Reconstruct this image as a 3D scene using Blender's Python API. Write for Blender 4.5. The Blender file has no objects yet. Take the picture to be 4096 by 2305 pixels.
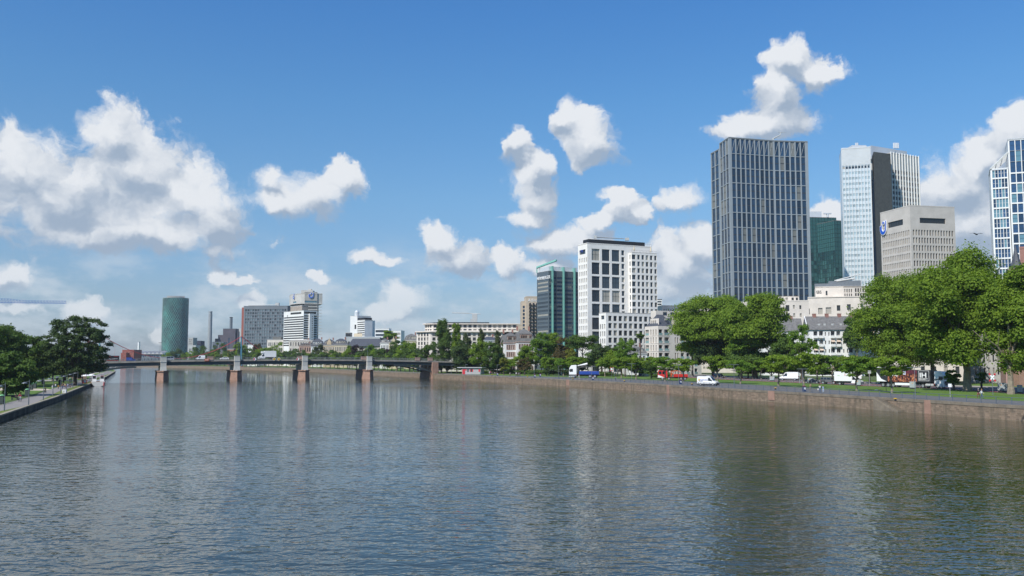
import bpy, bmesh, math, random
import numpy as np
from mathutils import Vector, Matrix
from mathutils.geometry import tessellate_polygon
RNG = random.Random(11)
PI = math.pi
S = bpy.context.scene
COL = S.collection
# ------------------------------------------------------------------ survey: photograph pixel <-> place
F, CX, CY, CAMZ, HOR = 3600.0, 2048.0, 1152.5, 9.5, 1436.0
TH = math.atan((HOR - CY) / F); CT, ST = math.cos(TH), math.sin(TH)
def ray(px, py):
    r = (px - CX) / F; u = -(py - CY) / F
    return Vector((r, CT - u * ST, ST + u * CT))
def P(px, py, Y):
    d = ray(px, py); t = Y / d.y
    return Vector((d.x * t, Y, CAMZ + d.z * t))
def G(px, py, z):
    d = ray(px, py); t = (z - CAMZ) / d.z
    return Vector((d.x * t, d.y * t, z))
def XG(px, Y, z=2.4):
    k = (px - CX) / F
    return k * (Y * CT + (z - CAMZ) * ST)
def ZY(py, Y, px=2048): return P(px, py, Y).z
def solve_len(C, dv, px):
    k = (px - CX) / F
    return (k * (C.y * CT + (C.z - CAMZ) * ST) - C.x) / (dv.x - k * dv.y * CT)
def dirv(deg): return Vector((math.cos(math.radians(deg)), math.sin(math.radians(deg)), 0))
ORD = ["first", "second", "third", "fourth", "fifth", "sixth", "seventh", "eighth", "ninth", "tenth", "eleventh", "twelfth",
       "thirteenth", "fourteenth", "fifteenth", "sixteenth", "seventeenth", "eighteenth", "nineteenth", "twentieth"]
# ------------------------------------------------------------------ materials
MATS = {}
def nt_new(name):
    m = bpy.data.materials.new(name); m.use_nodes = True
    nt = m.node_tree; b = nt.nodes["Principled BSDF"]
    MATS[name] = m
    return m, nt, b
def col(c, k=1.0): return (c[0] * k, c[1] * k, c[2] * k, 1)
def N(nt, t, **kw):
    n = nt.nodes.new(t)
    for k, v in kw.items():
        if k.startswith("i_"):
            key = k[2:]; n.inputs[int(key) if key.isdigit() else key.replace("_", " ")].default_value = v
        else: setattr(n, k, v)
    return n
def pm(name, c, var=0.15, scale=0.6, rough=0.7, metal=0.0, c2=None, bump=0.0, coat=0.0, isl=0.0, obj=0.0, trans=None):
    """procedural paint/stone: two scales of noise vary the colour; isl / obj vary it per loose piece / per object"""
    if name in MATS: return MATS[name]
    m, nt, b = nt_new(name); L = nt.links.new
    g = N(nt, "ShaderNodeNewGeometry")
    n1 = N(nt, "ShaderNodeTexNoise", i_Scale=scale, i_Detail=6.0, i_Roughness=0.65)
    L(g.outputs["Position"], n1.inputs["Vector"])
    mx = N(nt, "ShaderNodeMix", data_type="RGBA")
    lo = c2 if c2 else (c[0] * (1 - var), c[1] * (1 - var), c[2] * (1 - var))
    hi = c if c2 else (c[0] * (1 + var * .6), c[1] * (1 + var * .6), c[2] * (1 + var * .6))
    mx.inputs[6].default_value = col(lo); mx.inputs[7].default_value = col(hi)
    r = N(nt, "ShaderNodeMapRange", i_1=0.35, i_2=0.65)
    L(n1.outputs["Fac"], r.inputs[0]); L(r.outputs[0], mx.inputs[0])
    out = mx.outputs[2]
    if isl or obj:
        h = N(nt, "ShaderNodeHueSaturation")
        src = g.outputs["Random Per Island"] if isl else N(nt, "ShaderNodeObjectInfo").outputs["Random"]
        k = isl or obj
        vr = N(nt, "ShaderNodeMapRange", i_3=1 - k, i_4=1 + k)
        L(src, vr.inputs[0]); L(vr.outputs[0], h.inputs["Value"])
        L(out, h.inputs["Color"]); out = h.outputs[0]
    L(out, b.inputs["Base Color"])
    b.inputs["Roughness"].default_value = rough; b.inputs["Metallic"].default_value = metal
    if coat: b.inputs["Coat Weight"].default_value = coat; b.inputs["Coat Roughness"].default_value = 0.08
    if bump:
        n2 = N(nt, "ShaderNodeTexNoise", i_Scale=scale * 6, i_Detail=5.0); L(g.outputs["Position"], n2.inputs["Vector"])
        bp = N(nt, "ShaderNodeBump", i_Strength=bump, i_Distance=0.05); L(n2.outputs["Fac"], bp.inputs["Height"]); L(bp.outputs[0], b.inputs["Normal"])
    return m
def glass(name, c, blind=None, share=0.25, rough=0.06, ior=1.6, var=0.5, metal=0.0, island=False):
    """window glass: dark, mirror-like; some panes have pale blinds drawn (chosen per window)"""
    if name in MATS: return MATS[name]
    m, nt, b = nt_new(name); L = nt.links.new
    if island: rnd = N(nt, "ShaderNodeNewGeometry").outputs["Random Per Island"]
    else: rnd = N(nt, "ShaderNodeObjectInfo").outputs["Random"]
    h = N(nt, "ShaderNodeHueSaturation"); h.inputs["Color"].default_value = col(c)
    vr = N(nt, "ShaderNodeMapRange", i_3=1 - var, i_4=1 + var); L(rnd, vr.inputs[0]); L(vr.outputs[0], h.inputs["Value"])
    out = h.outputs[0]
    if blind:
        w = N(nt, "ShaderNodeTexWhiteNoise", noise_dimensions="1D"); L(rnd, w.inputs["W"])
        lt = N(nt, "ShaderNodeMath", operation="LESS_THAN", i_1=share); L(w.outputs["Value"], lt.inputs[0])
        mx = N(nt, "ShaderNodeMix", data_type="RGBA"); mx.inputs[7].default_value = col(blind)
        L(lt.outputs[0], mx.inputs[0]); L(out, mx.inputs[6]); out = mx.outputs[2]
    L(out, b.inputs["Base Color"])
    b.inputs["Roughness"].default_value = rough; b.inputs["IOR"].default_value = ior; b.inputs["Metallic"].default_value = metal
    g = N(nt, "ShaderNodeNewGeometry")
    n2 = N(nt, "ShaderNodeTexNoise", i_Scale=0.35, i_Detail=1.0); L(g.outputs["Position"], n2.inputs["Vector"])
    bp = N(nt, "ShaderNodeBump", i_Strength=0.25, i_Distance=0.06); L(n2.outputs["Fac"], bp.inputs["Height"]); L(bp.outputs[0], b.inputs["Normal"])
    return m
def leafmat(name, dark, light, tr=0.35):
    m, nt, b = nt_new(name); L = nt.links.new
    g = N(nt, "ShaderNodeNewGeometry")
    mx = N(nt, "ShaderNodeMix", data_type="RGBA"); mx.inputs[6].default_value = col(dark); mx.inputs[7].default_value = col(light)
    n1 = N(nt, "ShaderNodeTexNoise", i_Scale=0.35, i_Detail=3.0); L(g.outputs["Position"], n1.inputs["Vector"])
    ad = N(nt, "ShaderNodeMath", operation="MULTIPLY_ADD", i_1=0.32); L(g.outputs["Random Per Island"], ad.inputs[0])
    mr = N(nt, "ShaderNodeMapRange", i_1=0.33, i_2=0.67, i_3=0.0, i_4=0.55); L(n1.outputs["Fac"], mr.inputs[0]); L(mr.outputs[0], ad.inputs[2])
    L(ad.outputs[0], mx.inputs[0])
    L(mx.outputs[2], b.inputs["Base Color"]); b.inputs["Roughness"].default_value = 0.75; b.inputs["IOR"].default_value = 1.4
    t = N(nt, "ShaderNodeBsdfTranslucent")
    tc = N(nt, "ShaderNodeMix", data_type="RGBA", blend_type="MULTIPLY"); tc.inputs[0].default_value = 1; tc.inputs[7].default_value = (1.5, 1.5, 0.5, 1)
    L(mx.outputs[2], tc.inputs[6]); L(tc.outputs[2], t.inputs[0])
    ms = N(nt, "ShaderNodeMixShader", i_0=tr); L(b.outputs[0], ms.inputs[1]); L(t.outputs[0], ms.inputs[2])
    L(ms.outputs[0], nt.nodes["Material Output"].inputs[0])
    return m
# ------------------------------------------------------------------ mesh builder
class MB:
    def __init__(s): s.v = []; s.f = []; s.m = []; s.uv = None
    def quad(s, a, b, c, d, m=0):
        i = len(s.v); s.v += [tuple(a), tuple(b), tuple(c), tuple(d)]; s.f.append((i, i + 1, i + 2, i + 3)); s.m.append(m); return s
    def tri(s, a, b, c, m=0):
        i = len(s.v); s.v += [tuple(a), tuple(b), tuple(c)]; s.f.append((i, i + 1, i + 2)); s.m.append(m); return s
    def hexa(s, p, m=0):
        """8 corners: bottom 4 CCW, top 4 CCW"""
        i = len(s.v); s.v += [tuple(q) for q in p]
        for q in ((3, 2, 1, 0), (4, 5, 6, 7), (0, 1, 5, 4), (1, 2, 6, 5), (2, 3, 7, 6), (3, 0, 4, 7)):
            s.f.append(tuple(i + k for k in q)); s.m.append(m)
        return s
    def box(s, x0, x1, y0, y1, z0, z1, m=0):
        return s.hexa([(x0, y0, z0), (x1, y0, z0), (x1, y1, z0), (x0, y1, z0), (x0, y0, z1), (x1, y0, z1), (x1, y1, z1), (x0, y1, z1)], m)
    def obox(s, o, d, n, u0, u1, w0, w1, z0, z1, m=0):
        """box in a facade frame: u along d, w along n (outwards)"""
        q = lambda u, w, z: (o.x + d.x * u + n.x * w, o.y + d.y * u + n.y * w, z)
        return s.hexa([q(u0, w1, z0), q(u1, w1, z0), q(u1, w0, z0), q(u0, w0, z0), q(u0, w1, z1), q(u1, w1, z1), q(u1, w0, z1), q(u0, w0, z1)], m)
    def prism(s, poly, z0, z1, m=0, top=None, bottom=True):
        """poly CCW list of xy; top = material of the cap"""
        n = len(poly); i = len(s.v)
        s.v += [(p[0], p[1], z0) for p in poly] + [(p[0], p[1], z1) for p in poly]
        for k in range(n):
            j = (k + 1) % n; s.f.append((i + k, i + j, i + n + j, i + n + k)); s.m.append(m)
        for t in tessellate_polygon([[Vector((p[0], p[1], 0)) for p in poly]]):
            a, b, c = t
            A, B, C_ = (Vector((poly[q][0], poly[q][1])) for q in t)
            if (B - A).cross(C_ - A) < 0: b, c = c, b
            s.f.append((i + n + a, i + n + b, i + n + c)); s.m.append(m if top is None else top)
            if bottom: s.f.append((i + c, i + b, i + a)); s.m.append(m)
        return s
    def tube(s, p0, p1, r0, r1=None, n=8, m=0, cap=True):
        r1 = r0 if r1 is None else r1
        p0, p1 = Vector(p0), Vector(p1); ax = (p1 - p0)
        if ax.length < 1e-6: return s
        ax.normalize(); a = ax.orthogonal().normalized(); b = ax.cross(a); i = len(s.v)
        for p, r in ((p0, r0), (p1, r1)):
            for k in range(n):
                t = 2 * PI * k / n; s.v.append(tuple(p + (a * math.cos(t) + b * math.sin(t)) * r))
        for k in range(n):
            j = (k + 1) % n; s.f.append((i + k, i + j, i + n + j, i + n + k)); s.m.append(m)
        if cap:
            s.f.append(tuple(i + k for k in reversed(range(n)))); s.f.append(tuple(i + n + k for k in range(n))); s.m += [m, m]
        return s
    def path(s, pts, r, n=6, m=0):
        for k in range(len(pts) - 1):
            ra, rb = (r[k], r[k + 1]) if isinstance(r, (list, tuple)) else (r, r)
            s.tube(pts[k], pts[k + 1], ra, rb, n, m)
        return s
    def lathe(s, prof, n=16, c=(0, 0, 0), m=0, sx=1, sy=1):
        """prof list of (r, z), rising"""
        i = len(s.v); k = len(prof)
        for r, z in prof:
            for q in range(n):
                t = 2 * PI * q / n; s.v.append((c[0] + r * sx * math.cos(t), c[1] + r * sy * math.sin(t), c[2] + z))
        for a in range(k - 1):
            for q in range(n):
                j = (q + 1) % n; s.f.append((i + a * n + q, i + a * n + j, i + (a + 1) * n + j, i + (a + 1) * n + q)); s.m.append(m)
        s.f.append(tuple(i + q for q in reversed(range(n)))); s.f.append(tuple(i + (k - 1) * n + q for q in range(n))); s.m += [m, m]
        return s
    def extrude_y(s, prof, y0, y1, m=0, top_in=0.0, z_in=None):
        """side profile (x,z) CCW seen from -y, pulled across y; points above z_in are narrowed by top_in each side"""
        n = len(prof); i = len(s.v)
        for y, sg in ((y0, 1), (y1, -1)):
            for x, z in prof:
                k = 0 if z_in is None or z <= z_in else top_in
                s.v.append((x, y + sg * k, z))
        for k in range(n):
            j = (k + 1) % n; s.f.append((i + j, i + k, i + n + k, i + n + j)); s.m.append(m)
        s.f.append(tuple(i + k for k in range(n))); s.f.append(tuple(i + n + k for k in reversed(range(n)))); s.m += [m, m]
        return s
    def mesh(s, name, mats, org=None):
        me = bpy.data.meshes.new(name)
        vs = s.v if org is None else [(a - org[0], b - org[1], c - org[2]) for a, b, c in s.v]
        me.from_pydata(vs, [], s.f)
        for m in (mats if isinstance(mats, (list, tuple)) else [mats]): me.materials.append(m)
        me.polygons.foreach_set("material_index", s.m)
        if s.uv:
            l = me.uv_layers.new(name="UVMap")
            l.data.foreach_set("uv", [q for f in s.f for vi in f for q in s.uv[vi]])
        me.update(); return me
    def build(s, name, mats, parent=None, org=None, bevel=0.0, smooth=False):
        me = s.mesh(name, mats, org)
        if bevel:
            bm = bmesh.new(); bm.from_mesh(me)
            bmesh.ops.remove_doubles(bm, verts=bm.verts, dist=1e-4)
            es = [e for e in bm.edges if len(e.link_faces) == 2 and e.calc_face_angle(0) > 0.5]
            bmesh.ops.bevel(bm, geom=es, offset=bevel, segments=2, affect="EDGES", clamp_overlap=True)
            bm.to_mesh(me); bm.free()
        if smooth:
            me.polygons.foreach_set("use_smooth", [True] * len(me.polygons))
        return link(name, me, parent)
def link(name, data, parent=None, loc=None, rz=0, kind=None):
    o = bpy.data.objects.new(name, data); COL.objects.link(o)
    if parent: o.parent = parent
    if loc is not None: o.location = loc
    if rz: o.rotation_euler = (0, 0, rz)
    if kind: o["kind"] = kind
    return o
def tag(o, label, cat, group=None):
    o["label"] = label; o["category"] = cat
    if group: o["group"] = group
    return o
def thing(name, label, cat, loc=(0, 0, 0), rz=0, group=None, sc=1.0):
    o = bpy.data.objects.new(name, None); COL.objects.link(o)
    o.location = loc; o.rotation_euler = (0, 0, rz); o.scale = (sc, sc, sc); o.empty_display_size = 0.5
    return tag(o, label, cat, group)
def struct(name, mb, mats, org=None):
    o = mb.build(name, mats, None, org); o["kind"] = "structure"; return o
CH = {}
def dup(root, loc, rz=0, label=None, group=None, sc=None):
    if not CH:
        pass
    r = root.copy(); COL.objects.link(r); r.location = loc; r.rotation_euler = (0, 0, rz)
    if sc is not None: r.scale = (sc, sc, sc) if not isinstance(sc, tuple) else sc
    if label: r["label"] = label
    if group: r["group"] = group
    for ch in root.children:
        c = ch.copy(); COL.objects.link(c); c.parent = r
        for g in ch.children:
            d = g.copy(); COL.objects.link(d); d.parent = c
    return r
def text_part(txt, mat, parent, loc, rot, size, name="lettering", ext=0.03, bold=False, sx=1.0):
    cu = bpy.data.curves.new(name, "FONT"); cu.body = txt; cu.size = size; cu.extrude = ext; cu.resolution_u = 2
    if bold: cu.offset = size * 0.02
    t = bpy.data.objects.new(name + "_src", cu); COL.objects.link(t)
    dg = bpy.context.evaluated_depsgraph_get(); me = bpy.data.meshes.new_from_object(t.evaluated_get(dg))
    bpy.data.objects.remove(t); bpy.data.curves.remove(cu)
    me.materials.clear(); me.materials.append(mat); me.name = name
    o = link(name, me, parent, loc); o.rotation_euler = rot; o.scale = (sx, 1, 1)
    return o
# ------------------------------------------------------------------ camera
cam_d = bpy.data.cameras.new("camera"); cam = bpy.data.objects.new("camera", cam_d); COL.objects.link(cam)
cam_d.sensor_width = 36.0; cam_d.lens = F / 4096 * 36.0; cam_d.clip_start = 0.5; cam_d.clip_end = 30000
cam.location = (0, 0, CAMZ); cam.rotation_euler = (PI / 2 + TH, 0, 0); S.camera = cam
S.view_settings.view_transform = "Standard"; S.view_settings.look = "None"; S.view_settings.exposure = 0.12; S.view_settings.gamma = 1.0
S.cycles.max_bounces = 6; S.cycles.diffuse_bounces = 2; S.cycles.glossy_bounces = 3; S.cycles.transmission_bounces = 3; S.cycles.transparent_max_bounces = 4
S.cycles.caustics_reflective = False; S.cycles.caustics_refractive = False; S.cycles.sample_clamp_indirect = 6.0
# ------------------------------------------------------------------ sun
SUN_EL, SUN_AZ = math.radians(46), math.radians(-140)      # azimuth clockwise from +Y (the view): behind the left shoulder
sd = Vector((math.sin(SUN_AZ) * math.cos(SUN_EL), math.cos(SUN_AZ) * math.cos(SUN_EL), math.sin(SUN_EL)))
sun_d = bpy.data.lights.new("sun", "SUN"); sun_d.energy = 4.8; sun_d.angle = math.radians(0.5); sun_d.color = (1.0, 0.955, 0.88)
sun = bpy.data.objects.new("sun", sun_d); COL.objects.link(sun); sun.rotation_euler = sd.to_track_quat("Z", "Y").to_euler(); sun.location = (-300, -300, 300)
# ------------------------------------------------------------------ sky: daylight sky with cumulus clouds set by direction
W = bpy.data.worlds.new("World"); S.world = W; W.use_nodes = True
W.cycles.sampling_method = "MANUAL"; W.cycles.sample_map_resolution = 512
nt = W.node_tree; L = nt.links.new
BG = nt.nodes["Background"]; BG.inputs[1].default_value = 0.10
sky = N(nt, "ShaderNodeTexSky", sky_type="NISHITA", sun_disc=False, sun_elevation=SUN_EL, sun_rotation=SUN_AZ)
sky.air_density = 1.0; sky.dust_density = 0.6; sky.ozone_density = 2.2; sky.altitude = 100
CLOUDS = [  # photograph px centre, half-axes
 (450, 530, 125, 135), (560, 680, 210, 170), (720, 780, 230, 160), (850, 870, 120, 115), (90, 690, 210, 150), (300, 800, 360, 170),
 (520, 935, 420, 90), (-120, 760, 240, 200),
 (1100, 690, 70, 55), (1110, 790, 110, 60), (1240, 780, 180, 100), (1370, 730, 85, 95),
 (1480, 1025, 90, 45), (1560, 1045, 75, 24), (1760, 955, 95, 75), (1825, 1035, 130, 85), (890, 1105, 65, 42), (980, 1125, 60, 24), (1270, 1097, 55, 24),
 (1610, 1205, 130, 75), (1570, 1250, 130, 40),
 (2060, 590, 62, 75), (2130, 690, 90, 90), (2150, 780, 85, 90), (2110, 870, 110, 50), (2265, 455, 65, 65), (2350, 550, 135, 115), (2485, 800, 62, 68), (2530, 860, 70, 50), (2390, 868, 75, 32),
 (2720, 795, 110, 60), (3170, 235, 95, 80), (3260, 295, 125, 65), (3110, 370, 105, 105), (3060, 500, 215, 75),
 (2035, 1050, 75, 70), (2220, 970, 150, 72), (2180, 1065, 130, 48), (2360, 945, 85, 65), (2700, 1090, 170, 160), (2800, 1000, 110, 100),
 (3330, 850, 130, 65), (4110, 560, 140, 120), (3970, 650, 140, 110), (3810, 740, 150, 115), (3900, 900, 330, 210),
 (30, 1120, 100, 70), (340, 1245, 75, 44), (60, 1240, 100, 22), (690, 1350, 60, 40), (1010, 1200, 60, 40),
]
def ang(px, py):
    d = ray(px, py).normalized(); return math.atan2(d.x, d.y), math.asin(d.z)
def cloud_group(dx, dy):
    g = bpy.data.node_groups.new("cloud_density", "ShaderNodeTree")
    g.interface.new_socket("uv", in_out="INPUT", socket_type="NodeSocketVector")
    g.interface.new_socket("len", in_out="OUTPUT", socket_type="NodeSocketFloat")
    gi = g.nodes.new("NodeGroupInput"); go = g.nodes.new("NodeGroupOutput"); acc = None
    for px, py, rx, ry in CLOUDS:
        u, v = ang(px, py); a, b = F / rx, F / ry
        m = N(g, "ShaderNodeVectorMath", operation="MULTIPLY_ADD")
        m.inputs[1].default_value = (a, b, 0); m.inputs[2].default_value = (-u * a, -v * b, 0)
        g.links.new(gi.outputs[0], m.inputs[0])
        ln = N(g, "ShaderNodeVectorMath", operation="LENGTH"); g.links.new(m.outputs[0], ln.inputs[0])
        o = ln.outputs["Value"]
        if acc is not None:
            q = N(g, "ShaderNodeMath", operation="SMOOTH_MIN", i_2=0.45); g.links.new(acc, q.inputs[0]); g.links.new(o, q.inputs[1]); o = q.outputs[0]
        acc = o
    g.links.new(acc, go.inputs[0]); return g
CG = cloud_group(0, 0)
tc = N(nt, "ShaderNodeTexCoord"); sx = N(nt, "ShaderNodeSeparateXYZ"); L(tc.outputs["Generated"], sx.inputs[0])
def M(op, a, b=None, c=None, clamp=False):
    n = N(nt, "ShaderNodeMath", operation=op, use_clamp=clamp)
    for i, q in enumerate((a, b, c)):
        if q is None: continue
        if isinstance(q, (int, float)): n.inputs[i].default_value = q
        else: L(q, n.inputs[i])
    return n.outputs[0]
def MR(a, f0, f1, t0=0.0, t1=1.0, smooth=True):
    n = N(nt, "ShaderNodeMapRange", i_1=f0, i_2=f1, i_3=t0, i_4=t1)
    if smooth: n.interpolation_type = "SMOOTHSTEP"
    L(a, n.inputs[0]); return n.outputs[0]
def VM(op, a, b=None, c=None):
    n = N(nt, "ShaderNodeVectorMath", operation=op)
    for i, q in enumerate((a, b, c)):
        if q is None: continue
        if isinstance(q, tuple): n.inputs[i].default_value = q
        else: L(q, n.inputs[i])
    return n.outputs[0]
def noise(vec, scale, det=5, rough=0.55, dist=0.0, colr=False):
    n = N(nt, "ShaderNodeTexNoise", i_Scale=scale, i_Detail=det, i_Roughness=rough, i_Distortion=dist); L(vec, n.inputs["Vector"])
    return n.outputs["Color" if colr else "Fac"]
def mixc(f, a, b):
    n = N(nt, "ShaderNodeMix", data_type="RGBA")
    if isinstance(f, float): n.inputs[0].default_value = f
    else: L(f, n.inputs[0])
    for i, q in ((6, a), (7, b)):
        if isinstance(q, tuple): n.inputs[i].default_value = q
        else: L(q, n.inputs[i])
    return n.outputs[2]
az = M("ARCTAN2", sx.outputs[0], sx.outputs[1]); el = M("ARCSINE", sx.outputs[2])
cv = N(nt, "ShaderNodeCombineXYZ"); L(az, cv.inputs[0]); L(el, cv.inputs[1]); uv = cv.outputs[0]
warp = VM("MULTIPLY", VM("SUBTRACT", noise(uv, 17, 5, 0.62, colr=True), (0.5, 0.5, 0.5)), (0.060, 0.046, 0))
uvw = VM("ADD", uv, warp)
def puff(vec, scale):
    n = N(nt, "ShaderNodeTexVoronoi", feature="SMOOTH_F1", voronoi_dimensions="2D", i_Scale=scale, i_Smoothness=0.35); L(vec, n.inputs["Vector"])
    return n.outputs["Distance"]
def density(off):
    p = VM("ADD", uvw, off) if off else uvw
    g = N(nt, "ShaderNodeGroup", node_tree=CG); L(p, g.inputs[0])
    n = noise(p, 34, 8, 0.60); lo = noise(p, 26, 3, 0.5)
    sh = M("MULTIPLY", M("SUBTRACT", 1.08, g.outputs[0]), 1.05)
    soft = M("ADD", sh, M("MULTIPLY_ADD", lo, 1.5, -0.75))
    if off: return None, soft, n
    return M("ADD", sh, M("MULTIPLY_ADD", n, 1.75, -0.89)), soft, n
d0, s0, fb = density(None)
_, s1, _q = density((-0.006, 0.017, 0))
# far cumulus all round the rest of the sky (behind the camera, seen only in glass and water)
bn = noise(tc.outputs["Generated"], 3.6, 6, 0.6)
back = M("MULTIPLY", MR(bn, 0.60, 0.72), MR(sx.outputs[1], 0.35, -0.05))
edge = M("MULTIPLY_ADD", noise(uvw, 9, 2, 0.5), 1.9, -0.42)
alpha = M("MULTIPLY", MR(M("DIVIDE", M("ADD", d0, 0.10), M("MAXIMUM", edge, 0.38)), 0.0, 1.0), MR(el, 0.02, 0.12, 0.55, 1.0))
# sunlit side up and to the left, blue-grey undersides
rim = M("MULTIPLY", M("SUBTRACT", s0, s1), 1.35)
big = noise(VM("MULTIPLY", uvw, (1.0, 1.5, 1.0)), 13, 4, 0.55)
lit = M("ADD", M("ADD", 0.55, rim), M("ADD", M("MULTIPLY_ADD", big, 1.3, -0.65), M("MULTIPLY_ADD", fb, 0.9, -0.45)))
lit2 = M("SUBTRACT", M("ADD", lit, M("MULTIPLY_ADD", noise(uv, 4.5, 2, 0.5), 1.6, -0.86)), M("MULTIPLY", MR(s0, 0.4, 1.5), 0.16))
ccol = mixc(MR(lit2, -0.12, 1.18), (3.3, 4.1, 5.2, 1), (7.9, 8.1, 8.35, 1))
# thin veil of far cloud low over the skyline
sv = VM("MULTIPLY", uv, (1.0, 2.2, 1.0))
veil = M("MULTIPLY", MR(noise(sv, 10, 7, 0.62), 0.42, 0.66), M("MULTIPLY", MR(el, 0.15, 0.06), MR(el, -0.02, 0.02)))
tint = N(nt, "ShaderNodeValToRGB"); L(M("MULTIPLY", el, 2.5), tint.inputs[0])
te = tint.color_ramp.elements
for i, (e_, c_) in enumerate(((0.012, (.60, .72, 1.06)), (0.068, (.66, .78, .98)), (0.175, (.66, .95, 1.14)), (0.281, (.55, .99, 1.28)), (0.377, (.45, .96, 1.39)))):
    q = te[i] if i < 2 else te.new(e_ * 2.5)
    q.position = e_ * 2.5; q.color = (c_[0] / 1.5, c_[1] / 1.5, c_[2] / 1.5, 1)
skyc = VM("MULTIPLY", sky.outputs[0], VM("MULTIPLY", tint.outputs[0], (1.5, 1.5, 1.5)))
base = mixc(M("MULTIPLY", veil, 0.72), skyc, (5.9, 6.6, 7.3, 1))
base = mixc(M("MULTIPLY", back, 0.85), base, (7.5, 7.8, 8.3, 1))
final = mixc(M("MULTIPLY", alpha, 0.96), base, ccol)
L(final, BG.inputs[0])
# ------------------------------------------------------------------ materials shared
M_STONE = pm("pale_limestone", (0.66, 0.60, 0.53), 0.10, 0.25, 0.75)
M_WHITE = pm("white_render", (0.82, 0.79, 0.74), 0.06, 0.3, 0.7)
M_PLASTER = pm("white_plaster", (0.74, 0.74, 0.72), 0.06, 0.3, 0.75)
M_CREAM = pm("cream_plaster", (0.62, 0.52, 0.36), 0.10, 0.3, 0.8)
M_SANDST = pm("red_sandstone", (0.34, 0.205, 0.15), 0.22, 0.5, 0.85, bump=0.3)
M_PINKST = pm("pink_sandstone_trim", (0.40, 0.27, 0.22), 0.12, 0.5, 0.8)
M_SLATE = pm("slate_roof", (0.075, 0.08, 0.095), 0.3, 1.2, 0.55)
M_SLATE2 = pm("weathered_grey_tile", (0.15, 0.145, 0.14), 0.3, 1.0, 0.7)
M_CONC = pm("grey_concrete", (0.42, 0.41, 0.39), 0.15, 0.3, 0.8)
M_DCONC = pm("dark_concrete", (0.16, 0.16, 0.15), 0.2, 0.4, 0.8)
M_ALU = pm("grey_metal_panel", (0.33, 0.36, 0.375), 0.06, 0.3, 0.42, 0.15)
M_WALU = pm("white_metal_panel", (0.62, 0.64, 0.66), 0.05, 0.3, 0.35, 0.2)
M_DMET = pm("dark_metal", (0.035, 0.037, 0.04), 0.2, 1.0, 0.45, 0.2)
M_GMET = pm("grey_painted_steel", (0.17, 0.19, 0.21), 0.12, 1.0, 0.45, 0.3)
M_LGREY = pm("light_grey_paint", (0.46, 0.47, 0.46), 0.08, 0.7, 0.5)
M_BLACK = pm("black_paint", (0.012, 0.012, 0.014), 0.2, 1.0, 0.5)
M_RUBBER = pm("tyre_rubber", (0.02, 0.02, 0.02), 0.2, 3.0, 0.85)
M_WPAINT = pm("white_vehicle_paint", (0.78, 0.78, 0.77), 0.03, 1.0, 0.3, coat=0.6)
M_MINT = pm("mint_copper_fin", (0.17, 0.40, 0.34), 0.12, 0.4, 0.55)
M_MULLW = pm("white_mullion", (0.78, 0.78, 0.76), 0.04, 0.5, 0.5)
M_BRICKR = pm("red_brick_cladding", (0.27, 0.08, 0.055), 0.18, 0.5, 0.8)
M_BROWNB = pm("brown_brick", (0.30, 0.15, 0.12), 0.15, 0.5, 0.8)
M_BLUEL = pm("blue_sign_paint", (0.015, 0.05, 0.30), 0.05, 1.0, 0.4)
M_SIGNW = pm("white_sign_paint", (0.80, 0.80, 0.80), 0.03, 1.0, 0.5)
M_BARK = pm("plane_bark", (0.24, 0.20, 0.15), 0.35, 1.5, 0.9, bump=0.4)
M_BARKD = pm("dark_bark", (0.09, 0.07, 0.055), 0.3, 1.5, 0.95, bump=0.4)
G_DARK = glass("dark_office_glass", (0.018, 0.045, 0.088), (0.20, 0.20, 0.18), 0.10)
G_OFF = glass("office_glass", (0.040, 0.055, 0.070), (0.36, 0.34, 0.29), 0.28)
G_HOME = glass("flat_glass", (0.030, 0.034, 0.036), (0.38, 0.35, 0.30), 0.22)
G_FAR = glass("far_glass", (0.05, 0.07, 0.09), None, var=0.6, island=True)
G_BAND = glass("ribbon_glass", (0.035, 0.036, 0.034), None, var=0.4)
G_BLUE = glass("blue_tower_glass", (0.022, 0.058, 0.13), (0.12, 0.24, 0.30), 0.30, metal=0.0)
G_PALE = glass("pale_tower_glass", (0.33, 0.42, 0.46), None, var=0.25, rough=0.12)
G_BALC = glass("balcony_glass", (0.20, 0.31, 0.30), None, var=0.15, rough=0.1)
G_TEAL = glass("teal_glass", (0.008, 0.040, 0.036), (0.03, 0.10, 0.09), 0.3, island=True)
# ------------------------------------------------------------------ river and banks
ZR, ZL = 2.35, 1.15
QR = [Vector((107, 40, 0)), G(4096, 1685, 0), G(3640, 1649, 0), G(3200, 1615, 0), G(2850, 1588, 0), G(2550, 1564, 0), G(2200, 1541, 0), G(1960, 1526, 0), G(1735, 1514, 0),
      G(1530, 1502.5, 0), G(1253, 1487.5, 0), G(950, 1478, 0), G(600, 1469, 0), G(430, 1465, 0), Vector((-900, 1330, 0)), Vector((-2400, 1750, 0))]
QL = [G(-420, 1762, 0), G(0, 1691, 0), G(120, 1646, 0), G(225, 1608, 0), G(330, 1562, 0), G(385, 1537, 0), G(425, 1516, 0), G(459, 1493, 0), G(462, 1488.5, 0),
      G(448, 1484, 0), Vector((-420, 790, 0)), Vector((-640, 960, 0)), Vector((-1000, 1140, 0)), Vector((-2400, 1500, 0))]
def v2(p): return (p[0], p[1])
def seg_n(a, b):
    d = (Vector(b[:2]) - Vector(a[:2])).normalized(); return d, Vector((d.y, -d.x))
def offset(line, w):
    """line moved w metres to the right of its direction"""
    out = []
    for i, p in enumerate(line):
        a = line[max(i - 1, 0)]; b = line[min(i + 1, len(line) - 1)]
        d, n = seg_n(a, b); out.append(Vector((p[0] + n.x * w, p[1] + n.y * w, 0)))
    return out
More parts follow.
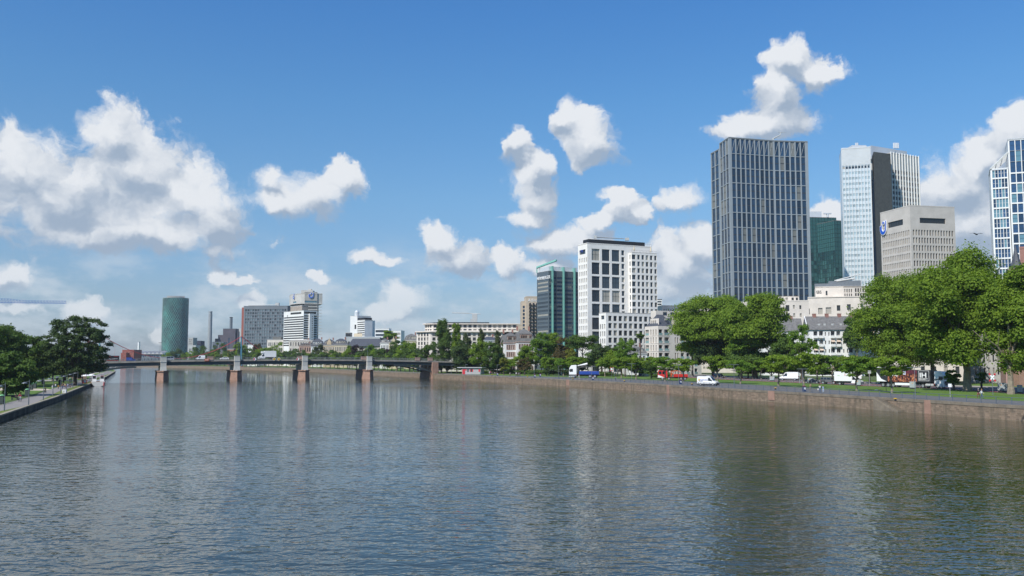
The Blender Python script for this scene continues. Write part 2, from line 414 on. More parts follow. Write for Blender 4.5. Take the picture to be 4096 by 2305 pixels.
def sheet(name, pts, z, mats, zf=None):
    mb = MB(); mb.v = [(p[0], p[1], z if zf is None else zf(p)) for p in pts]
    for t in tessellate_polygon([[Vector((p[0], p[1], 0)) for p in pts]]):
        A, B, C_ = (Vector(v2(pts[q])) for q in t)
        mb.f.append(tuple(t) if (B - A).cross(C_ - A) > 0 else (t[0], t[2], t[1])); mb.m.append(0)
    return struct(name, mb, mats)
def strip(name, line, w0, w1, z, mats, fn=struct):
    a, b = offset(line, w0), offset(line, w1); mb = MB()
    for i in range(len(line) - 1): mb.quad((a[i].x, a[i].y, z), (b[i].x, b[i].y, z), (b[i + 1].x, b[i + 1].y, z), (a[i + 1].x, a[i + 1].y, z))
    return fn(name, mb, mats)
def grassmat(name, a, b, c, s=0.35):
    m, nt_, bs = nt_new(name); LL = nt_.links.new
    g = N(nt_, "ShaderNodeNewGeometry")
    n1 = N(nt_, "ShaderNodeTexNoise", i_Scale=s, i_Detail=8.0, i_Roughness=0.7); LL(g.outputs["Position"], n1.inputs["Vector"])
    n2 = N(nt_, "ShaderNodeTexNoise", i_Scale=s * 0.15, i_Detail=4.0); LL(g.outputs["Position"], n2.inputs["Vector"])
    r = N(nt_, "ShaderNodeValToRGB"); e = r.color_ramp.elements
    e[0].position = 0.34; e[0].color = col(a); e[1].position = 0.66; e[1].color = col(b)
    q = e.new(0.78); q.color = col(c)
    ad = N(nt_, "ShaderNodeMath", operation="MULTIPLY_ADD", i_1=0.45); LL(n2.outputs["Fac"], ad.inputs[0])
    mu = N(nt_, "ShaderNodeMath", operation="MULTIPLY", i_1=0.6); LL(n1.outputs["Fac"], mu.inputs[0]); LL(mu.outputs[0], ad.inputs[2])
    LL(ad.outputs[0], r.inputs[0]); LL(r.outputs[0], bs.inputs["Base Color"]); bs.inputs["Roughness"].default_value = 0.85
    n3 = N(nt_, "ShaderNodeTexNoise", i_Scale=9.0, i_Detail=3.0); LL(g.outputs["Position"], n3.inputs["Vector"])
    bp = N(nt_, "ShaderNodeBump", i_Strength=0.8, i_Distance=0.12); LL(n3.outputs["Fac"], bp.inputs["Height"]); LL(bp.outputs[0], bs.inputs["Normal"])
    return m
M_GRASS = grassmat("lawn", (0.062, 0.122, 0.010), (0.112, 0.190, 0.018), (0.16, 0.20, 0.045))
M_VERGE = grassmat("worn_verge", (0.09, 0.13, 0.015), (0.16, 0.19, 0.03), (0.26, 0.20, 0.11), 0.5)
M_SCRUB = grassmat("town_ground", (0.05, 0.09, 0.02), (0.10, 0.13, 0.04), (0.20, 0.18, 0.12), 0.1)
M_ASPH = pm("asphalt", (0.125, 0.125, 0.13), 0.14, 0.7, 0.85, bump=0.2)
M_PATH = pm("promenade_asphalt", (0.25, 0.225, 0.205), 0.12, 0.5, 0.9, bump=0.2)
M_PATHR = pm("quay_asphalt", (0.125, 0.122, 0.120), 0.12, 0.5, 0.85, bump=0.2)
M_REDL = pm("red_bike_lane", (0.38, 0.075, 0.075), 0.12, 0.8, 0.8)
M_PAVE = pm("pale_paving", (0.33, 0.30, 0.27), 0.15, 0.8, 0.85)
M_GRAVEL = pm("pale_gravel_path", (0.52, 0.44, 0.33), 0.15, 0.8, 0.95)
# quays
def quaymat(name, hue, rowh, mort):
    m, nt_, bs = nt_new(name); LL = nt_.links.new
    uvn = N(nt_, "ShaderNodeUVMap"); g = N(nt_, "ShaderNodeNewGeometry")
    br = N(nt_, "ShaderNodeTexBrick", i_Scale=1.0, offset=0.5); br.inputs["Row Height"].default_value = rowh; br.inputs["Brick Width"].default_value = rowh * 2.3
    br.inputs["Mortar Size"].default_value = 0.02; br.inputs["Color1"].default_value = col(hue, 0.62); br.inputs["Color2"].default_value = col(hue, 1.15); br.inputs["Mortar"].default_value = col(mort)
    LL(uvn.outputs[0], br.inputs["Vector"])
    n1 = N(nt_, "ShaderNodeTexNoise", i_Scale=0.28, i_Detail=6.0, i_Roughness=0.7); LL(g.outputs["Position"], n1.inputs["Vector"])
    mp = N(nt_, "ShaderNodeMapping"); mp.inputs["Scale"].default_value = (1.4, 1.4, 0.25); LL(g.outputs["Position"], mp.inputs[0])
    n2 = N(nt_, "ShaderNodeTexNoise", i_Scale=0.8, i_Detail=5.0); LL(mp.outputs[0], n2.inputs["Vector"])
    r1 = N(nt_, "ShaderNodeMapRange", i_1=0.45, i_2=0.62); LL(n1.outputs["Fac"], r1.inputs[0])
    mx = N(nt_, "ShaderNodeMix", data_type="RGBA"); mx.inputs[7].default_value = (0.19, 0.15, 0.10, 1)
    sc = N(nt_, "ShaderNodeMath", operation="MULTIPLY", i_1=0.6); LL(r1.outputs[0], sc.inputs[0]); LL(sc.outputs[0], mx.inputs[0]); LL(br.outputs["Color"], mx.inputs[6])
    r2 = N(nt_, "ShaderNodeMapRange", i_1=0.5, i_2=0.66); LL(n2.outputs["Fac"], r2.inputs[0])
    mx2 = N(nt_, "ShaderNodeMix", data_type="RGBA"); mx2.inputs[7].default_value = (0.085, 0.075, 0.055, 1)
    sc2 = N(nt_, "ShaderNodeMath", operation="MULTIPLY", i_1=0.55); LL(r2.outputs[0], sc2.inputs[0]); LL(sc2.outputs[0], mx2.inputs[0]); LL(mx.outputs[2], mx2.inputs[6])
    LL(mx2.outputs[2], bs.inputs["Base Color"]); bs.inputs["Roughness"].default_value = 0.9
    bp = N(nt_, "ShaderNodeBump", i_Strength=0.6, i_Distance=0.05); LL(br.outputs["Fac"], bp.inputs["Height"]); bp.invert = True; LL(bp.outputs[0], bs.inputs["Normal"])
    return m
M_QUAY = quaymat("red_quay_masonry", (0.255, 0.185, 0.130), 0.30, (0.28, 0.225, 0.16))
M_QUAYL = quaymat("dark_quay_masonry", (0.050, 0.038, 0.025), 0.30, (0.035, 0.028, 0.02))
M_COPING = pm("weathered_coping", (0.21, 0.175, 0.13), 0.3, 0.5, 0.9, bump=0.4)
M_COPINGL = pm("pale_coping", (0.30, 0.26, 0.19), 0.25, 0.5, 0.9, bump=0.3)
def wallstrip(line, zt, zb=-1.5, cop=0.5, side=1):
    """masonry face with uv along the wall; side=1 land lies right of the line"""
    mb = MB(); mb.uv = []; u = 0
    L2 = []
    for i in range(len(line) - 1):
        a, b = line[i], line[i + 1]; n = max(1, int((b - a).length / 12))
        for k in range(n): L2.append(a.lerp(b, k / n))
    L2.append(line[-1]); back = offset(L2, 0.6 * side)
    for i in range(len(L2) - 1):
        a, b = L2[i], L2[i + 1]; l = (Vector(v2(b)) - Vector(v2(a))).length
        q = [(a.x, a.y, zb), (a.x, a.y, zt - cop), (b.x, b.y, zt - cop), (b.x, b.y, zb)]
        w = [(u, zb), (u, zt - cop), (u + l, zt - cop), (u + l, zb)]
        if side == -1: q.reverse(); w.reverse()
        q.reverse(); w.reverse()
        k = len(mb.v); mb.v += q; mb.f.append((k, k + 1, k + 2, k + 3)); mb.m.append(0); mb.uv += w; u += l
    cp = MB(); fr = offset(L2, -0.07 * side)
    for i in range(len(L2) - 1):
        a, b, c, d = fr[i], fr[i + 1], back[i + 1], back[i]
        if side == -1: a, b, c, d = b, a, d, c
        cp.hexa([(d.x, d.y, zt - cop), (c.x, c.y, zt - cop), (b.x, b.y, zt - cop), (a.x, a.y, zt - cop), (d.x, d.y, zt), (c.x, c.y, zt), (b.x, b.y, zt), (a.x, a.y, zt)])
    return mb, cp
qw = thing("quay_wall", "long red sandstone quay wall with weathered coping along the right bank", "quay wall", QR[5])
mb, cp = wallstrip(QR, ZR)
mb.build("masonry", M_QUAY, qw, QR[5]); cp.build("coping", M_COPING, qw, QR[5])
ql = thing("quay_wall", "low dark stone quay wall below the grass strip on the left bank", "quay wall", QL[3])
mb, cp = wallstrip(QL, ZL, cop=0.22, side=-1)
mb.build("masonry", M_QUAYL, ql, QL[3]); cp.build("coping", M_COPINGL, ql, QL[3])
inner = offset(QR, 0.5); innl = offset(QL, -0.5)
sheet("right_bank_ground", [Vector((1200, -200, 0))] + [Vector((inner[0].x + 60, -200, 0))] + inner + [Vector((-2400, 9000, 0)), Vector((9000, 9000, 0)), Vector((9000, -200, 0))], ZR - 0.02, M_SCRUB)
sheet("left_bank_ground", innl + [Vector((-9000, 1500, 0)), Vector((-9000, -200, 0)), Vector((innl[0].x, -200, 0))], ZL - 0.02, M_GRASS)
sheet("far_ground", [Vector((-9000, 1760, 0)), Vector((-2400, 1760, 0)), Vector((-2400, 9000, 0)), Vector((-9000, 9000, 0))], ZR - 0.04, M_SCRUB)
# river
WAVE = 0.43
M_W, nt_, bs = nt_new("river_water"); LL = nt_.links.new
g = N(nt_, "ShaderNodeNewGeometry")
# wind ripples: slopes taken by finite differences of a wave height made of noise at several sizes
wg = bpy.data.node_groups.new("wave_height", "ShaderNodeTree"); wg.interface.new_socket("p", in_out="INPUT", socket_type="NodeSocketVector"); wg.interface.new_socket("h", in_out="OUTPUT", socket_type="NodeSocketFloat")
gi_, go_ = wg.nodes.new("NodeGroupInput"), wg.nodes.new("NodeGroupOutput"); acc = None
for sc_, an, rot, amp, det in ((0.32, (0.65, 1.1, 1), 0.15, 0.18, 1), (1.05, (0.7, 1.15, 1), 0.25, 0.22, 2), (3.2, (0.9, 1.1, 1), -0.2, 0.055, 1)):
    mp = N(wg, "ShaderNodeMapping"); mp.inputs["Scale"].default_value = an; mp.inputs["Rotation"].default_value = (0, 0, rot); wg.links.new(gi_.outputs[0], mp.inputs[0])
    n_ = N(wg, "ShaderNodeTexNoise", i_Scale=sc_, i_Detail=det, i_Roughness=0.5, i_Distortion=0.3); wg.links.new(mp.outputs[0], n_.inputs["Vector"])
    m_ = N(wg, "ShaderNodeMath", operation="MULTIPLY_ADD", i_1=amp, i_2=0.0); wg.links.new(n_.outputs["Fac"], m_.inputs[0])
    if acc is not None: wg.links.new(acc, m_.inputs[2])
    acc = m_.outputs[0]
wg.links.new(acc, go_.inputs[0])
def wave(off):
    a_ = N(nt_, "ShaderNodeVectorMath", operation="ADD"); a_.inputs[1].default_value = off; LL(g.outputs["Position"], a_.inputs[0])
    q = N(nt_, "ShaderNodeGroup", node_tree=wg); LL(a_.outputs[0], q.inputs[0]); return q.outputs[0]
def wm(op, a, b, c=None):
    n = N(nt_, "ShaderNodeMath", operation=op)
    for i, q in enumerate((a, b, c)):
        if q is None: continue
        if isinstance(q, (int, float)): n.inputs[i].default_value = q
        else: LL(q, n.inputs[i])
    return n.outputs[0]
mp = N(nt_, "ShaderNodeMapping"); mp.inputs["Scale"].default_value = (0.6, 1.6, 1); LL(g.outputs["Position"], mp.inputs[0])
gust = N(nt_, "ShaderNodeTexNoise", i_Scale=0.018, i_Detail=5.0, i_Roughness=0.62); LL(mp.outputs[0], gust.inputs["Vector"])
gr = N(nt_, "ShaderNodeMapRange", i_1=0.34, i_2=0.68, i_3=0.55, i_4=1.4); LL(gust.outputs["Fac"], gr.inputs[0])
h0 = wave((0, 0, 0)); EPS = 0.08; K = WAVE / EPS
cx_ = wm("MULTIPLY", wm("MULTIPLY", wm("SUBTRACT", h0, wave((EPS, 0, 0))), K), gr.outputs[0]); cy_ = wm("MULTIPLY", wm("MULTIPLY", wm("SUBTRACT", h0, wave((0, EPS, 0))), K), gr.outputs[0])
cb = N(nt_, "ShaderNodeCombineXYZ", i_2=1.0); LL(cx_, cb.inputs[0]); LL(cy_, cb.inputs[1]); nn_ = N(nt_, "ShaderNodeVectorMath", operation="NORMALIZE"); LL(cb.outputs[0], nn_.inputs[0]); LL(nn_.outputs[0], bs.inputs["Normal"])
bs.inputs["Base Color"].default_value = (0.031, 0.033, 0.015, 1); bs.inputs["Roughness"].default_value = 0.03; bs.inputs["IOR"].default_value = 1.333; bs.inputs["Specular IOR Level"].default_value = 0.8
wmb = MB(); wmb.quad((-9000, -300, 0), (9000, -300, 0), (9000, 9000, 0), (-9000, 9000, 0)); struct("river_water", wmb, M_W)
# ------------------------------------------------------------------ buildings
WMESH = {}
def window_mesh(w, h, style, mats):
    """one window: frame bars round a recessed pane; x along the wall, y inwards, z up"""
    key = (round(w, 2), round(h, 2), style, tuple(m.name for m in mats))
    if key in WMESH: return WMESH[key]
    mb = MB(); f = min(0.09, w * 0.07)
    nx, nz = {"plain": (1, 1), "two": (2, 1), "three": (3, 1), "four": (2, 2), "sash": (1, 2), "ribbon": (max(2, int(w / 1.6)), 1), "pair": (3, 2), "cross": (1, 2)}[style]
    mb.quad((0, .05, 0), (w, .05, 0), (w, .05, h), (0, .05, h), 0)
    for i in range(nx + 1):
        x = w * i / nx; mb.box(max(0, x - f / 2), min(w, x + f / 2), 0, .06, 0, h, 1)
    for k in range(nz + 1):
        z = h * k / nz; ff = f if style != "pair" or k != 1 else h * 0.06
        mb.box(0, w, 0.004, .056, max(0, z - ff / 2), min(h, z + ff / 2), 1)
    if style == "cross":
        mb.tube((f, -.02, f), (w - f, -.02, h - f), .09, .09, 4, 2 if len(mats) > 2 else 1)
    WMESH[key] = mb.mesh("window", mats); return WMESH[key]
class Bld:
    def __init__(s, name, label, cat, org, group=None):
        s.o = Vector((org[0], org[1], 0)); s.root = thing(name, label, cat, s.o, 0, group)
        s.w = {}; s.win = []
    def mb(s, key, mat):
        if key not in s.w: s.w[key] = (MB(), mat)
        return s.w[key][0]
    def facade(s, p0, p1, z0, z1, rects, key, mat, depth=0.3, gm=None, fm=None, style="plain", pname="window", extra=None):
        """p0->p1 left to right seen from outside; rects = (u0,u1,v0,v1) openings in metres (v from z0)"""
        p0 = Vector((p0[0], p0[1], 0)); p1 = Vector((p1[0], p1[1], 0)); Lg = (p1 - p0).length; d = (p1 - p0) / Lg; n = Vector((d.y, -d.x, 0)); H = z1 - z0
        mb = s.mb(key, mat); gm = gm or G_OFF; fm = fm or M_DMET
        rr = []
        for r in rects:
            u0, u1, v0, v1 = max(0.02, r[0]), min(Lg - .02, r[1]), max(0.02, r[2]), min(H - .02, r[3])
            if u1 - u0 > .1 and v1 - v0 > .1: rr.append((round(u0, 3), round(u1, 3), round(v0, 3), round(v1, 3)) + tuple(r[4:]))
        us = sorted({0.0, Lg} | {q for r in rr for q in r[:2]}); vs = sorted({0.0, H} | {q for r in rr for q in r[2:4]})
        ui = {u: i for i, u in enumerate(us)}; vi = {v: i for i, v in enumerate(vs)}
        hole = [[False] * (len(us) - 1) for _ in range(len(vs) - 1)]
        for r in rr:
            for b in range(vi[r[2]], vi[r[3]]):
                for a in range(ui[r[0]], ui[r[1]]): hole[b][a] = True
        pt = lambda u, v, w=0: (p0.x + d.x * u - n.x * w, p0.y + d.y * u - n.y * w, z0 + v)
        for b in range(len(vs) - 1):
            a = 0
            while a < len(us) - 1:
                if hole[b][a]: a += 1; continue
                e = a
                while e < len(us) - 1 and not hole[b][e]: e += 1
                mb.quad(pt(us[a], vs[b]), pt(us[e], vs[b]), pt(us[e], vs[b + 1]), pt(us[a], vs[b + 1])); a = e
        for r in rr:
            u0, u1, v0, v1 = r[:4]; w = depth + 0.06
            mb.quad(pt(u0, v0), pt(u0, v0, w), pt(u0, v1, w), pt(u0, v1)); mb.quad(pt(u1, v0, w), pt(u1, v0), pt(u1, v1), pt(u1, v1, w))
            mb.quad(pt(u0, v0), pt(u1, v0), pt(u1, v0, w), pt(u0, v0, w)); mb.quad(pt(u0, v1, w), pt(u1, v1, w), pt(u1, v1), pt(u0, v1))
            st = r[4] if len(r) > 4 else style; g_ = r[5] if len(r) > 5 else gm
            mats = (g_, fm) if st != "cross" else (g_, fm, M_LGREY)
            s.win.append((u1 - u0, v1 - v0, st, mats, Vector(pt(u0, v0, depth)), math.atan2(d.y, d.x), pname))
        return d, n, Lg
    def plain(s, pts, z0, z1, key, mat):
        mb = s.mb(key, mat)
        for a, b in zip(pts, pts[1:]): mb.quad((a[0], a[1], z0), (b[0], b[1], z0), (b[0], b[1], z1), (a[0], a[1], z1))
    def finish(s, maxwin=100, stuff="glazing"):
        for key, (mb, mat) in s.w.items():
            if mb.f: mb.build(key, mat, s.root, s.o)
        s.win.sort(key=lambda w: -(w[0] * w[1] * (1 + w[4].z * 0.02)))
        for w, h, st, mats, p, rz, nm in s.win[:maxwin]:
            link(nm, window_mesh(w, h, st, mats), s.root, p - s.o, rz)
        rest = s.win[maxwin:]
        if rest:
            mb = MB(); mats = []
            for w, h, st, ms, p, rz, nm in rest:
                me = window_mesh(w, h, st, ms); i = len(mb.v); c, q = math.cos(rz), math.sin(rz); dx = p - s.o
                mi = []
                for m in ms:
                    m2 = m if not m.name.endswith("glass") else island_twin(m)
                    if m2 not in mats: mats.append(m2)
                    mi.append(mats.index(m2))
                mb.v += [(v.co.x * c - v.co.y * q + dx.x, v.co.x * q + v.co.y * c + dx.y, v.co.z + dx.z) for v in me.vertices]
                for f in me.polygons: mb.f.append(tuple(i + k for k in f.vertices)); mb.m.append(mi[f.material_index])
            o = mb.build(stuff, mats, s.root); o["kind"] = "stuff"
        return s.root
def island_twin(m):
    nm = m.name + "_loose"
    if nm in MATS: return MATS[nm]
    c = m.copy(); c.name = nm; MATS[nm] = c; t = c.node_tree
    for n in list(t.nodes):
        if n.bl_idname == "ShaderNodeObjectInfo":
            g = t.nodes.new("ShaderNodeNewGeometry")
            for l in list(n.outputs["Random"].links): t.links.new(g.outputs["Random Per Island"], l.to_socket)
    return c
def grid(Lg, H, cols, rows, m=(1, 1, 1, 1), fu=0.6, fv=0.6, style=None, sill=0.5, skip=None):
    """even grid of openings; m = margins left,right,bottom,top; fu, fv = share of each bay that is glass"""
    out = []; pu = (Lg - m[0] - m[1]) / cols; pv = (H - m[2] - m[3]) / rows
    for r in range(rows):
        for c in range(cols):
            if skip and skip(c, r): continue
            u = m[0] + pu * (c + .5); v = m[2] + pv * (r + .5) + (sill - .5) * pv * (1 - fv)
            q = (u - pu * fu / 2, u + pu * fu / 2, v - pv * fv / 2, v + pv * fv / 2)
            out.append(q + ((style,) if style else ()))
    return out
def corners(pxl, pxc, pxr, pyt, Y, ang=25.0, D=None):
    """front corner at pxc, top pyt, depth Y; front runs along ang to pxr; left side runs back to pxl"""
    C = P(pxc, pyt, Y); a = dirv(ang); b = dirv(ang + 90)
    Wd = solve_len(C, a, pxr) if pxr else 10
    Dd = D or (solve_len(C, b, pxl) if pxl is not None and pxl < pxc - 1 else 18)
    Dd = max(4, min(Dd, 90)); zt = C.z; C = Vector((C.x, C.y, 0))
    return C, C + a * Wd, C + a * Wd + b * Dd, C + b * Dd, zt, Wd, Dd
def parapet_roof(B, pts, z, mat, key="roof", h=0.5, over=0.12):
    c = sum((Vector((p[0], p[1], 0)) for p in pts), Vector()) / len(pts)
    B.mb(key, mat).prism([(p[0] + (p[0] - c.x) * over / 10, p[1] + (p[1] - c.y) * over / 10) for p in pts], z, z + h)
def hip(mb, A, Bq, Cq, D, z0, z1, inset=0.5, ridge=0.35, over=0.4):
    """hip roof on rectangle A,B,C,D (CCW), ridge along A->B"""
    a = (Bq - A); L_ = a.length; a = a / L_; b = (D - A); W_ = b.length; b = b / W_
    A, Bq, Cq, D = A - a * over - b * over, Bq + a * over - b * over, Cq + a * over + b * over, D - a * over + b * over
    L_ += 2 * over; W_ += 2 * over; q = min(L_ * ridge, W_ * 0.5) if ridge else 0
    r0 = A + b * W_ * .5 + a * q; r1 = Bq + b * W_ * .5 - a * q
    Z = lambda p, z: (p.x, p.y, z)
    mb.quad(Z(A, z0), Z(Bq, z0), Z(r1, z1), Z(r0, z1)); mb.quad(Z(Cq, z0), Z(D, z0), Z(r0, z1), Z(r1, z1))
    mb.tri(Z(Bq, z0), Z(Cq, z0), Z(r1, z1)); mb.tri(Z(D, z0), Z(A, z0), Z(r0, z1)); mb.quad(Z(D, z0), Z(Cq, z0), Z(Bq, z0), Z(A, z0))
def mansard(mb, A, Bq, Cq, D, z0, z1, z2, s1=1.2, s2=4.0, over=0.3):
    def ring(k, z):
        a = (Bq - A).normalized(); b = (D - A).normalized()
        return [(p.x, p.y, z) for p in (A + (a + b) * k, Bq + (b - a) * k, Cq - (a + b) * k, D + (a - b) * k)]
    R_ = [ring(-over, z0), ring(s1, z1), ring(s2, z2)]
    for q, r in zip(R_, R_[1:]):
        for k in range(4): mb.quad(q[k], q[(k + 1) % 4], r[(k + 1) % 4], r[k])
    mb.quad(*R_[2])
def dormers(B, A, Bq, z, n, w, h, mat, roofmat, gm, out=0.1, dep=1.6, m=1.5):
    d = (Bq - A); L_ = d.length; d = d / L_; nn = Vector((d.y, -d.x, 0)); rz = math.atan2(d.y, d.x)
    key = "dormer"
    for i in range(n):
        u = m + (L_ - 2 * m) * (i + .5) / n - w / 2
        mb = MB(); mb.obox(A, d, nn, u, u + w, -dep, out - .1, z, z + h, 0); mb.obox(A, d, nn, u - .12, u + w + .12, -dep, out + .02, z + h, z + h + .18, 1)
        link("dormer", mb.mesh("dormer", (mat, roofmat), B.o), B.root)
        p = A + d * (u + w * .15) + nn * (out - .04); B.win.append((w * .7, h * .75, "two", (gm, mat), Vector((p.x, p.y, z + h * .12)), rz, "window"))
def chimney(B, p, z, h, w=0.9, mat=None):
    mb = MB(); mb.box(p.x - w / 2, p.x + w / 2, p.y - w / 2, p.y + w / 2, z, z + h); mb.box(p.x - w / 2 - .08, p.x + w / 2 + .08, p.y - w / 2 - .08, p.y + w / 2 + .08, z + h, z + h + .15)
    link("chimney", mb.mesh("chimney", mat or M_BROWNB, B.o), B.root)
def simple(name, label, cat, pxl, pxc, pxr, pyt, Y, mat, cols, rows, lcols=None, ang=25.0, fu=.5, fv=.55, z0=2.3, style="plain", gm=None, fm=None, roof=None, D=None, m=(1, 1, 1.5, 1.2), rh=0.6, depth=.25, lfu=None, maxwin=100, group=None):
    """rectangular block with an even window grid on the two faces in view"""
    A, Bq, Cq, D_, zt, Wd, Dd = corners(pxl, pxc, pxr, pyt, Y, ang, D)
    B = Bld(name, label, cat, A, group)
    B.facade(A, Bq, z0, zt, grid(Wd, zt - z0, cols, rows, m, fu, fv, style), "wall", mat, depth, gm, fm)
    if lcols: B.facade(D_, A, z0, zt, grid(Dd, zt - z0, lcols, rows, m, lfu or fu, fv, style), "wall", mat, depth, gm, fm)
    else: B.plain([D_, A], z0, zt, "wall", mat)
    B.plain([Bq, Cq, D_], z0, zt, "wall", mat)
    B.c = (A, Bq, Cq, D_, zt, Wd, Dd)
    if roof: parapet_roof(B, [A, Bq, Cq, D_], zt, roof, h=rh)
    return B
V3 = lambda p, z: Vector((p[0], p[1], z))
# ---- dark office tower with grey mullions, folded front, stepped left side
def dark_tower():
    KS = 520 / 420; Y = 520; c0 = P(2915, 550, Y); zt = c0.z; c0.z = 0; aA = dirv(15.5); aB = dirv(7)
    c1 = c0 + aA * solve_len(V3(c0, zt), aA, 3094); c2 = c1 + aB * solve_len(V3(c1, zt), aB, 3231)
    bl = dirv(97); l1 = c0 + bl * solve_len(V3(c0, zt), bl, 2877)
    s0 = P(2876, 597, 444 * KS); s0.z = 0; bl2 = dirv(101); s1 = s0 + bl2 * solve_len(V3(s0, zt), bl2, 2842)
    B = Bld("office_tower", "tall dark glass office tower with pale grey mullions and a folded front", "tower", c0)
    H = zt - 2.3; crown = 7.6 * KS; rh = 7.06 * KS; nr = int((H - crown) / rh)
    def fac(p, q, cols, m, fu, left=False):
        Lg = (q - p).length; r = []; pu = (Lg - m[0] - m[1]) / cols
        for k in range(cols):
            u = m[0] + pu * (k + .5)
            r.append((u - pu * fu / 2, u + pu * fu / 2, H - crown + .25, H - .55, "cross"))
            for i in range(nr):
                t = H - crown - rh * i; r.append((u - pu * fu / 2, u + pu * fu / 2, t - rh + .35, t - .1, "pair"))
        B.facade(p, q, 2.3, zt, r, "wall", M_ALU, 0.32, G_DARK, M_DMET)
    fac(c0, c1, 9, (1.4, .2), .76); fac(c1, c2, 6, (.2, 1.5), .76)
    fac(l1, c0, 3, (.5, .9), .78, True); fac(s1, s0, 2, (.5, .6), .80, True)
    bk0 = c2 + dirv(80) * 34; bk1 = s1 + dirv(70) * 10
    B.plain([c2, bk0, bk1, s1], 2.3, zt, "wall", M_ALU); B.plain([s0, l1], 2.3, zt, "wall", M_ALU)
    mb = B.mb("roof", M_DCONC); mb.prism([v2(c0), v2(c1), v2(c2), v2(bk0), v2(bk1), v2(s1), v2(s0), v2(l1)], zt - 0.5, zt - .05)
    for p, q in ((c0, c1), (c1, c2), (l1, c0), (s1, s0)):     # coping
        d, n = seg_n(p, q); MB().obox(p, Vector((d.x, d.y, 0)), Vector((n.x, n.y, 0)), 0, (q - p).length, -.6, .06, zt - .02, zt + .35).build("coping", M_ALU, B.root, B.o)
    cr = MB(); p = (c1 + aB * .2 + dirv(97) * 1.2); z = zt + .3
    cr.box(p.x - .5, p.x + .5, p.y - .5, p.y + .5, z - .6, z + 1.6); e = Vector((p.x + 4.4, p.y, z + 3.4)); cr.tube((p.x, p.y, z + 1.2), e, .42, .3, 6); cr.tube(e, e + Vector((.4, 0, 1.6)), .25, .2, 6); cr.tube(e + Vector((-1.4, 0, 1.9)), e + Vector((3.1, 0, 1.6)), .16, .1, 6)
    link("roof_crane", cr.mesh("roof_crane", M_LGREY, B.o), B.root)
    return B.finish()
dark_tower()
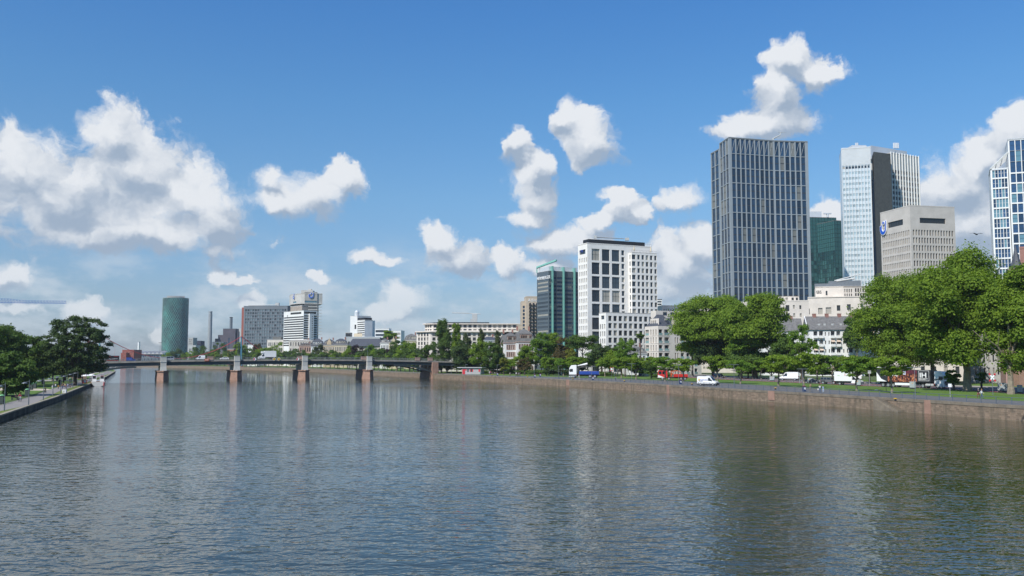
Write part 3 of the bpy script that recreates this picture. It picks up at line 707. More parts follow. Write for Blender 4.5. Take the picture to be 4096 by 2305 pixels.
# ---- white stone tower with big windows, side volume and low front block
def white_tower():
    s = 3.0842; X = lambda x: 2280 + x / s; Yp = lambda y: 930 + y / s
    A, Bq, Cq, D, zt, Wd, Dd = corners(X(97), X(213), X(1005), Yp(127), 450, 25)
    B = Bld("office_building", "white stone office tower with paired tall dark windows and black roof storey", "office building", A)
    ku = Wd / (1005 - 213.); kv = (zt - ZY(Yp(1225), 452)) / (1225 - 133.)     # metres per crop pixel
    H = zt - 2.3; top = 133; r = []
    U = lambda x: (x - 213) * ku; Vv = lambda y: H - (y - top) * kv
    for k in range(9):
        y0 = 202 + 170 * k
        for xa, xb in ((265, 360), (388, 482), (508, 602)): r.append((U(xa), U(xb), Vv(y0 + 145), Vv(y0), "four", G_OFF))
        for q in (0, 85): r.append((U(626), U(662), Vv(y0 + q + 62), Vv(y0 + q), "plain"))
    B.facade(A, Bq, 2.3, zt, r, "wall", M_WHITE, .4, G_OFF)
    kd = Dd / 116.; r = []
    for k in range(18):
        y0 = 165 + 84 * (k + 2) - 20
        for c in range(5): r.append(((12 + c * 21.5) * kd, (22 + c * 21.5) * kd, Vv(y0 + 55), Vv(y0)))
    r.append((20 * kd, 92 * kd, Vv(265), Vv(208), "two"))
    B.facade(D, A, 2.3, zt, r, "wall", M_WHITE, .4, G_OFF)
    B.plain([Bq, Cq, D], 2.3, zt, "wall", M_WHITE); B.mb("roof", M_CONC).prism([v2(p) for p in (A, Bq, Cq, D)], zt - .6, zt - .3)
    a, b = dirv(25), dirv(115)
    for o, w, d_, z, h in ((A + a * .1 + b * .1, Wd - .2, .25, zt, .25),): B.mb("coping", M_WHITE).obox(o, a, -b, 0, w, -Dd + .2, 0, zt - .3, zt + .05)
    pen = [A + a * 2.2 + b * 2.5, A + a * (Wd - 2.5) + b * 2.5, A + a * (Wd - 2.5) + b * (Dd - 1.5), A + a * 2.2 + b * (Dd - 1.5)]
    B.mb("roof_storey", M_BLACK).prism([v2(p) for p in pen], zt, zt + 2.3)
    rl = B.mb("roof_railing", M_DMET)
    for q in np.linspace(0, Wd, 30): p = A + a * q; rl.tube((p.x, p.y, zt), (p.x, p.y, zt + 1.1), .03, .03, 4)
    rl.tube(V3(A, zt + 1.1), V3(Bq, zt + 1.1), .04, .04, 4)
    cr = MB(); p = pen[0] + a * 6 + b * 3; cr.tube(V3(p, zt + 4), V3(p + a * 17, zt + 4.1), .25, .18, 6); cr.box(p.x - 1, p.x + .4, p.y - .5, p.y + .5, zt + 3.2, zt + 4.8); cr.box(p.x + 16, p.x + 18, p.y + 7, p.y + 8.5, zt + 3.2, zt + 4.6)
    link("roof_crane", cr.mesh("roof_crane", M_LGREY, B.o), B.root)
    # side volume standing forward at the right
    C2 = A + a * U(712) - b * 3.2; z2 = zt - (243 - 150) * kv; kk = ku
    W2 = solve_len(V3(C2, z2), a, X(1070)); E2 = C2 + a * W2; r = []; H2 = z2 - 2.3
    pu = W2 / 358.
    for k in range(17):
        y0 = 275 + 84.5 * k - 243; v1 = H2 - y0 * kv; v0 = v1 - 58 * kv
        for xa, xb in ((2, 54), (80, 116), (140, 176), (200, 236), (261, 296), (322, 356)): r.append((xa * pu, xb * pu, v0, v1, "plain"))
    B.facade(C2, E2, 2.3, z2, r, "wall", M_WHITE, .35, G_OFF)
    r = [(.9, 2.0, q[2], q[3], "plain") for q in r[::6]]
    B.facade(C2 + b * 3.2, C2, 2.3, z2, r, "wall", M_WHITE, .35, G_OFF)
    B.plain([E2, E2 + b * (Dd * .8), C2 + b * 3.2], 2.3, z2, "wall", M_WHITE); MB().prism([v2(p) for p in (C2, E2, E2 + b * Dd * .8, C2 + b * 3.3)], z2 - .3, z2 - .1).build("roof", M_CONC, B.root, B.o)
    rl.tube(V3(C2, z2 + 1), V3(E2, z2 + 1), .04, .04, 4)
    for q in np.linspace(0, W2, 18): p = C2 + a * q; rl.tube((p.x, p.y, z2 - .2), (p.x, p.y, z2 + 1), .03, .03, 4)
    for q in (U(763) - U(712), U(972) - U(712)):
        p = C2 + a * q + b * 1.5; mb = MB(); mb.lathe([(.06, 0), (.06, 1.0), (.42, 1.1), (.30, 2.4), (.06, 3.6)], 10, (p.x, p.y, z2))
        tag(link("parasol", mb.mesh("parasol", M_CREAM), None), "closed beige parasol on the roof terrace of the white tower" + (", left one" if q < 10 else ", right one"), "parasol", "closed parasols on the roof terrace")
    # low front block
    C3 = P(X(443), Yp(985), 436); z3 = C3.z; C3.z = 0; W3 = solve_len(V3(C3, z3), a, X(1110)); D3 = solve_len(V3(C3, z3), b, X(357)); E3 = C3 + a * W3; H3 = z3 - 2.3
    k3 = W3 / (1110 - 443.); kv3 = (z3 - ZY(Yp(1390), 437)) / (1390 - 985.); r = []
    for k in range(8):
        v1 = H3 - (1028 - 985 + 90 * k) * kv3
        for c in range(10): r.append(((472 - 443 + 62.6 * c) * k3, (513 - 443 + 62.6 * c) * k3, v1 - 64 * kv3, v1, "two"))
    B.facade(C3, E3, 2.3, z3, r, "wall", M_WHITE, .35, G_OFF)
    r = [(D3 * (.12 + .3 * c), D3 * (.27 + .3 * c), H3 - (1040 - 985 + 90 * k + 62) * kv3, H3 - (1040 - 985 + 90 * k) * kv3) for k in range(1, 8) for c in range(3)] + [(D3 * .3, D3 * .75, H3 - 85 * kv3, H3 - 38 * kv3, "two")]
    B.facade(C3 + b * D3, C3, 2.3, z3, r, "wall", M_WHITE, .35, G_OFF)
    B.plain([E3, E3 + b * D3, C3 + b * D3], 2.3, z3, "wall", M_WHITE); MB().prism([v2(p) for p in (C3, E3, E3 + b * D3, C3 + b * D3)], z3 - .4, z3 - .05).build("roof", M_CONC, B.root, B.o)
    p = D + (A - D) * .2; n = dirv(205)
    t = text_part("CMS", M_BLUEL, B.root, V3(p + n * .15 - B.o, zt - 4.4), (PI / 2, 0, math.radians(-65)), 1.9, "sign_lettering", .06)
    return B.finish()
white_tower()
# ---- dark green-grey glass block with mint fins
def fin_block():
    sc = 2.2314; X = lambda x: 2050 + x / sc; Yp = lambda y: 900 + y / sc
    A, Bq, Cq, D, zt, Wd, Dd = corners(X(218), X(322), X(600), Yp(408), 600, 25)
    B = Bld("office_building", "dark glass office block with mint green vertical fins beside the white tower", "office building", A); H = zt - 2.3
    fl = 34; pv = (zt - ZY(Yp(970), 600)) / ((970 - 408) / 36.5); a, b = dirv(25), dirv(115); n = -b; nl = -a
    r = lambda Lg, c, m0, m1: [(m0 + (Lg - m0 - m1) * (k + .03) / c, m0 + (Lg - m0 - m1) * (k + .97) / c, H - pv * (i + 1) - 3 + .2, H - pv * (i + 1) - 3 + pv * .58, "ribbon", G_OFF if c == 1 else G_DARK) for i in range(int(H / pv) - 2) for k in range(c)]
    MD = pm("blue_grey_spandrel", (0.085, 0.105, 0.12), .08, .5, .3, coat=.4)
    B.facade(D, A, 2.3, zt, r(Dd, 1, .4, .4), "wall", MD, .12, G_OFF); B.facade(A, Bq, 2.3, zt, r(Wd, 4, .3, .3), "wall", MD, .12, G_DARK)
    B.plain([Bq, Cq, D], 2.3, zt, "wall", MD); B.mb("roof", M_CONC).prism([v2(p) for p in (A, Bq, Cq, D)], zt - .4, zt)
    B.mb("roof_storey", M_WALU).prism([v2(p) for p in (A + a * 1 + b * 1.5, Bq - a * 1 + b * 1.5, Cq - a * 1 - b * 1, D + a * 1 - b * 1)], zt, zt + 3)
    for k, x in enumerate((353, 452, 549)):
        u = solve_len(V3(A, zt), a, X(x)); zz = ZY(Yp((367, 372, 376)[k]), 600)
        mb = MB(); mb.obox(A, a, n, u - .42, u + .42, -2, 1.4, 2.3, zz); mb.obox(A, a, n, u - .38, u + .38, -Dd * .9, -2, zz - 1.6, zz - .05)
        link("fin", mb.mesh("fin", M_MINT, B.o), B.root)
    mb = MB(); q = V3(D, zt + 3.6); e = V3(A + a * 6, zt + 7.2); mb.tube(q, e, .8, .8, 4); mb.tube(V3(D, zt), q, .5, .5, 4); link("roof_beam", mb.mesh("roof_beam", M_MINT, B.o), B.root)
    text_part("N\u00dcRNBERGER", M_SIGNW, B.root, V3(D + (A - D) * .02 + nl * .2 - B.o, zt - 5.4), (PI / 2, 0, math.radians(-65)), 3.1, "sign_lettering", .12, False, 1.0)
    return B.finish()
fin_block()
# ---- bank tower: pale striped slab, dark core, grey slab
def bank_tower():
    sc = 1.8128; X = lambda x: 3300 + x / sc; Yp = lambda y: 450 + y / sc
    a, b = dirv(25), dirv(115); A, Bq, Cq, D, zt, Wd, Dd = corners(None, X(118), X(325), Yp(262), 600, -17, 26)
    B = Bld("office_tower", "tall pale bank tower with a dark grey core between two window slabs", "tower", A); H = zt - 2.3; fl = 3.72; a4 = dirv(-17)
    top = (402 - 262) / sc * 600 / F * .98; n = int((H - top) / fl); r = []
    for i in range(n):
        v = H - top - fl * i
        for k in range(9): r.append((.4 + (Wd - .8) * (k + .06) / 9, .4 + (Wd - .8) * (k + .94) / 9, v - fl * .46, v, "plain", G_PALE if i else G_OFF))
    MP = pm("pale_striped_panel", (0.62, 0.68, 0.70), .06, .1, .3, .2)
    B.facade(A, Bq, 2.3, zt, r, "wall", MP, .08, G_PALE, M_WALU); B.plain([Bq, Cq, D, A], 2.3, zt, "wall", MP)
    mm = B.mb("mullion", M_MULLW)
    for k in range(28): u = Wd * k / 27; mm.obox(A, a4, dirv(-107), u - .14, u + .14, 0, .5, zt - top + .6 if k % 3 else 2.3, zt + .3)
    # dark core
    s0 = P(X(352), Yp(285), 592); zc = s0.z; s0.z = 0; s1 = s0 + dirv(25) * solve_len(V3(s0, zc), dirv(25), X(475)); bb = dirv(72)
    core = [s0, s1, s1 + bb * 16, s0 + bb * 16]; B.mb("core", pm("dark_slate_panel", (0.085, 0.085, 0.075), .25, .6, .6)).prism([v2(p) for p in core], 2.3, zc)
    sl = MB(); e0 = Bq; e1 = s0 + bb * 5; sl.quad(V3(e0, 2.3), V3(e1, 2.3), V3(e1, zc - 18), V3(e0, zc - 18)); sl.quad(V3(e0, 2.3), V3(e1 + dirv(100) * 3, 2.3), V3(e1 + dirv(100) * 3, zt), V3(e0, zt)); sl.build("recess", G_DARK, B.root, B.o)
    # right slab
    r0 = P(X(475), Yp(290), 612); zr = r0.z; r0.z = 0; ar = dirv(28); Wr = solve_len(V3(r0, zr), ar, X(676)); r1 = r0 + ar * Wr; r = []; Hr = zr - 2.3; tp = top * .95; nr = int((Hr - tp) / fl)
    for i in range(nr):
        v = Hr - tp - fl * i
        for k in range(10): r.append((.3 + (Wr - .6) * (k + .12) / 10, .3 + (Wr - .6) * (k + .88) / 10, v - fl * .62, v, "two", G_OFF))
    ML = pm("grey_white_panel", (0.50, 0.50, 0.47), .08, .2, .6)
    B.facade(r0, r1, 2.3, zr, r, "wall_panel", ML, .12, G_OFF, M_DMET); B.plain([r1, r1 + dirv(118) * 24, r0 + dirv(118) * 24, r0], 2.3, zr, "wall_panel", ML)
    for k in range(11): u = Wr * k / 10; mm.obox(r0, ar, dirv(-62), u - .2, u + .2, 0, .6, 2.3, zr + .5)
    B.mb("roof", M_CONC).prism([v2(p) for p in (A, Bq, Cq, D)], zt - 1, zt - .4).prism([v2(p) for p in (r0, r1, r1 + dirv(118) * 24, r0 + dirv(118) * 24)], zr - 1, zr - .4)
    ph = MB(); q0 = P(X(335), Yp(240), 622); q1 = P(X(592), Yp(245), 640); ph.prism([v2(q0), v2(q1), (q1.x, q1.y + 20), (q0.x, q0.y + 20)], zr - 2, q0.z)
    q2 = P(X(195), Yp(238), 612); q3 = P(X(300), Yp(240), 612); ph.prism([v2(q2), v2(q3), (q3.x, q3.y + 8), (q2.x, q2.y + 8)], zt - 1, q2.z)
    for x in (225, 235, 500, 510, 520, 530): p = P(X(x), Yp(230), 630); ph.tube((p.x, p.y, p.z - 3), (p.x, p.y, p.z + .8), .7, .7, 8)
    ph.build("plant_room", M_WALU, B.root, B.o)
    B.finish()
bank_tower()
# ---- grey stone fund building with round logo
def emblem(parent, p, rz, w, h, back=None, name="logo"):
    """open blue U with one long arm and a dot, white edged, standing proud of the wall"""
    g = thing_part(name, parent, p, rz); BL = pm("logo_blue", (.008, .09, .50) if back is not M_LGREY else (.012, .02, .22), .05, 1, .4)
    def band(mat, o, y0, y1, nm):
        pts = []; n = 14
        for k in range(n + 1): t = PI + PI * k / n; pts.append((w * (.42 + o) * math.cos(t), -h * .12 + h * (.36 + o) * math.sin(t)))
        pts += [(w * (.44 + o), h * (.46 + o)), (w * (.36 - o), h * (.46 + o))]
        for k in range(n + 1): t = 2 * PI - PI * k / n; pts.append((w * ((.02 + (.22 - o)) if k < n / 2 else 0) * 0 + w * (.05 + (.24 - o) * math.cos(t)), -h * .06 + h * (.22 - o) * math.sin(t)))
        pts += [(-w * (.16 - o), h * (.22 + o)), (-w * (.42 + o), h * (.10 + o))]
        m = MB(); q = len(pts)
        for a_, b_ in zip(pts, pts[1:] + pts[:1]): m.quad((a_[0], y1, a_[1]), (a_[0], y0, a_[1]), (b_[0], y0, b_[1]), (b_[0], y1, b_[1]))
        for t in tessellate_polygon([[Vector((r[0], r[1], 0)) for r in pts]]): m.f.append(tuple(len(m.v) + k for k in range(3))); m.v += [(pts[k][0], y0, pts[k][1]) for k in t]; m.m.append(0)
        m.build(nm, mat, g)
    band(M_SIGNW, .05, -.38, 0, "rim"); band(BL, 0, -.5, -.39, "bowl")
    for mt, r, y, nm in ((M_SIGNW, .15, -.36, "dot_rim"), (BL, .10, -.5, "dot")): MB().tube((w * .06, 0, h * .34), (w * .06, y, h * .34), w * r * 1.2, w * r * 1.2, 16).build(nm, mt, g)
def thing_part(name, parent, p, rz):
    mb = MB(); mb.box(-.3, .3, .02, .3, -.3, .3); o = mb.build(name, M_LGREY, parent); o.location = p; o.rotation_euler = (0, 0, rz); return o
def fund_building():
    sc = 1.8128; X = lambda x: 3300 + x / sc; Yp = lambda y: 450 + y / sc; MS = pm("grey_travertine", (0.52, 0.485, 0.44), .10, .3, .75)
    A, Bq, Cq, D, zt, Wd, Dd = corners(X(400), X(615), X(938), Yp(678), 400, 12); B = Bld("office_building", "grey stone office block with louvre slots and a round blue logo", "office building", A); H = zt - 2.3
    fl = (zt - ZY(Yp(1130), 400)) / ((1130 - 678) / 56.); nl = int((H - 11.5) / fl)
    def rr(Lg, c, m):
        o = []
        for i in range(nl):
            for k in range(c):
                u = m + (Lg - 2 * m) * (k + .5) / c; w = (Lg - 2 * m) / c
                o.append((u - w * .29, u + w * .29, H - 11.6 - fl * i + .9 - fl * .78 + .2, H - 11.6 - fl * i + .9, "plain"))
        return o
    r = rr(Wd, 15, .8) + [(Wd * .21, Wd * .79, H - 7.6, H - 5.2, "ribbon", G_BAND)]
    B.facade(A, Bq, 2.3, zt, r, "wall", MS, .45, G_OFF, M_DMET)
    r = rr(Dd, 16, .8) + [(Dd * .25, Dd * .76, H - 7.8, H - 5.2, "ribbon", G_BAND)]
    B.facade(D, A, 2.3, zt, r, "wall", MS, .45, G_OFF, M_DMET)
    B.plain([Bq, Cq, D], 2.3, zt, "wall", MS); parapet_roof(B, [A, Bq, Cq, D], zt - .1, MS, h=.5, over=.05)
    p = D + (A - D) * .12 + dirv(192) * .2
    emblem(B.root, V3(p - B.o, zt - 7.2), math.radians(-78), 5.2, 6.6, M_SIGNW)
    return B.finish()
fund_building()
M_BFR = pm("dark_blue_frame", (.03, .06, .11), .1, 1, .4)
# ---- white-framed blue glass tower at the right edge
def right_tower():
    k = 2.2308; X = lambda x: 3920 + x / k; Yp = lambda y: 450 + y / k; Y = 330
    c = P(X(92), Yp(505), Y); zt = c.z; c.z = 0; a = dirv(-26); W1 = solve_len(V3(c, zt), a, X(250)); d1 = c + a * W1
    B = Bld("office_tower", "white framed blue glass tower with a sloped left shoulder at the right edge", "tower", c); H = zt - 2.3; fl = (zt - ZY(Yp(1290), Y)) / (1290 - 505) * 89
    r = [(.5 + (W1 - .6) * (q + .06) / 5.2, .5 + (W1 - .6) * (q + .92) / 5.2, H - fl * (i + 1) + .3, H - fl * i - .2, "sash") for i in range(int(H / fl)) for q in range(5)]
    B.facade(c, d1, 2.3, zt, r, "wall", M_MULLW, .3, G_BLUE, M_MULLW)
    b = dirv(64); B.plain([d1 + b * 18, c + b * 18, c], 2.3, zt, "wall", M_MULLW)
    z2 = ZY(Yp(240), Y - 3); c2 = P(X(246), Yp(240), Y - 3); c2.z = 0; W2 = 18; d2 = c2 + dirv(-20) * W2; H2 = z2 - 2.3; cols = 9; up = (240 - 535) / k
    r = []; zz = z2 - ZY(Yp(545), Y - 3)
    for q in range(cols):
        u0, u1 = .4 + (W2 - .6) * (q + .06) / cols, .4 + (W2 - .6) * (q + .92) / cols
        for j in range(3): r.append((u0, u1, H2 - zz + .3 + (zz - .6) * j / 3, H2 - zz + .3 + (zz - .6) * (j + 1) / 3 - .05, "sash"))
        for i in range(int((H2 - zz) / fl)): r.append((u0, u1, H2 - zz - fl * (i + 1) + .3, H2 - zz - fl * i - .2, "sash"))
    B.facade(c2, d2, 2.3, z2, r, "wall", M_MULLW, .2, G_BLUE, M_BFR); B.plain([d2, d2 + b * 20, c2 + b * 20, c2], 2.3, z2, "wall", M_MULLW)
    # sloped white lattice shoulder
    zs = ZY(Yp(372), Y); mb = MB()
    for t in np.linspace(0, 1, 7):
        p0 = c + b * 14 * t; q0 = c2 + b * 14 * t; mb.tube(V3(p0, zt), (q0.x, q0.y, zs), .32, .32, 4)
    for t in np.linspace(0, 1, 4): p = c.lerp(c2, t); z = zt + (zs - zt) * t; mb.tube((p.x, p.y, z), (p.x + b.x * 14, p.y + b.y * 14, z), .25, .25, 4)
    link("sloped_lattice", mb.mesh("sloped_lattice", M_MULLW, B.o), B.root)
    B.mb("roof", M_WALU).prism([v2(p) for p in (c, d1, d1 + b * 18, c + b * 18)], zt - .6, zt - .2).prism([v2(p) for p in (c2, d2, d2 + b * 20, c2 + b * 20)], z2 - .6, z2 + .2)
    return B.finish()
right_tower()
Bq_ = simple("brick_building", "red brown brick building peeking in at the right edge above the trees", "building", None, 4078, 4160, 996, 250, M_BROWNB, 3, 9, ang=-30, D=14, fu=.5, fv=.6, gm=G_DARK, roof=M_BROWNB); Bq_.finish()
def spire():
    p = P(4061, 982, 235); r = thing("church_spire", "pointed dark slate church spire behind the right hand plane trees", "church spire", (p.x, p.y, 2.3))
    zb = ZY(1075, 235); mb = MB(); mb.lathe([(1.55, zb - 2.3), (.75, (p.z + zb) / 2 - 2.3), (.06, p.z - 2.3)], 8); link("spire_roof", mb.mesh("spire_roof", M_SLATE), r)
    mb = MB(); mb.box(-1.3, 1.3, -1.3, 1.3, 0, zb - 2.3); mb.box(-1.5, 1.5, -1.5, 1.5, zb - 2.8, zb - 2.35); link("tower_wall", mb.mesh("tower_wall", M_SANDST), r)
    for k in range(4):
        m2 = MB(); m2.lathe([(.05, 0), (.05, .2)], 6); c, s = math.cos(k * PI / 2), math.sin(k * PI / 2); m2 = MB(); m2.box(-.45, .45, -.06, .06, 0, 2.2); o = m2.build("louvre_window", M_DMET, r); o.location = (c * 1.32, s * 1.32, zb - 6.5); o.rotation_euler = (0, 0, k * PI / 2 + PI / 2)
spire()
# ---- twin teal glass towers
def teal(px0, pxc, px1, pyt, Y, ang, label, D=22):
    A, Bq, Cq, D_, zt, Wd, Dd = corners(px0, pxc, px1, pyt, Y, ang, D); B = Bld("glass_tower", label, "tower", A); H = zt - 2.3; fl = 3.6; n = int(H / fl)
    MT = pm("dark_teal_frame", (0.012, 0.05, 0.043), .1, .2, .35)
    for p, q, Lg in ((A, Bq, Wd), (D_, A, Dd)):
        c = max(3, int(Lg / 2.6)); B.facade(p, q, 2.3, zt, [(.15 + (Lg - .3) * (k + .06) / c, .15 + (Lg - .3) * (k + .94) / c, H - fl * (i + 1) + .25, H - fl * i - .12, "sash") for i in range(n) for k in range(c)], "wall", MT, .1, G_TEAL, MT)
    B.plain([Bq, Cq, D_], 2.3, zt, "wall", MT); B.mb("roof", M_DCONC).prism([v2(p) for p in (A, Bq, Cq, D_)], zt - .5, zt - .1)
    if pyt < 880:
        m = B.mb("plant_room", M_WALU); p = P(3255, 848, Y + 3); m.box(p.x - 6, p.x + 7, p.y, p.y + 10, zt, zt + 5.4); p = P(3310, 860, Y + 3); m.tube((p.x, p.y, zt), (p.x, p.y, zt + 3), 1, 1, 8); m.box(p.x - 3.4, p.x + 3.4, p.y - 1, p.y + 1, zt + 3, zt + 3.9)
    B.finish()
teal(3205, 3226, 3345, 868, 800, 8, "teal glass tower with white rooftop plant, behind the dark office tower", 30)
teal(3285, 3337, 3386, 881, 740, 20, "faceted teal glass tower with clear corner, in front of its twin")
# ---- beige villas and blocks on the right bank
def balcony_block():
    """pale stone apartment house with recessed glass-fronted balconies and a dark hipped roof"""
    s = 5.179; X = lambda x: 2560 + x / s; Yp = lambda y: 1230 + y / s
    A, Bq, Cq, D, zt, Wd, Dd = corners(X(100), X(375), X(605), Yp(385), 415, 25)
    B = Bld("apartment_house", "pale stone apartment house with recessed glass balconies and a dark hipped roof", "apartment house", A); H = zt - 2.3; fl = (zt - ZY(Yp(1045), 415)) / (1045 - 385) * 162.5
    a, b = dirv(25), dirv(115)
    def bays(Lg, spec, n=7):
        r = []
        for i in range(n):
            v1 = H - 1.55 - fl * i
            for kind, u0, u1 in spec:
                r.append((u0 * Lg, u1 * Lg, v1 - fl * (.72 if kind == "b" else .74), v1, "two" if kind == "b" else "plain", G_HOME) + (() if 1 else ()))
        return r
    def balc(p, d, n, Lg, spec, cnt=7):
        for i in range(cnt):
            v1 = 2.3 + H - 1.55 - fl * i
            for kind, u0, u1 in spec:
                if kind == "b":
                    mb = MB(); mb.obox(p, d, n, u0 * Lg, u1 * Lg, -.06, .0, v1 - fl * .74, v1 - fl * .74 + fl * .30)
                    link("balcony_rail", mb.mesh("balcony_rail", G_BALC, B.o), B.root)
    f1 = (("b", .05, .38), ("b", .55, .97)); fL = (("b", .04, .30), ("w", .42, .49), ("w", .60, .67), ("w", .80, .87))
    B.facade(A, Bq, 2.3, zt, bays(Wd, f1), "wall", M_STONE, 1.5, G_HOME); balc(A, a, -b, Wd, f1)
    B.facade(D, A, 2.3, zt, bays(Dd, fL), "wall", M_STONE, .55, G_HOME); balc(D, -b, -a, Dd, fL)
    # right wing, one step back then forward
    E0 = Bq + a * .02; W2 = solve_len(V3(E0, zt), a, X(690)); E1 = E0 + a * W2; B.facade(E0, E1, 2.3, zt + .3, [], "wall", M_STONE)
    W3 = solve_len(V3(E1, zt), a, X(815)); E2 = E1 + a * W3; r = bays(W3, (("w", .22, .40), ("w", .62, .80))); B.facade(E1, E2, 2.3, zt + .5, r, "wall", M_STONE, .5, G_HOME)
    W4 = solve_len(V3(E2, zt), a, X(1260)); E3 = E2 + a * W4; f4 = (("b", .05, .20), ("b", .31, .45), ("w", .55, .60), ("b", .68, .82)); r = bays(W4, f4)
    B.facade(E2, E3, 2.3, zt + .9, r, "wall", M_STONE, 1.3, G_HOME); balc(E2, a, -b, W4, f4)
    B.plain([E3, E3 + b * Dd, D], 2.3, zt, "wall", M_STONE)
    for i in range(7):                      # floor ledges
        z = zt - 1.55 - fl * i - fl * .74 - .22
        B.mb("ledge", M_STONE).obox(A, a, -b, -.1, Wd + .1, 0, .12, z, z + .12).obox(D, -b, -a, 0, Dd, 0, .12, z, z + .12)
    # set-back top storey, roof and upper terrace
    p0 = D + (A - D) * .28 - a * 0; q0 = A + (D - A) * .02 + a * .8
    zu = ZY(Yp(230), 418); B.facade(D + (A - D) * .30 + a * .9, A + b * .6 + a * .9, zt, zu, [(Dd * .68 * t, Dd * .68 * t + .8, .4, zu - zt - .9, "plain", G_HOME) for t in (.12, .32, .52)], "top_storey", M_STONE, .4, G_HOME)
    rf = MB(); R0, R1, R2, R3 = A + a * .8 + b * .8, E1 + b * .8, E1 + b * (Dd - 1), D + a * .8 - b * 1; zr = ZY(Yp(150), 421)
    hip(rf, R0, R1, R2, R3, zt + .05, zr, ridge=.3, over=.5); o = rf.build("roof", M_SLATE, B.root, B.o)
    for k, (x, y) in enumerate(((672, 258), (697, 318))):
        p = R0 + a * (W2 + Wd) * (.55 + .06 * k) + b * (1.9 - .9 * k); m = MB(); z = zt + (zr - zt) * (.50 - .26 * k); m.obox(p, a, -b, 0, 1.1, 0, .5, z, z + .9); link("skylight", m.mesh("skylight", G_OFF, B.o), B.root)
    B.facade(R0 + a * 2 + b * 5, R1 + a * 8 + b * 5, zr - 1.5, zr + 1.9, [(4 + 4.2 * k, 6.4 + 4.2 * k, 1.2, 3.0, "plain", G_DARK) for k in range(4)], "upper_terrace", M_STONE, .2, G_DARK)
    B.plain([R3 + a * 2, R0 + a * 2 + b * 5], zr - 1.5, zr + 1.9, "upper_terrace", M_STONE); B.mb("upper_terrace", M_STONE).prism([v2(p) for p in (R0 + a * 2.1 + b * 5.1, R1 + a * 8 + b * 5.1, R2 + a * 8, R3 + a * 2.1)], zr + 1.2, zr + 1.7)
    mb = B.mb("top_storey", M_STONE); mb.obox(E2, a, -b, .2, W4, -8, -.6, zt + .9, zt + 4.4); mb.obox(E2, a, -b, 0, W4, -8.2, -.3, zt + 4.4, zt + 4.7)
    return B.finish()
balcony_block()
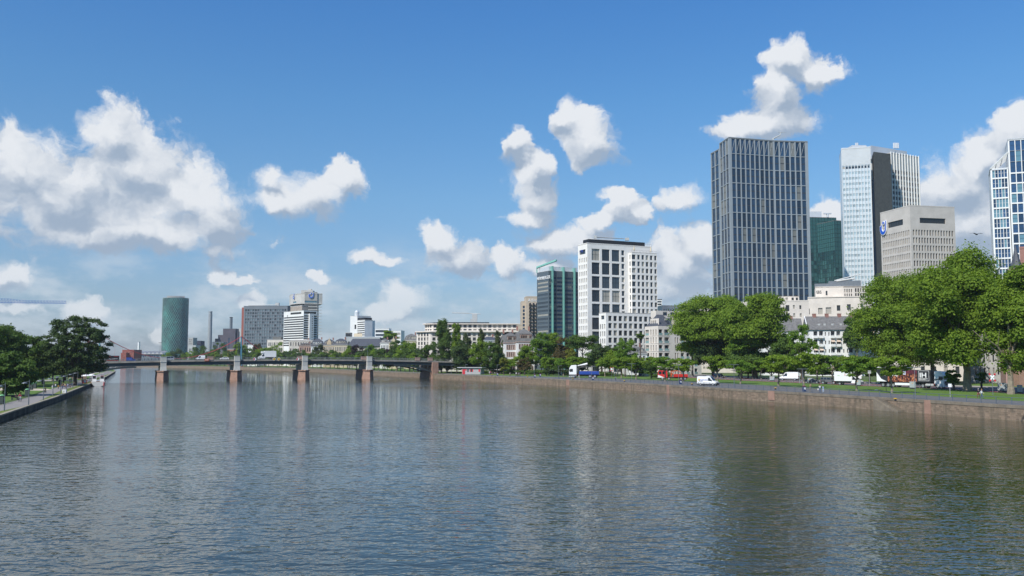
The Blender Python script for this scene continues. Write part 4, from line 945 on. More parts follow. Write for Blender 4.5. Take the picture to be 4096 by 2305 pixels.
def terraces():
    """stepped pale stone complex behind, from the white tower to the dark tower's foot"""
    B = simple("stepped_apartment_block", "stepped pale stone block with roof terraces behind the apartment house", "apartment block", None, 2705, 2990, 1265, 470, M_STONE, 12, 12, ang=-4, D=16, fu=.34, fv=.5, roof=M_STONE, m=(1, 1, 1.5, .5)); B.finish()
    B = simple("stepped_apartment_block", "pale stone penthouse storey with a row of slim windows beside the white tower", "apartment block", None, 2647, 2748, 1226, 485, M_STONE, 10, 14, ang=5, D=14, fu=.34, fv=.5, roof=M_STONE, m=(.6, .6, 1.5, .8)); B.finish()
    B = simple("stepped_apartment_block", "pale stone upper block with slim coloured windows above the plane crown", "apartment block", None, 2738, 2990, 1214, 490, M_STONE, 22, 14, ang=-6, D=14, fu=.34, fv=.5, roof=M_STONE, m=(.8, .6, 1.5, .7)); B.finish()
    B = simple("far_office_block", "small dark office block with white floor bands between the towers", "office block", None, 2628, 2648, 1200, 700, M_MULLW, 1, 26, ang=0, D=10, fu=.9, fv=.6, style="ribbon", roof=M_DMET, m=(.2, .2, 1, .5)); B.finish()
    s = 3.68; X = lambda x: 2600 + x / s; Yp = lambda y: 1180 + y / s
    B = Bld("stone_house", "pale stone block with few small windows below the dark office tower", "apartment block", P(X(1830), Yp(90), 430)); C = P(X(1790), Yp(90), 430); zt = C.z; C.z = 0; a = dirv(-5); Lg = solve_len(V3(C, zt), a, X(2337)); k = Lg / (2337 - 1790); kv = 430 / F / s
    r = []
    for x0, x1, y0, y1 in ((1858, 1890, 150, 195), (1995, 2050, 152, 242), (2103, 2130, 152, 206), (2197, 2226, 155, 210), (1998, 2052, 272, 357), (2105, 2133, 273, 328), (2200, 2228, 275, 327), (1995, 2050, 390, 470), (2103, 2130, 392, 446)):
        r.append(((x0 - 1790) * k, (x1 - 1790) * k, zt - 2.3 - (y1 - 90) * kv, zt - 2.3 - (y0 - 90) * kv, "two" if x1 - x0 > 40 else "plain"))
    B.facade(C, C + a * Lg, 2.3, zt, r, "wall", M_STONE, .35, G_HOME); b = dirv(85); B.plain([C + a * Lg, C + a * Lg + b * 15, C + b * 15, C], 2.3, zt, "wall", M_STONE)
    parapet_roof(B, [C, C + a * Lg, C + a * Lg + b * 15, C + b * 15], zt - .3, M_STONE, h=.6, over=.1)
    c2 = C + b * 3 + a * 1; z2 = ZY(Yp(22), 434); B.facade(c2, c2 + a * (Lg * .72), zt, z2, [(k_, k_ + 1.1, .3, z2 - zt - .7) for k_ in (4.2, 6.2, 9.0, 11.0)], "top_storey", M_STONE, .3, G_HOME); B.plain([c2 + a * (Lg * .72), c2 + a * Lg * .72 + b * 8, c2 + b * 8, c2], zt, z2, "top_storey", M_STONE); B.mb("top_storey", M_STONE).prism([v2(p) for p in (c2, c2 + a * Lg * .72, c2 + a * Lg * .72 + b * 8, c2 + b * 8)], z2 - .3, z2)
    B.finish()
    # block with black roof lettering
    s = 1.9333; X = lambda x: 3200 + x / s; Yp = lambda y: 950 + y / s
    C = P(X(118), Yp(385), 470); zt = C.z; C.z = 0; B = Bld("stone_office_block", "pale stone office block with black roof lettering and stepped terraces", "office block", C); a = dirv(-17); b = dirv(73); k = 470 / F / s
    W1 = solve_len(V3(C, zt), a, X(335)); C1 = C + a * W1; W2 = solve_len(V3(C1, zt), dirv(0), X(560)); C2 = C1 + dirv(0) * W2
    q = lambda x0, x1, y0, y1, ox, kk=1: ((x0 - ox) * k * 1.05 * kk, (x1 - ox) * k * 1.05 * kk, zt - 2.3 - (y1 - 375) * k, zt - 2.3 - (y0 - 375) * k)
    B.facade(C, C1, 2.3, zt, [q(190, 202, 405, 440, 118), q(190, 202, 450, 470, 118), q(312, 321, 396, 420, 118), q(312, 321, 440, 460, 118)], "wall", M_STONE, .35, G_HOME)
    B.facade(C1, C2, 2.3, zt, [q(340 + 16 * i, 348 + 16 * i, 393 + 36 * j, 420 + 36 * j, 333) for i in range(4) for j in range(2)] + [q(418 + 18 * i, 430 + 18 * i, 388 + 38 * j, 418 + 38 * j, 333) for i in range(7) for j in range(2)], "wall", M_STONE, .35, G_HOME)
    B.plain([C2, C2 + b * 18, C + b * 18, C], 2.3, zt, "wall", M_STONE); B.mb("roof", M_STONE).prism([v2(p) for p in (C, C1, C2, C2 + b * 18, C + b * 18)], zt - .4, zt + .25)
    m = B.mb("plant_room", M_GMET); p = C1 + b * 5; m.obox(p, a, -b, -7, 9, -5, 0, zt, zt + 3.4); m.obox(p, a, -b, -14, -7, -4, 0, zt, zt + 2.2)
    cr = MB(); cr.tube(V3(p - a * 4, zt + 3.5), V3(p + a * 9, zt + 6.8), .35, .2, 5); cr.tube(V3(p - a * 3, zt + 3.3), V3(p + a * 6, zt + 4.5), .5, .5, 5); link("roof_crane", cr.mesh("roof_crane", M_LGREY, B.o), B.root)
    text_part("GEG", M_BLACK, B.root, V3(C + a * .3 - b * .12 - B.o, zt - 3.4), (PI / 2, 0, math.radians(-17)), 2.2, "sign_lettering", .06, False, .62)
    T0 = C - a * 4 - b * 6; zl = ZY(Yp(462), 464); Wt = solve_len(V3(T0, zl), a, X(470)); r = [q(78, 86, 545, 590, 75), q(145, 175, 542, 590, 75), q(197, 235, 538, 588, 75), q(273, 297, 523, 565, 75), q(342, 368, 517, 560, 75)]
    r = [(x[0], x[1], x[2] , x[3]) for x in r]; B.facade(T0, T0 + a * Wt, 2.3, zl, r, "terrace_wall", M_STONE, .5, G_HOME); B.plain([T0 + b * 6, T0], 2.3, zl, "terrace_wall", M_STONE); B.mb("terrace_wall", M_STONE).prism([v2(p) for p in (T0 - b * .3, T0 + a * Wt - b * .3, T0 + a * Wt + b * 6, T0 + b * 6)], zl - .3, zl + .15)
    B.mb("balcony_slab", M_STONE).obox(T0, a, -b, 1, 14, 0, 1.6, zl - 13.2, zl - 12.8)
    for i in range(14): B.mb("balcony_railing", M_GMET).obox(T0, a, -b, 1 + i, 1.06 + i, 1.5, 1.56, zl - 12.8, zl - 11.7)
    B.mb("balcony_railing", M_GMET).obox(T0, a, -b, 1, 14.1, 1.5, 1.56, zl - 11.7, zl - 11.62)
    B.finish()
terraces()
def balcony_flats():
    """white post-war flats with projecting balconies, awnings and a grey tiled roof"""
    s = 1.9333; X = lambda x: 3200 + x / s; Yp = lambda y: 950 + y / s; Y = 380
    C = P(X(70), Yp(715), Y); zt = C.z; C.z = 0; a = dirv(-8); b = dirv(82); n = -b; Wd = solve_len(V3(C, zt), a, X(620)); E = C + a * Wd
    B = Bld("apartment_block", "white four storey flats with balconies, awnings and a grey tiled roof by the road", "apartment block", C); H = zt - 2.3; fl = (zt - ZY(Yp(915), Y)) / 3.05; k = Wd / (620 - 70.) * 1.0
    r = []; bal = []
    for i in range(5):
        v1 = H - .55 - fl * i
        for x0 in (104, 148, 238, 282, 376, 420, 505, 549): u = (x0 - 70) * k; r.append((u, u + 30 * k, v1 - fl * .80, v1, "two", G_HOME)); bal.append((u, v1, i))
        for x0 in (192, 220, 332, 360, 470): u = (x0 - 70) * k; r.append((u, u + 9 * k, v1 - fl * .55, v1 - fl * .12, "plain", G_HOME))
    B.facade(C, E, 2.3, zt, r, "wall", M_PLASTER, 1.1, G_HOME, M_SIGNW)
    L0 = C + b * 13; B.facade(L0, C, 2.3, zt, [(4 + 5 * q, 5.4 + 5 * q, H - 2.6 - fl * i, H - 1.2 - fl * i) for q in range(2) for i in range(4)], "wall", M_PLASTER, .2, G_HOME)
    # left wing, set back
    W0 = L0 - a * 1 - b * 0; Wl = -solve_len(V3(W0, zt), a, 3050); Wp = W0 - a * Wl; B.facade(Wp, W0, 2.3, zt - .2, [(u, u + 1.4, H - 2.8 - fl * i, H - 1.2 - fl * i) for u in np.arange(2, Wl - 2, 3.4) for i in range(4)], "wall", M_PLASTER, .2, G_HOME)
    B.plain([E, E + b * 13, Wp + b * 13, Wp], 2.3, zt, "wall", M_PLASTER)
    for u, v1, i in bal:
        z = 2.3 + v1 - fl * .80; mb = MB(); w = 30 * k
        mb.obox(C, a, n, u - .1, u + w + .1, 0, 1.0, z - .12, z); mb.obox(C, a, n, u - .1, u + w + .1, .92, 1.0, z, z + .95); mb.obox(C, a, n, u - .1, u - .02, 0, .92, z, z + .95); mb.obox(C, a, n, u + w + .02, u + w + .1, 0, .92, z, z + .95)
        for q in range(3): mb.obox(C, a, n, u + w * (q + .5) / 3 - .03, u + w * (q + .5) / 3 + .03, 1.0, 1.02, z + .05, z + .9, 1)
        link("balcony", mb.mesh("balcony", (M_PLASTER, M_LGREY), B.o), B.root)
        if (i * 7 + int(u)) % 3 == 0:
            aw = MB(); zz = 2.3 + v1 - .15; f = lambda uu, w_, z_: V3(C + a * uu + n * w_, z_); aw.hexa([f(u, 1.2, zz - .85), f(u + w, 1.2, zz - .85), f(u + w, .05, zz - .06), f(u, .05, zz - .06), f(u, 1.2, zz - .79), f(u + w, 1.2, zz - .79), f(u + w, .05, zz), f(u, .05, zz)])
            link("awning", aw.mesh("awning", pm("beige_awning", (.60, .48, .38), .1, 2), B.o), B.root)
    rf = MB(); zr = ZY(Yp(612), Y + 7); hip(rf, C, E, E + b * 13, C + b * 13, zt, zr, ridge=0, over=.6); hip(rf, Wp, W0 + a * .5, W0 + a * .5 + b * 11, Wp + b * 11, zt - .2, zr - .3, ridge=0, over=.5); rf.build("roof", M_SLATE2, B.root, B.o)
    vg = MB(); vg.tube(V3(C - a * .6 - b * .6, zt + .05), V3(C - a * .6 + b * 6.5, zr + .05), .18, .18, 4); vg.tube(V3(C + b * .2 - a * .12, 2.3), V3(C + b * .2 - a * .12, zt), .09, .09, 6); link("gutter", vg.mesh("gutter", M_SIGNW, B.o), B.root)
    for q in (.12, .30, .48, .66): chimney(B, C + a * Wd * q + b * 6.5, zr - .5, 1.5, 1.3)
    for q in (.2, .5, .8): chimney(B, Wp + (W0 - Wp) * q + b * 5.5, zr - .7, 1.4, 1.2)
    for q in (.14, .22, .33, .45, .58, .7):
        p = C + a * Wd * q + b * 2.0; m = MB(); z = zt + (zr - zt) * .32; m.obox(p, a, n, 0, .9, -.3, .3, z, z + .75); link("roof_hatch", m.mesh("roof_hatch", M_LGREY, B.o), B.root)
    return B.finish()
balcony_flats()
# street-level houses glimpsed behind the right hand planes
for (x0, x1, pt, Y, mat, lab) in ((3560, 3860, 1300, 300, M_STONE, "pale stone street house glimpsed under the big plane crowns"), (3872, 4010, 1300, 275, M_CONC, "grey stone street house with dark windows glimpsed between the plane trunks"), (4015, 4240, 1280, 245, pm("pink_plaster", (.45, .27, .25), .1, .4), "pink plastered street house glimpsed behind the rightmost plane trunk")):
    B = simple("street_house", lab, "house", None, x0, x1, pt, Y, mat, 6, 4, ang=-22, D=12, fu=.34, fv=.55, roof=M_SLATE2, m=(1, 1, 1.6, .6), style="two", gm=G_HOME); B.finish()
# ---- middle distance: hotel with setback storeys
def setback_hotel():
    s = 3.6257; X = lambda x: 1650 + x / s; Yp = lambda y: 1150 + y / s; Y = 520
    C = P(X(60), Yp(650), Y); zt = C.z; C.z = 0; a1 = dirv(-32); W1 = solve_len(V3(C, zt), a1, X(260)); C1 = C + a1 * W1; a = dirv(3); W2 = solve_len(V3(C1, zt), a, X(1610)); C2 = C1 + a * W2
    B = Bld("hotel_block", "long pale stone hotel block with setback storeys and flat overhanging roof", "hotel", C); H = zt - 2.3; fl = (zt - ZY(Yp(840), Y)) / 3.05; r = []
    B.facade(C, C1, 2.3, zt, [(W1 * (.12 + .21 * k), W1 * (.12 + .21 * k) + W1 * .11, H - .5 - fl * i - fl * .80, H - .5 - fl * i - .1, "two") for k in range(4) for i in range(6)], "wall", M_STONE, .35, G_HOME)
    pu = W2 / 18.5; B.facade(C1, C2, 2.3, zt, [(pu * (.4 + k), pu * (.4 + k) + pu * .62, H - .5 - fl * i - fl * .80, H - .5 - fl * i - .1, "two") for k in range(18) for i in range(6)], "wall", M_STONE, .35, G_HOME)
    B.plain([C2, C2 + dirv(93) * 20, C + dirv(60) * 30, C], 2.3, zt, "wall", M_STONE)
    b = dirv(93); rl = [C - Vector((.8, .8, 0)), C1 + Vector((0, -1.2, 0)), C2 + Vector((1, -1, 0)), C2 + b * 20, C + dirv(60) * 30]; B.mb("ledge", M_STONE).prism([v2(p) for p in rl], zt - .1, zt + .5)
    D0 = C + Vector((4.5, 2.5, 0)); D1 = C1 + Vector((1, 3, 0)); W3 = solve_len(V3(D1, zt + 5), a, X(1515)); D2 = D1 + a * W3; z2 = ZY(Yp(540), Y + 3); H2 = z2 - zt; Wd0 = (D1 - D0).length; pu = W3 / 17
    bands = ((.5, H2 * .36), (H2 * .46, H2 - .3))
    B.facade(D0, D1, zt + .5, z2, [(Wd0 * (.05 + .30 * k), Wd0 * (.05 + .30 * k) + Wd0 * .2, v0, v1 - .3, "two") for k in range(3) for v0, v1 in bands], "top_storey", M_STONE, .3, G_OFF)
    B.facade(D1, D2, zt + .5, z2, [(pu * (.2 + k), pu * (.2 + k) + pu * .62, v0, v1 - .3, "two") for k in range(17) for v0, v1 in bands], "top_storey", M_STONE, .3, G_OFF)
    B.plain([D2, D2 + b * 14, D0 + b * 14, D0], zt, z2, "top_storey", M_STONE)
    B.mb("roof", M_STONE).prism([v2(p) for p in (D0 - Vector((1.2, 1, 0)), D1 - Vector((0, 1.3, 0)), D2 + Vector((1.5, -1, 0)), D2 + b * 15, D0 + b * 15)], z2, z2 + .55); B.mb("roof_storey", M_DMET).prism([v2(p) for p in (D0 + Vector((4, 3, 0)), D1 + Vector((4, 2, 0)), D2 - a * 16 + b * 2, D2 - a * 16 + b * 12, D0 + b * 12)], z2 + .5, z2 + 1.3)
    cr = MB(); p = P(X(890), Yp(500), Y + 10); cr.box(p.x - 2, p.x + 2, p.y - 1, p.y + 1, z2 + .5, z2 + 3.6); cr.tube((p.x - 12.8, p.y, z2 + 7.2), (p.x + 4, p.y, z2 + 6.6), .2, .2, 5); cr.tube((p.x - 12.8, p.y, z2 + 7.7), (p.x, p.y, z2 + 7.0), .08, .08, 4); cr.box(p.x - 1, p.x + 2, p.y - 1, p.y + 1, z2 + 3.6, z2 + 6.6)
    link("roof_crane", cr.mesh("roof_crane", M_LGREY, B.o), B.root); B.finish()
setback_hotel()
# beige apartment tower
def beige_tower():
    s = 3.6257; X = lambda x: 1650 + x / s; Yp = lambda y: 1150 + y / s; Y = 660; MB_ = pm("beige_plaster", (.50, .42, .33), .08, .3)
    B = simple("apartment_tower", "beige apartment tower with dark balcony columns left of the finned block", "apartment tower", X(1640), X(1652), X(1900), Yp(140), Y, MB_, 4, 19, ang=6, D=14, fu=.5, fv=.72, style="two", gm=G_DARK, roof=MB_, m=(1.5, 1, 1, 4)); A, Bq, Cq, D, zt, Wd, Dd = B.c; fl = (zt - 7.3) / 19.
    for k in range(4):
        for i in range(19): mb = MB(); u = 1.5 + (Wd - 2.5) * (k + .5) / 4; B.mb("balcony", M_DMET).obox(A, dirv(6), dirv(-84), u - .9, u + 1.0, 0, .9, zt - 4 - fl * (i + 1) + .2, zt - 4 - fl * (i + 1) + 1.2)
    text_part("Adina", M_SIGNW, B.root, V3(A + dirv(6) * 1 - B.o + dirv(-84) * .15, zt - 3.4), (PI / 2, 0, math.radians(6)), 3.2, "sign_lettering", .08); B.finish()
    B = simple("apartment_tower", "lower beige wing with balconies on the left of the beige apartment tower", "apartment tower", None, X(1583), X(1645), Yp(210), Y + 4, MB_, 1, 17, ang=4, D=14, fu=.7, fv=.7, style="two", gm=G_DARK, roof=MB_, m=(.5, .5, 1, 2.5)); B.finish()
    B = simple("apartment_block", "small plain beige block beside the foot of the beige tower", "apartment block", None, X(1520), X(1600), Yp(548), Y - 20, MB_, 2, 6, ang=4, D=12, fu=.3, fv=.4, roof=MB_); B.finish()
beige_tower()
# old town houses with mansard roofs and trims
def town_house(label, pxl, pxr, pte, ptr, Y, wall, trim, roof, cols, rows, ang=12.0, D=13, mans=True, nd=4, group="old town houses behind the trees", gab=False, chim=1, z0=2.3):
    C = P(pxl, pte, Y); zt = C.z; C.z = 0; a = dirv(ang); b = dirv(ang + 90); Wd = solve_len(V3(C, zt), a, pxr); E = C + a * Wd; F_ = E + b * D; G_ = C + b * D
    B = Bld("town_house", label, "town house", C, group); H = zt - z0; n = -b
    r = grid(Wd, H, cols, rows, (.5, .5, .6, .5), .46, .58, "two"); B.facade(C, E, z0, zt, r, "wall", wall, .2, G_HOME, trim)
    B.facade(G_, C, z0, zt, grid(D, H, 3, rows, (1, 1, .6, .5), .35, .55, "two"), "wall", wall, .2, G_HOME, trim); B.plain([E, F_, G_], z0, zt, "wall", wall)
    B.mb("cornice", trim).obox(C, a, n, -.2, Wd + .2, 0, .3, zt - .35, zt + .02).obox(G_, -b, -a, 0, D + .2, 0, .3, zt - .35, zt + .02)
    for u0, u1, v0, v1, st in r: B.mb("window_surround", trim).obox(C, a, n, u0 - .22, u1 + .22, 0, .1, z0 + v0 - .25, z0 + v0).obox(C, a, n, u0 - .22, u1 + .22, 0, .1, z0 + v1, z0 + v1 + .25).obox(C, a, n, u0 - .22, u0, 0, .1, z0 + v0, z0 + v1).obox(C, a, n, u1, u1 + .22, 0, .1, z0 + v0, z0 + v1)
    zr = ZY(ptr, Y + D * .4); rf = MB()
    if mans:
        mansard(rf, C, E, F_, G_, zt, zt + (zr - zt) * .68, zr, 1.1, 4.2); rf.build("roof", roof, B.root, B.o)
        if nd: dormers(B, C, E, zt + .35, nd, 1.3, (zr - zt) * .5, trim, roof, G_HOME, out=-.15, dep=1.5)
    else: hip(rf, C, E, F_, G_, zt, zr, ridge=.3); rf.build("roof", roof, B.root, B.o)
    if gab:
        gm_ = MB(); u = Wd * .5; w = Wd * .2; pts = [(u - w, zt), (u + w, zt), (u + w * .8, zt + (zr - zt) * .6), (u + w * .3, zt + (zr - zt) * .85), (u, zr + 1.2), (u - w * .3, zt + (zr - zt) * .85), (u - w * .8, zt + (zr - zt) * .6)]
        f = lambda q, w_: tuple(V3(C + a * q[0] + n * w_, q[1])); m = len(pts); i0 = len(gm_.v); gm_.v += [f(q, .15) for q in pts] + [f(q, -.6) for q in pts]; gm_.f += [tuple(i0 + k for k in range(m)), tuple(i0 + m + k for k in reversed(range(m)))]; gm_.m += [0, 0]
        for k in range(m): j = (k + 1) % m; gm_.f.append((i0 + j, i0 + k, i0 + m + k, i0 + m + j)); gm_.m.append(0)
        gm_.build("gable", wall, B.root, B.o)
    for k in range(chim): chimney(B, C + a * Wd * (.15 + .7 * k / max(1, chim - 1) if chim > 1 else .8) + b * D * .6, zr - .8, 2.0, .9)
    B.finish(); return B
HS = lambda x, s=3.6257: 1650 + x / s
town_house("white house with red sandstone window frames and grey mansard, next to the tall poplars", 2021, 2073, 1371, 1328, 440, M_PLASTER, M_PINKST, M_SLATE2, 5, 4, nd=4, ang=14, chim=2)
town_house("white corner house with pink window frames and big grey mansard beside the finned block", 2070, 2138, 1367, 1316, 436, M_PLASTER, M_PINKST, M_SLATE2, 6, 4, nd=5, ang=10, chim=2)
town_house("small dark roofed villa with a white gable between the two conifers", 1940, 1990, 1360, 1347, 450, M_PLASTER, M_SIGNW, M_SLATE, 4, 3, mans=False, ang=10)
town_house("white house with dark roof and grey shutters between the white tower and the apartment house", 2515, 2588, 1415, 1384, 405, M_PLASTER, M_LGREY, M_SLATE2, 4, 3, nd=3, ang=5, D=11)
T3 = lambda x: 1200 + x / 3.6257
for a_ in (("pale stone modern house with slim columns at the foot of the striped tower", 1156, 1252, 1362, 1358, 850, M_STONE, M_STONE, M_STONE, 9, 4, 10, False),
           ("reddish sandstone villa with grey roof in front of the striped tower", 1196, 1246, 1383, 1372, 820, pm("pale_red_stone", (.50, .34, .28), .1, .5), M_SANDST, M_SLATE2, 5, 3, 8, True),
           ("white house with a steep slate mansard and two rows of dormers", 1244, 1294, 1387, 1355, 800, M_PLASTER, M_SIGNW, M_SLATE, 6, 3, 8, True),
           ("ornate cream house with a curved stepped gable", 1293, 1340, 1381, 1357, 770, pm("ornate_cream", (.55, .43, .29), .12, .5), M_STONE, M_SLATE, 6, 3, 8, True),
           ("yellow cream house with arched windows and dormers in a slate mansard", 1337, 1390, 1380, 1355, 745, M_CREAM, M_STONE, M_SLATE, 7, 3, 8, True),
           ("white house with grey tiled mansard left of the cream gabled house", 1521, 1557, 1372, 1355, 670, M_PLASTER, M_SIGNW, M_SLATE2, 5, 3, 8, True),
           ("cream house with two small ornate gables above the purple tree", 1556, 1592, 1370, 1352, 655, M_CREAM, M_STONE, M_SLATE, 4, 3, 8, True),
           ("dark slate mansard house beside the setback hotel", 1618, 1674, 1362, 1336, 640, M_CREAM, M_STONE, M_SLATE2, 5, 4, 8, True)):
    town_house(*a_[:11], ang=a_[11], mans=a_[12], nd=4 if a_[12] else 0, gab="gable" in a_[0] and "left" not in a_[0])
def hip_hall():
    C = P(1391, 1385, 710); zt = C.z; C.z = 0; a = dirv(4); b = dirv(94); Wd = solve_len(V3(C, zt), a, 1480); E = C + a * Wd; B = Bld("town_house", "broad grey building with a long dark hipped roof above the purple trees", "town house", C, "old town houses behind the trees"); 
    B.facade(C, E, 2.3, zt, grid(Wd, zt - 2.3, 8, 3, (.5, .5, .6, .5), .3, .5, "two"), "wall", pm("grey_beige_plaster", (.42, .38, .33), .08, .3), .2, G_HOME)
    E2 = E + dirv(-6) * solve_len(V3(E, zt), dirv(-6), 1532); B.facade(E, E2, 2.3, zt, grid((E2 - E).length, zt - 2.3, 2, 3, (3, .5, .6, .5), .5, .5, "two"), "wall", MATS["grey_beige_plaster"], .2, G_HOME); B.plain([E2, E2 + b * 16, C + b * 16, C], 2.3, zt, "wall", MATS["grey_beige_plaster"])
    rf = MB(); hip(rf, C, E2, E2 + b * 16, C + b * 16, zt, ZY(1355, 718), ridge=.12); rf.build("roof", M_SLATE, B.root, B.o); B.finish()
    B = simple("hall", "pale flat roofed hall with a white sloped gable behind the long dark roof", "hall", None, 1385, 1520, 1350, 765, M_LGREY, 10, 3, ang=4, D=14, fu=.5, fv=.4, roof=M_WALU); B.finish()
hip_hall()
# ---- far left skyline
def striped_tower():
    s = 4.8333; X = lambda x: 1100 + x / s; Yp = lambda y: 1120 + y / s; Y = 900
    A, Bq, Cq, D, zt, Wd, Dd = corners(X(172), X(557), X(822), Yp(588), Y, 42); B = Bld("office_slab", "white office slab with dark ribbon windows in front of the concrete logo tower", "office building", A); H = zt - 2.3; kv = Y / F / s; a, b = dirv(42), dirv(132)
    v = lambda y: H - (y - 588) * kv
    r = [(Dd * .005, Dd * .995, v(700 + 45.5 * i + 26), v(700 + 45.5 * i), "ribbon", G_BAND) for i in range(13)] + [(Dd * .34, Dd * .88, v(655), v(615), "ribbon", G_BAND), (Dd * .18, Dd * .21, v(700), v(660), "plain", G_BAND)]
    B.facade(D, A, 2.3, zt, r, "wall", M_PLASTER, .5, G_BAND)
    r = [(Wd * .02, Wd * .36, v(683 + 44.5 * i + 26), v(683 + 44.5 * i), "ribbon", G_BAND) for i in range(13)] + [(Wd * .70, Wd * .98, v(683 + 44.5 * i + 26), v(683 + 44.5 * i), "ribbon", G_BAND) for i in range(13)] + [(Wd * .02, Wd * .92, v(652), v(612), "ribbon", G_BAND)]
    B.facade(A, Bq, 2.3, zt, r, "wall", M_PLASTER, .5, G_BAND); B.plain([Bq, Cq, D], 2.3, zt, "wall", M_PLASTER); B.mb("roof", M_CONC).prism([v2(p) for p in (A, Bq, Cq, D)], zt - .4, zt - .1)
    B.facade(A + a * Wd * .37 - b * 1.6, A + a * Wd * .69 - b * 1.6, 2.3, 2.3 + v(648), [(Wd * .18, Wd * .25, v(695 + 44.3 * i + 22), v(695 + 44.3 * i), "plain", G_BAND) for i in range(12)], "stair_tower", M_PLASTER, .4, G_BAND)
    p, q = A + a * Wd * .37 - b * 1.6, A + a * Wd * .69 - b * 1.6; B.plain([q, q + b * 1.6], 2.3, 2.3 + v(648), "stair_tower", M_PLASTER); B.plain([p + b * 1.6, p], 2.3, 2.3 + v(648), "stair_tower", M_PLASTER); B.mb("stair_tower", M_PLASTER).quad(V3(p, 2.3 + v(648)), V3(q, 2.3 + v(648)), V3(q + b * 1.6, 2.3 + v(648)), V3(p + b * 1.6, 2.3 + v(648)))
    B.finish()
    # concrete tower with the big logos
    a, b = dirv(18), dirv(108); Y = 1010; kv = Y / F / s; MCT = pm("pale_concrete_panel", (.50, .485, .45), .12, .2, .8); MCD = pm("shaded_concrete_panel", (.40, .385, .355), .1, .2, .8)  # MCD is the same concrete with shade put into its colour
    c = P(X(575), Yp(232), Y); zt = c.z; c.z = 0; W = solve_len(V3(c, zt), a, X(820)); B = Bld("concrete_tower", "brutalist concrete tower with bulging top and two large blue logos", "tower", c); H = zt - 2.3; v = lambda y: H - (y - 232) * kv; e = c + a * W
    rows = [(W * .02, W * .98, v(438), v(402), "ribbon", G_BLUE)] + [(W * .02, W * .98, v(492 + 58 * i + 8), v(472 + 58 * i), "ribbon", G_BAND) for i in range(12)]
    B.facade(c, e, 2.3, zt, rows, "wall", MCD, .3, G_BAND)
    # left set: two angled faces down to px 305
    l0 = c + dirv(188) * -solve_len(V3(c, zt), dirv(8), X(505)) + Vector((0, 6, 0)); z1 = 2.3 + v(260)
    Lf = P(X(305), Yp(280), Y + 20); Lf.z = 0; Lm = P(X(432), Yp(260), Y + 4); Lm.z = 0; Lm2 = P(X(505), Yp(260), Y + 1); Lm2.z = 0; Lb = P(X(345), Yp(262), Y + 13); Lb.z = 0
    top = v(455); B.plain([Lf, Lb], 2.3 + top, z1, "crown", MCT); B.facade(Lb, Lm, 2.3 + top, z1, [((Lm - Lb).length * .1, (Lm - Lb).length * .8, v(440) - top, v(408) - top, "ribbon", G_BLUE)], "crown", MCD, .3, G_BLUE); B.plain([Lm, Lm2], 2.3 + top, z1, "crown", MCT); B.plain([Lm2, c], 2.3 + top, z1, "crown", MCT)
    d0 = Lf + dirv(18) * 2; d1 = c - a * 1 + b * 4; Lg = (d1 - d0).length; B.facade(d0, d1, 2.3, 2.3 + top, [(Lg * .05, Lg * .5, v(500 + 58 * i + 20), v(470 + 58 * i), "ribbon", G_BAND) for i in range(12)], "wall", MCT, .3, G_BAND)
    re = e + a * solve_len(V3(e, zt), a, X(922)) + b * 1.5; r0 = e + b * 1.0; zr = 2.3 + v(255); B.plain([r0, re], 2.3 + top, zr, "crown", MCT)
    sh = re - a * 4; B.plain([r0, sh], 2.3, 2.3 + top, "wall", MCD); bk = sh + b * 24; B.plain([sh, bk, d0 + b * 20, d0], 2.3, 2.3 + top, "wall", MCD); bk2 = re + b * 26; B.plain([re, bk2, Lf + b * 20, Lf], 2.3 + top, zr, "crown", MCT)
    B.mb("roof", MCT).prism([v2(p) for p in (c, e, r0, re, bk2, Lf + b * 20, Lf, Lb, Lm, Lm2)], z1 - 1, z1 - .5); B.mb("roof", MCT).prism([v2(p) for p in (c, e, e + b * 14, c + b * 14)], zt - .5, zt); B.mb("crown", MCT).prism([v2(p) for p in (Lf, Lb, Lm, Lm2, c, e, r0, re, bk2, Lf + b * 20)], 2.3 + top - .4, 2.3 + top)
    for i in range(11):
        z = 2.3 + v(465 + 59 * i); B.mb("fire_balcony", MCT).obox(sh, a, -b, -6, 3.4, -2, 1.6, z, z + .5)
    m = B.mb("plant_room", MCT); p = P(X(505), Yp(200), Y + 6); q = P(X(730), Yp(200), Y + 8); m.prism([v2(p), v2(q), (q.x, q.y + 10), (p.x, p.y + 10)], zt - 1, p.z); p = P(X(672), Yp(175), Y + 8); m.box(p.x - 2, p.x + 2, p.y, p.y + 3, p.z - 4, p.z)
    lw = (752 - 640) * kv; emblem(B.root, V3(c + a * W * .49 - b * .3 - B.o, zt - (297 - 232) * kv), math.radians(18), lw, 112 * kv, M_LGREY)
    emblem(B.root, V3(Lb.lerp(Lm, .33) + dirv(245) * .6 - B.o, 2.3 + v(308)), math.atan2((Lm - Lb).y, (Lm - Lb).x), 50 * kv * 1.35, 122 * kv, M_LGREY)
    B.finish()
    mb_ = simple("concrete_block", "brown concrete block with a pale roof sign between the logo tower and the white slab", "building", X(300), X(522), X(640), Yp(502), 930, pm("brown_concrete", (.34, .29, .24), .15, .3), 4, 14, ang=40, fu=.2, fv=.01, roof=M_CONC); mb_.finish()
striped_tower()
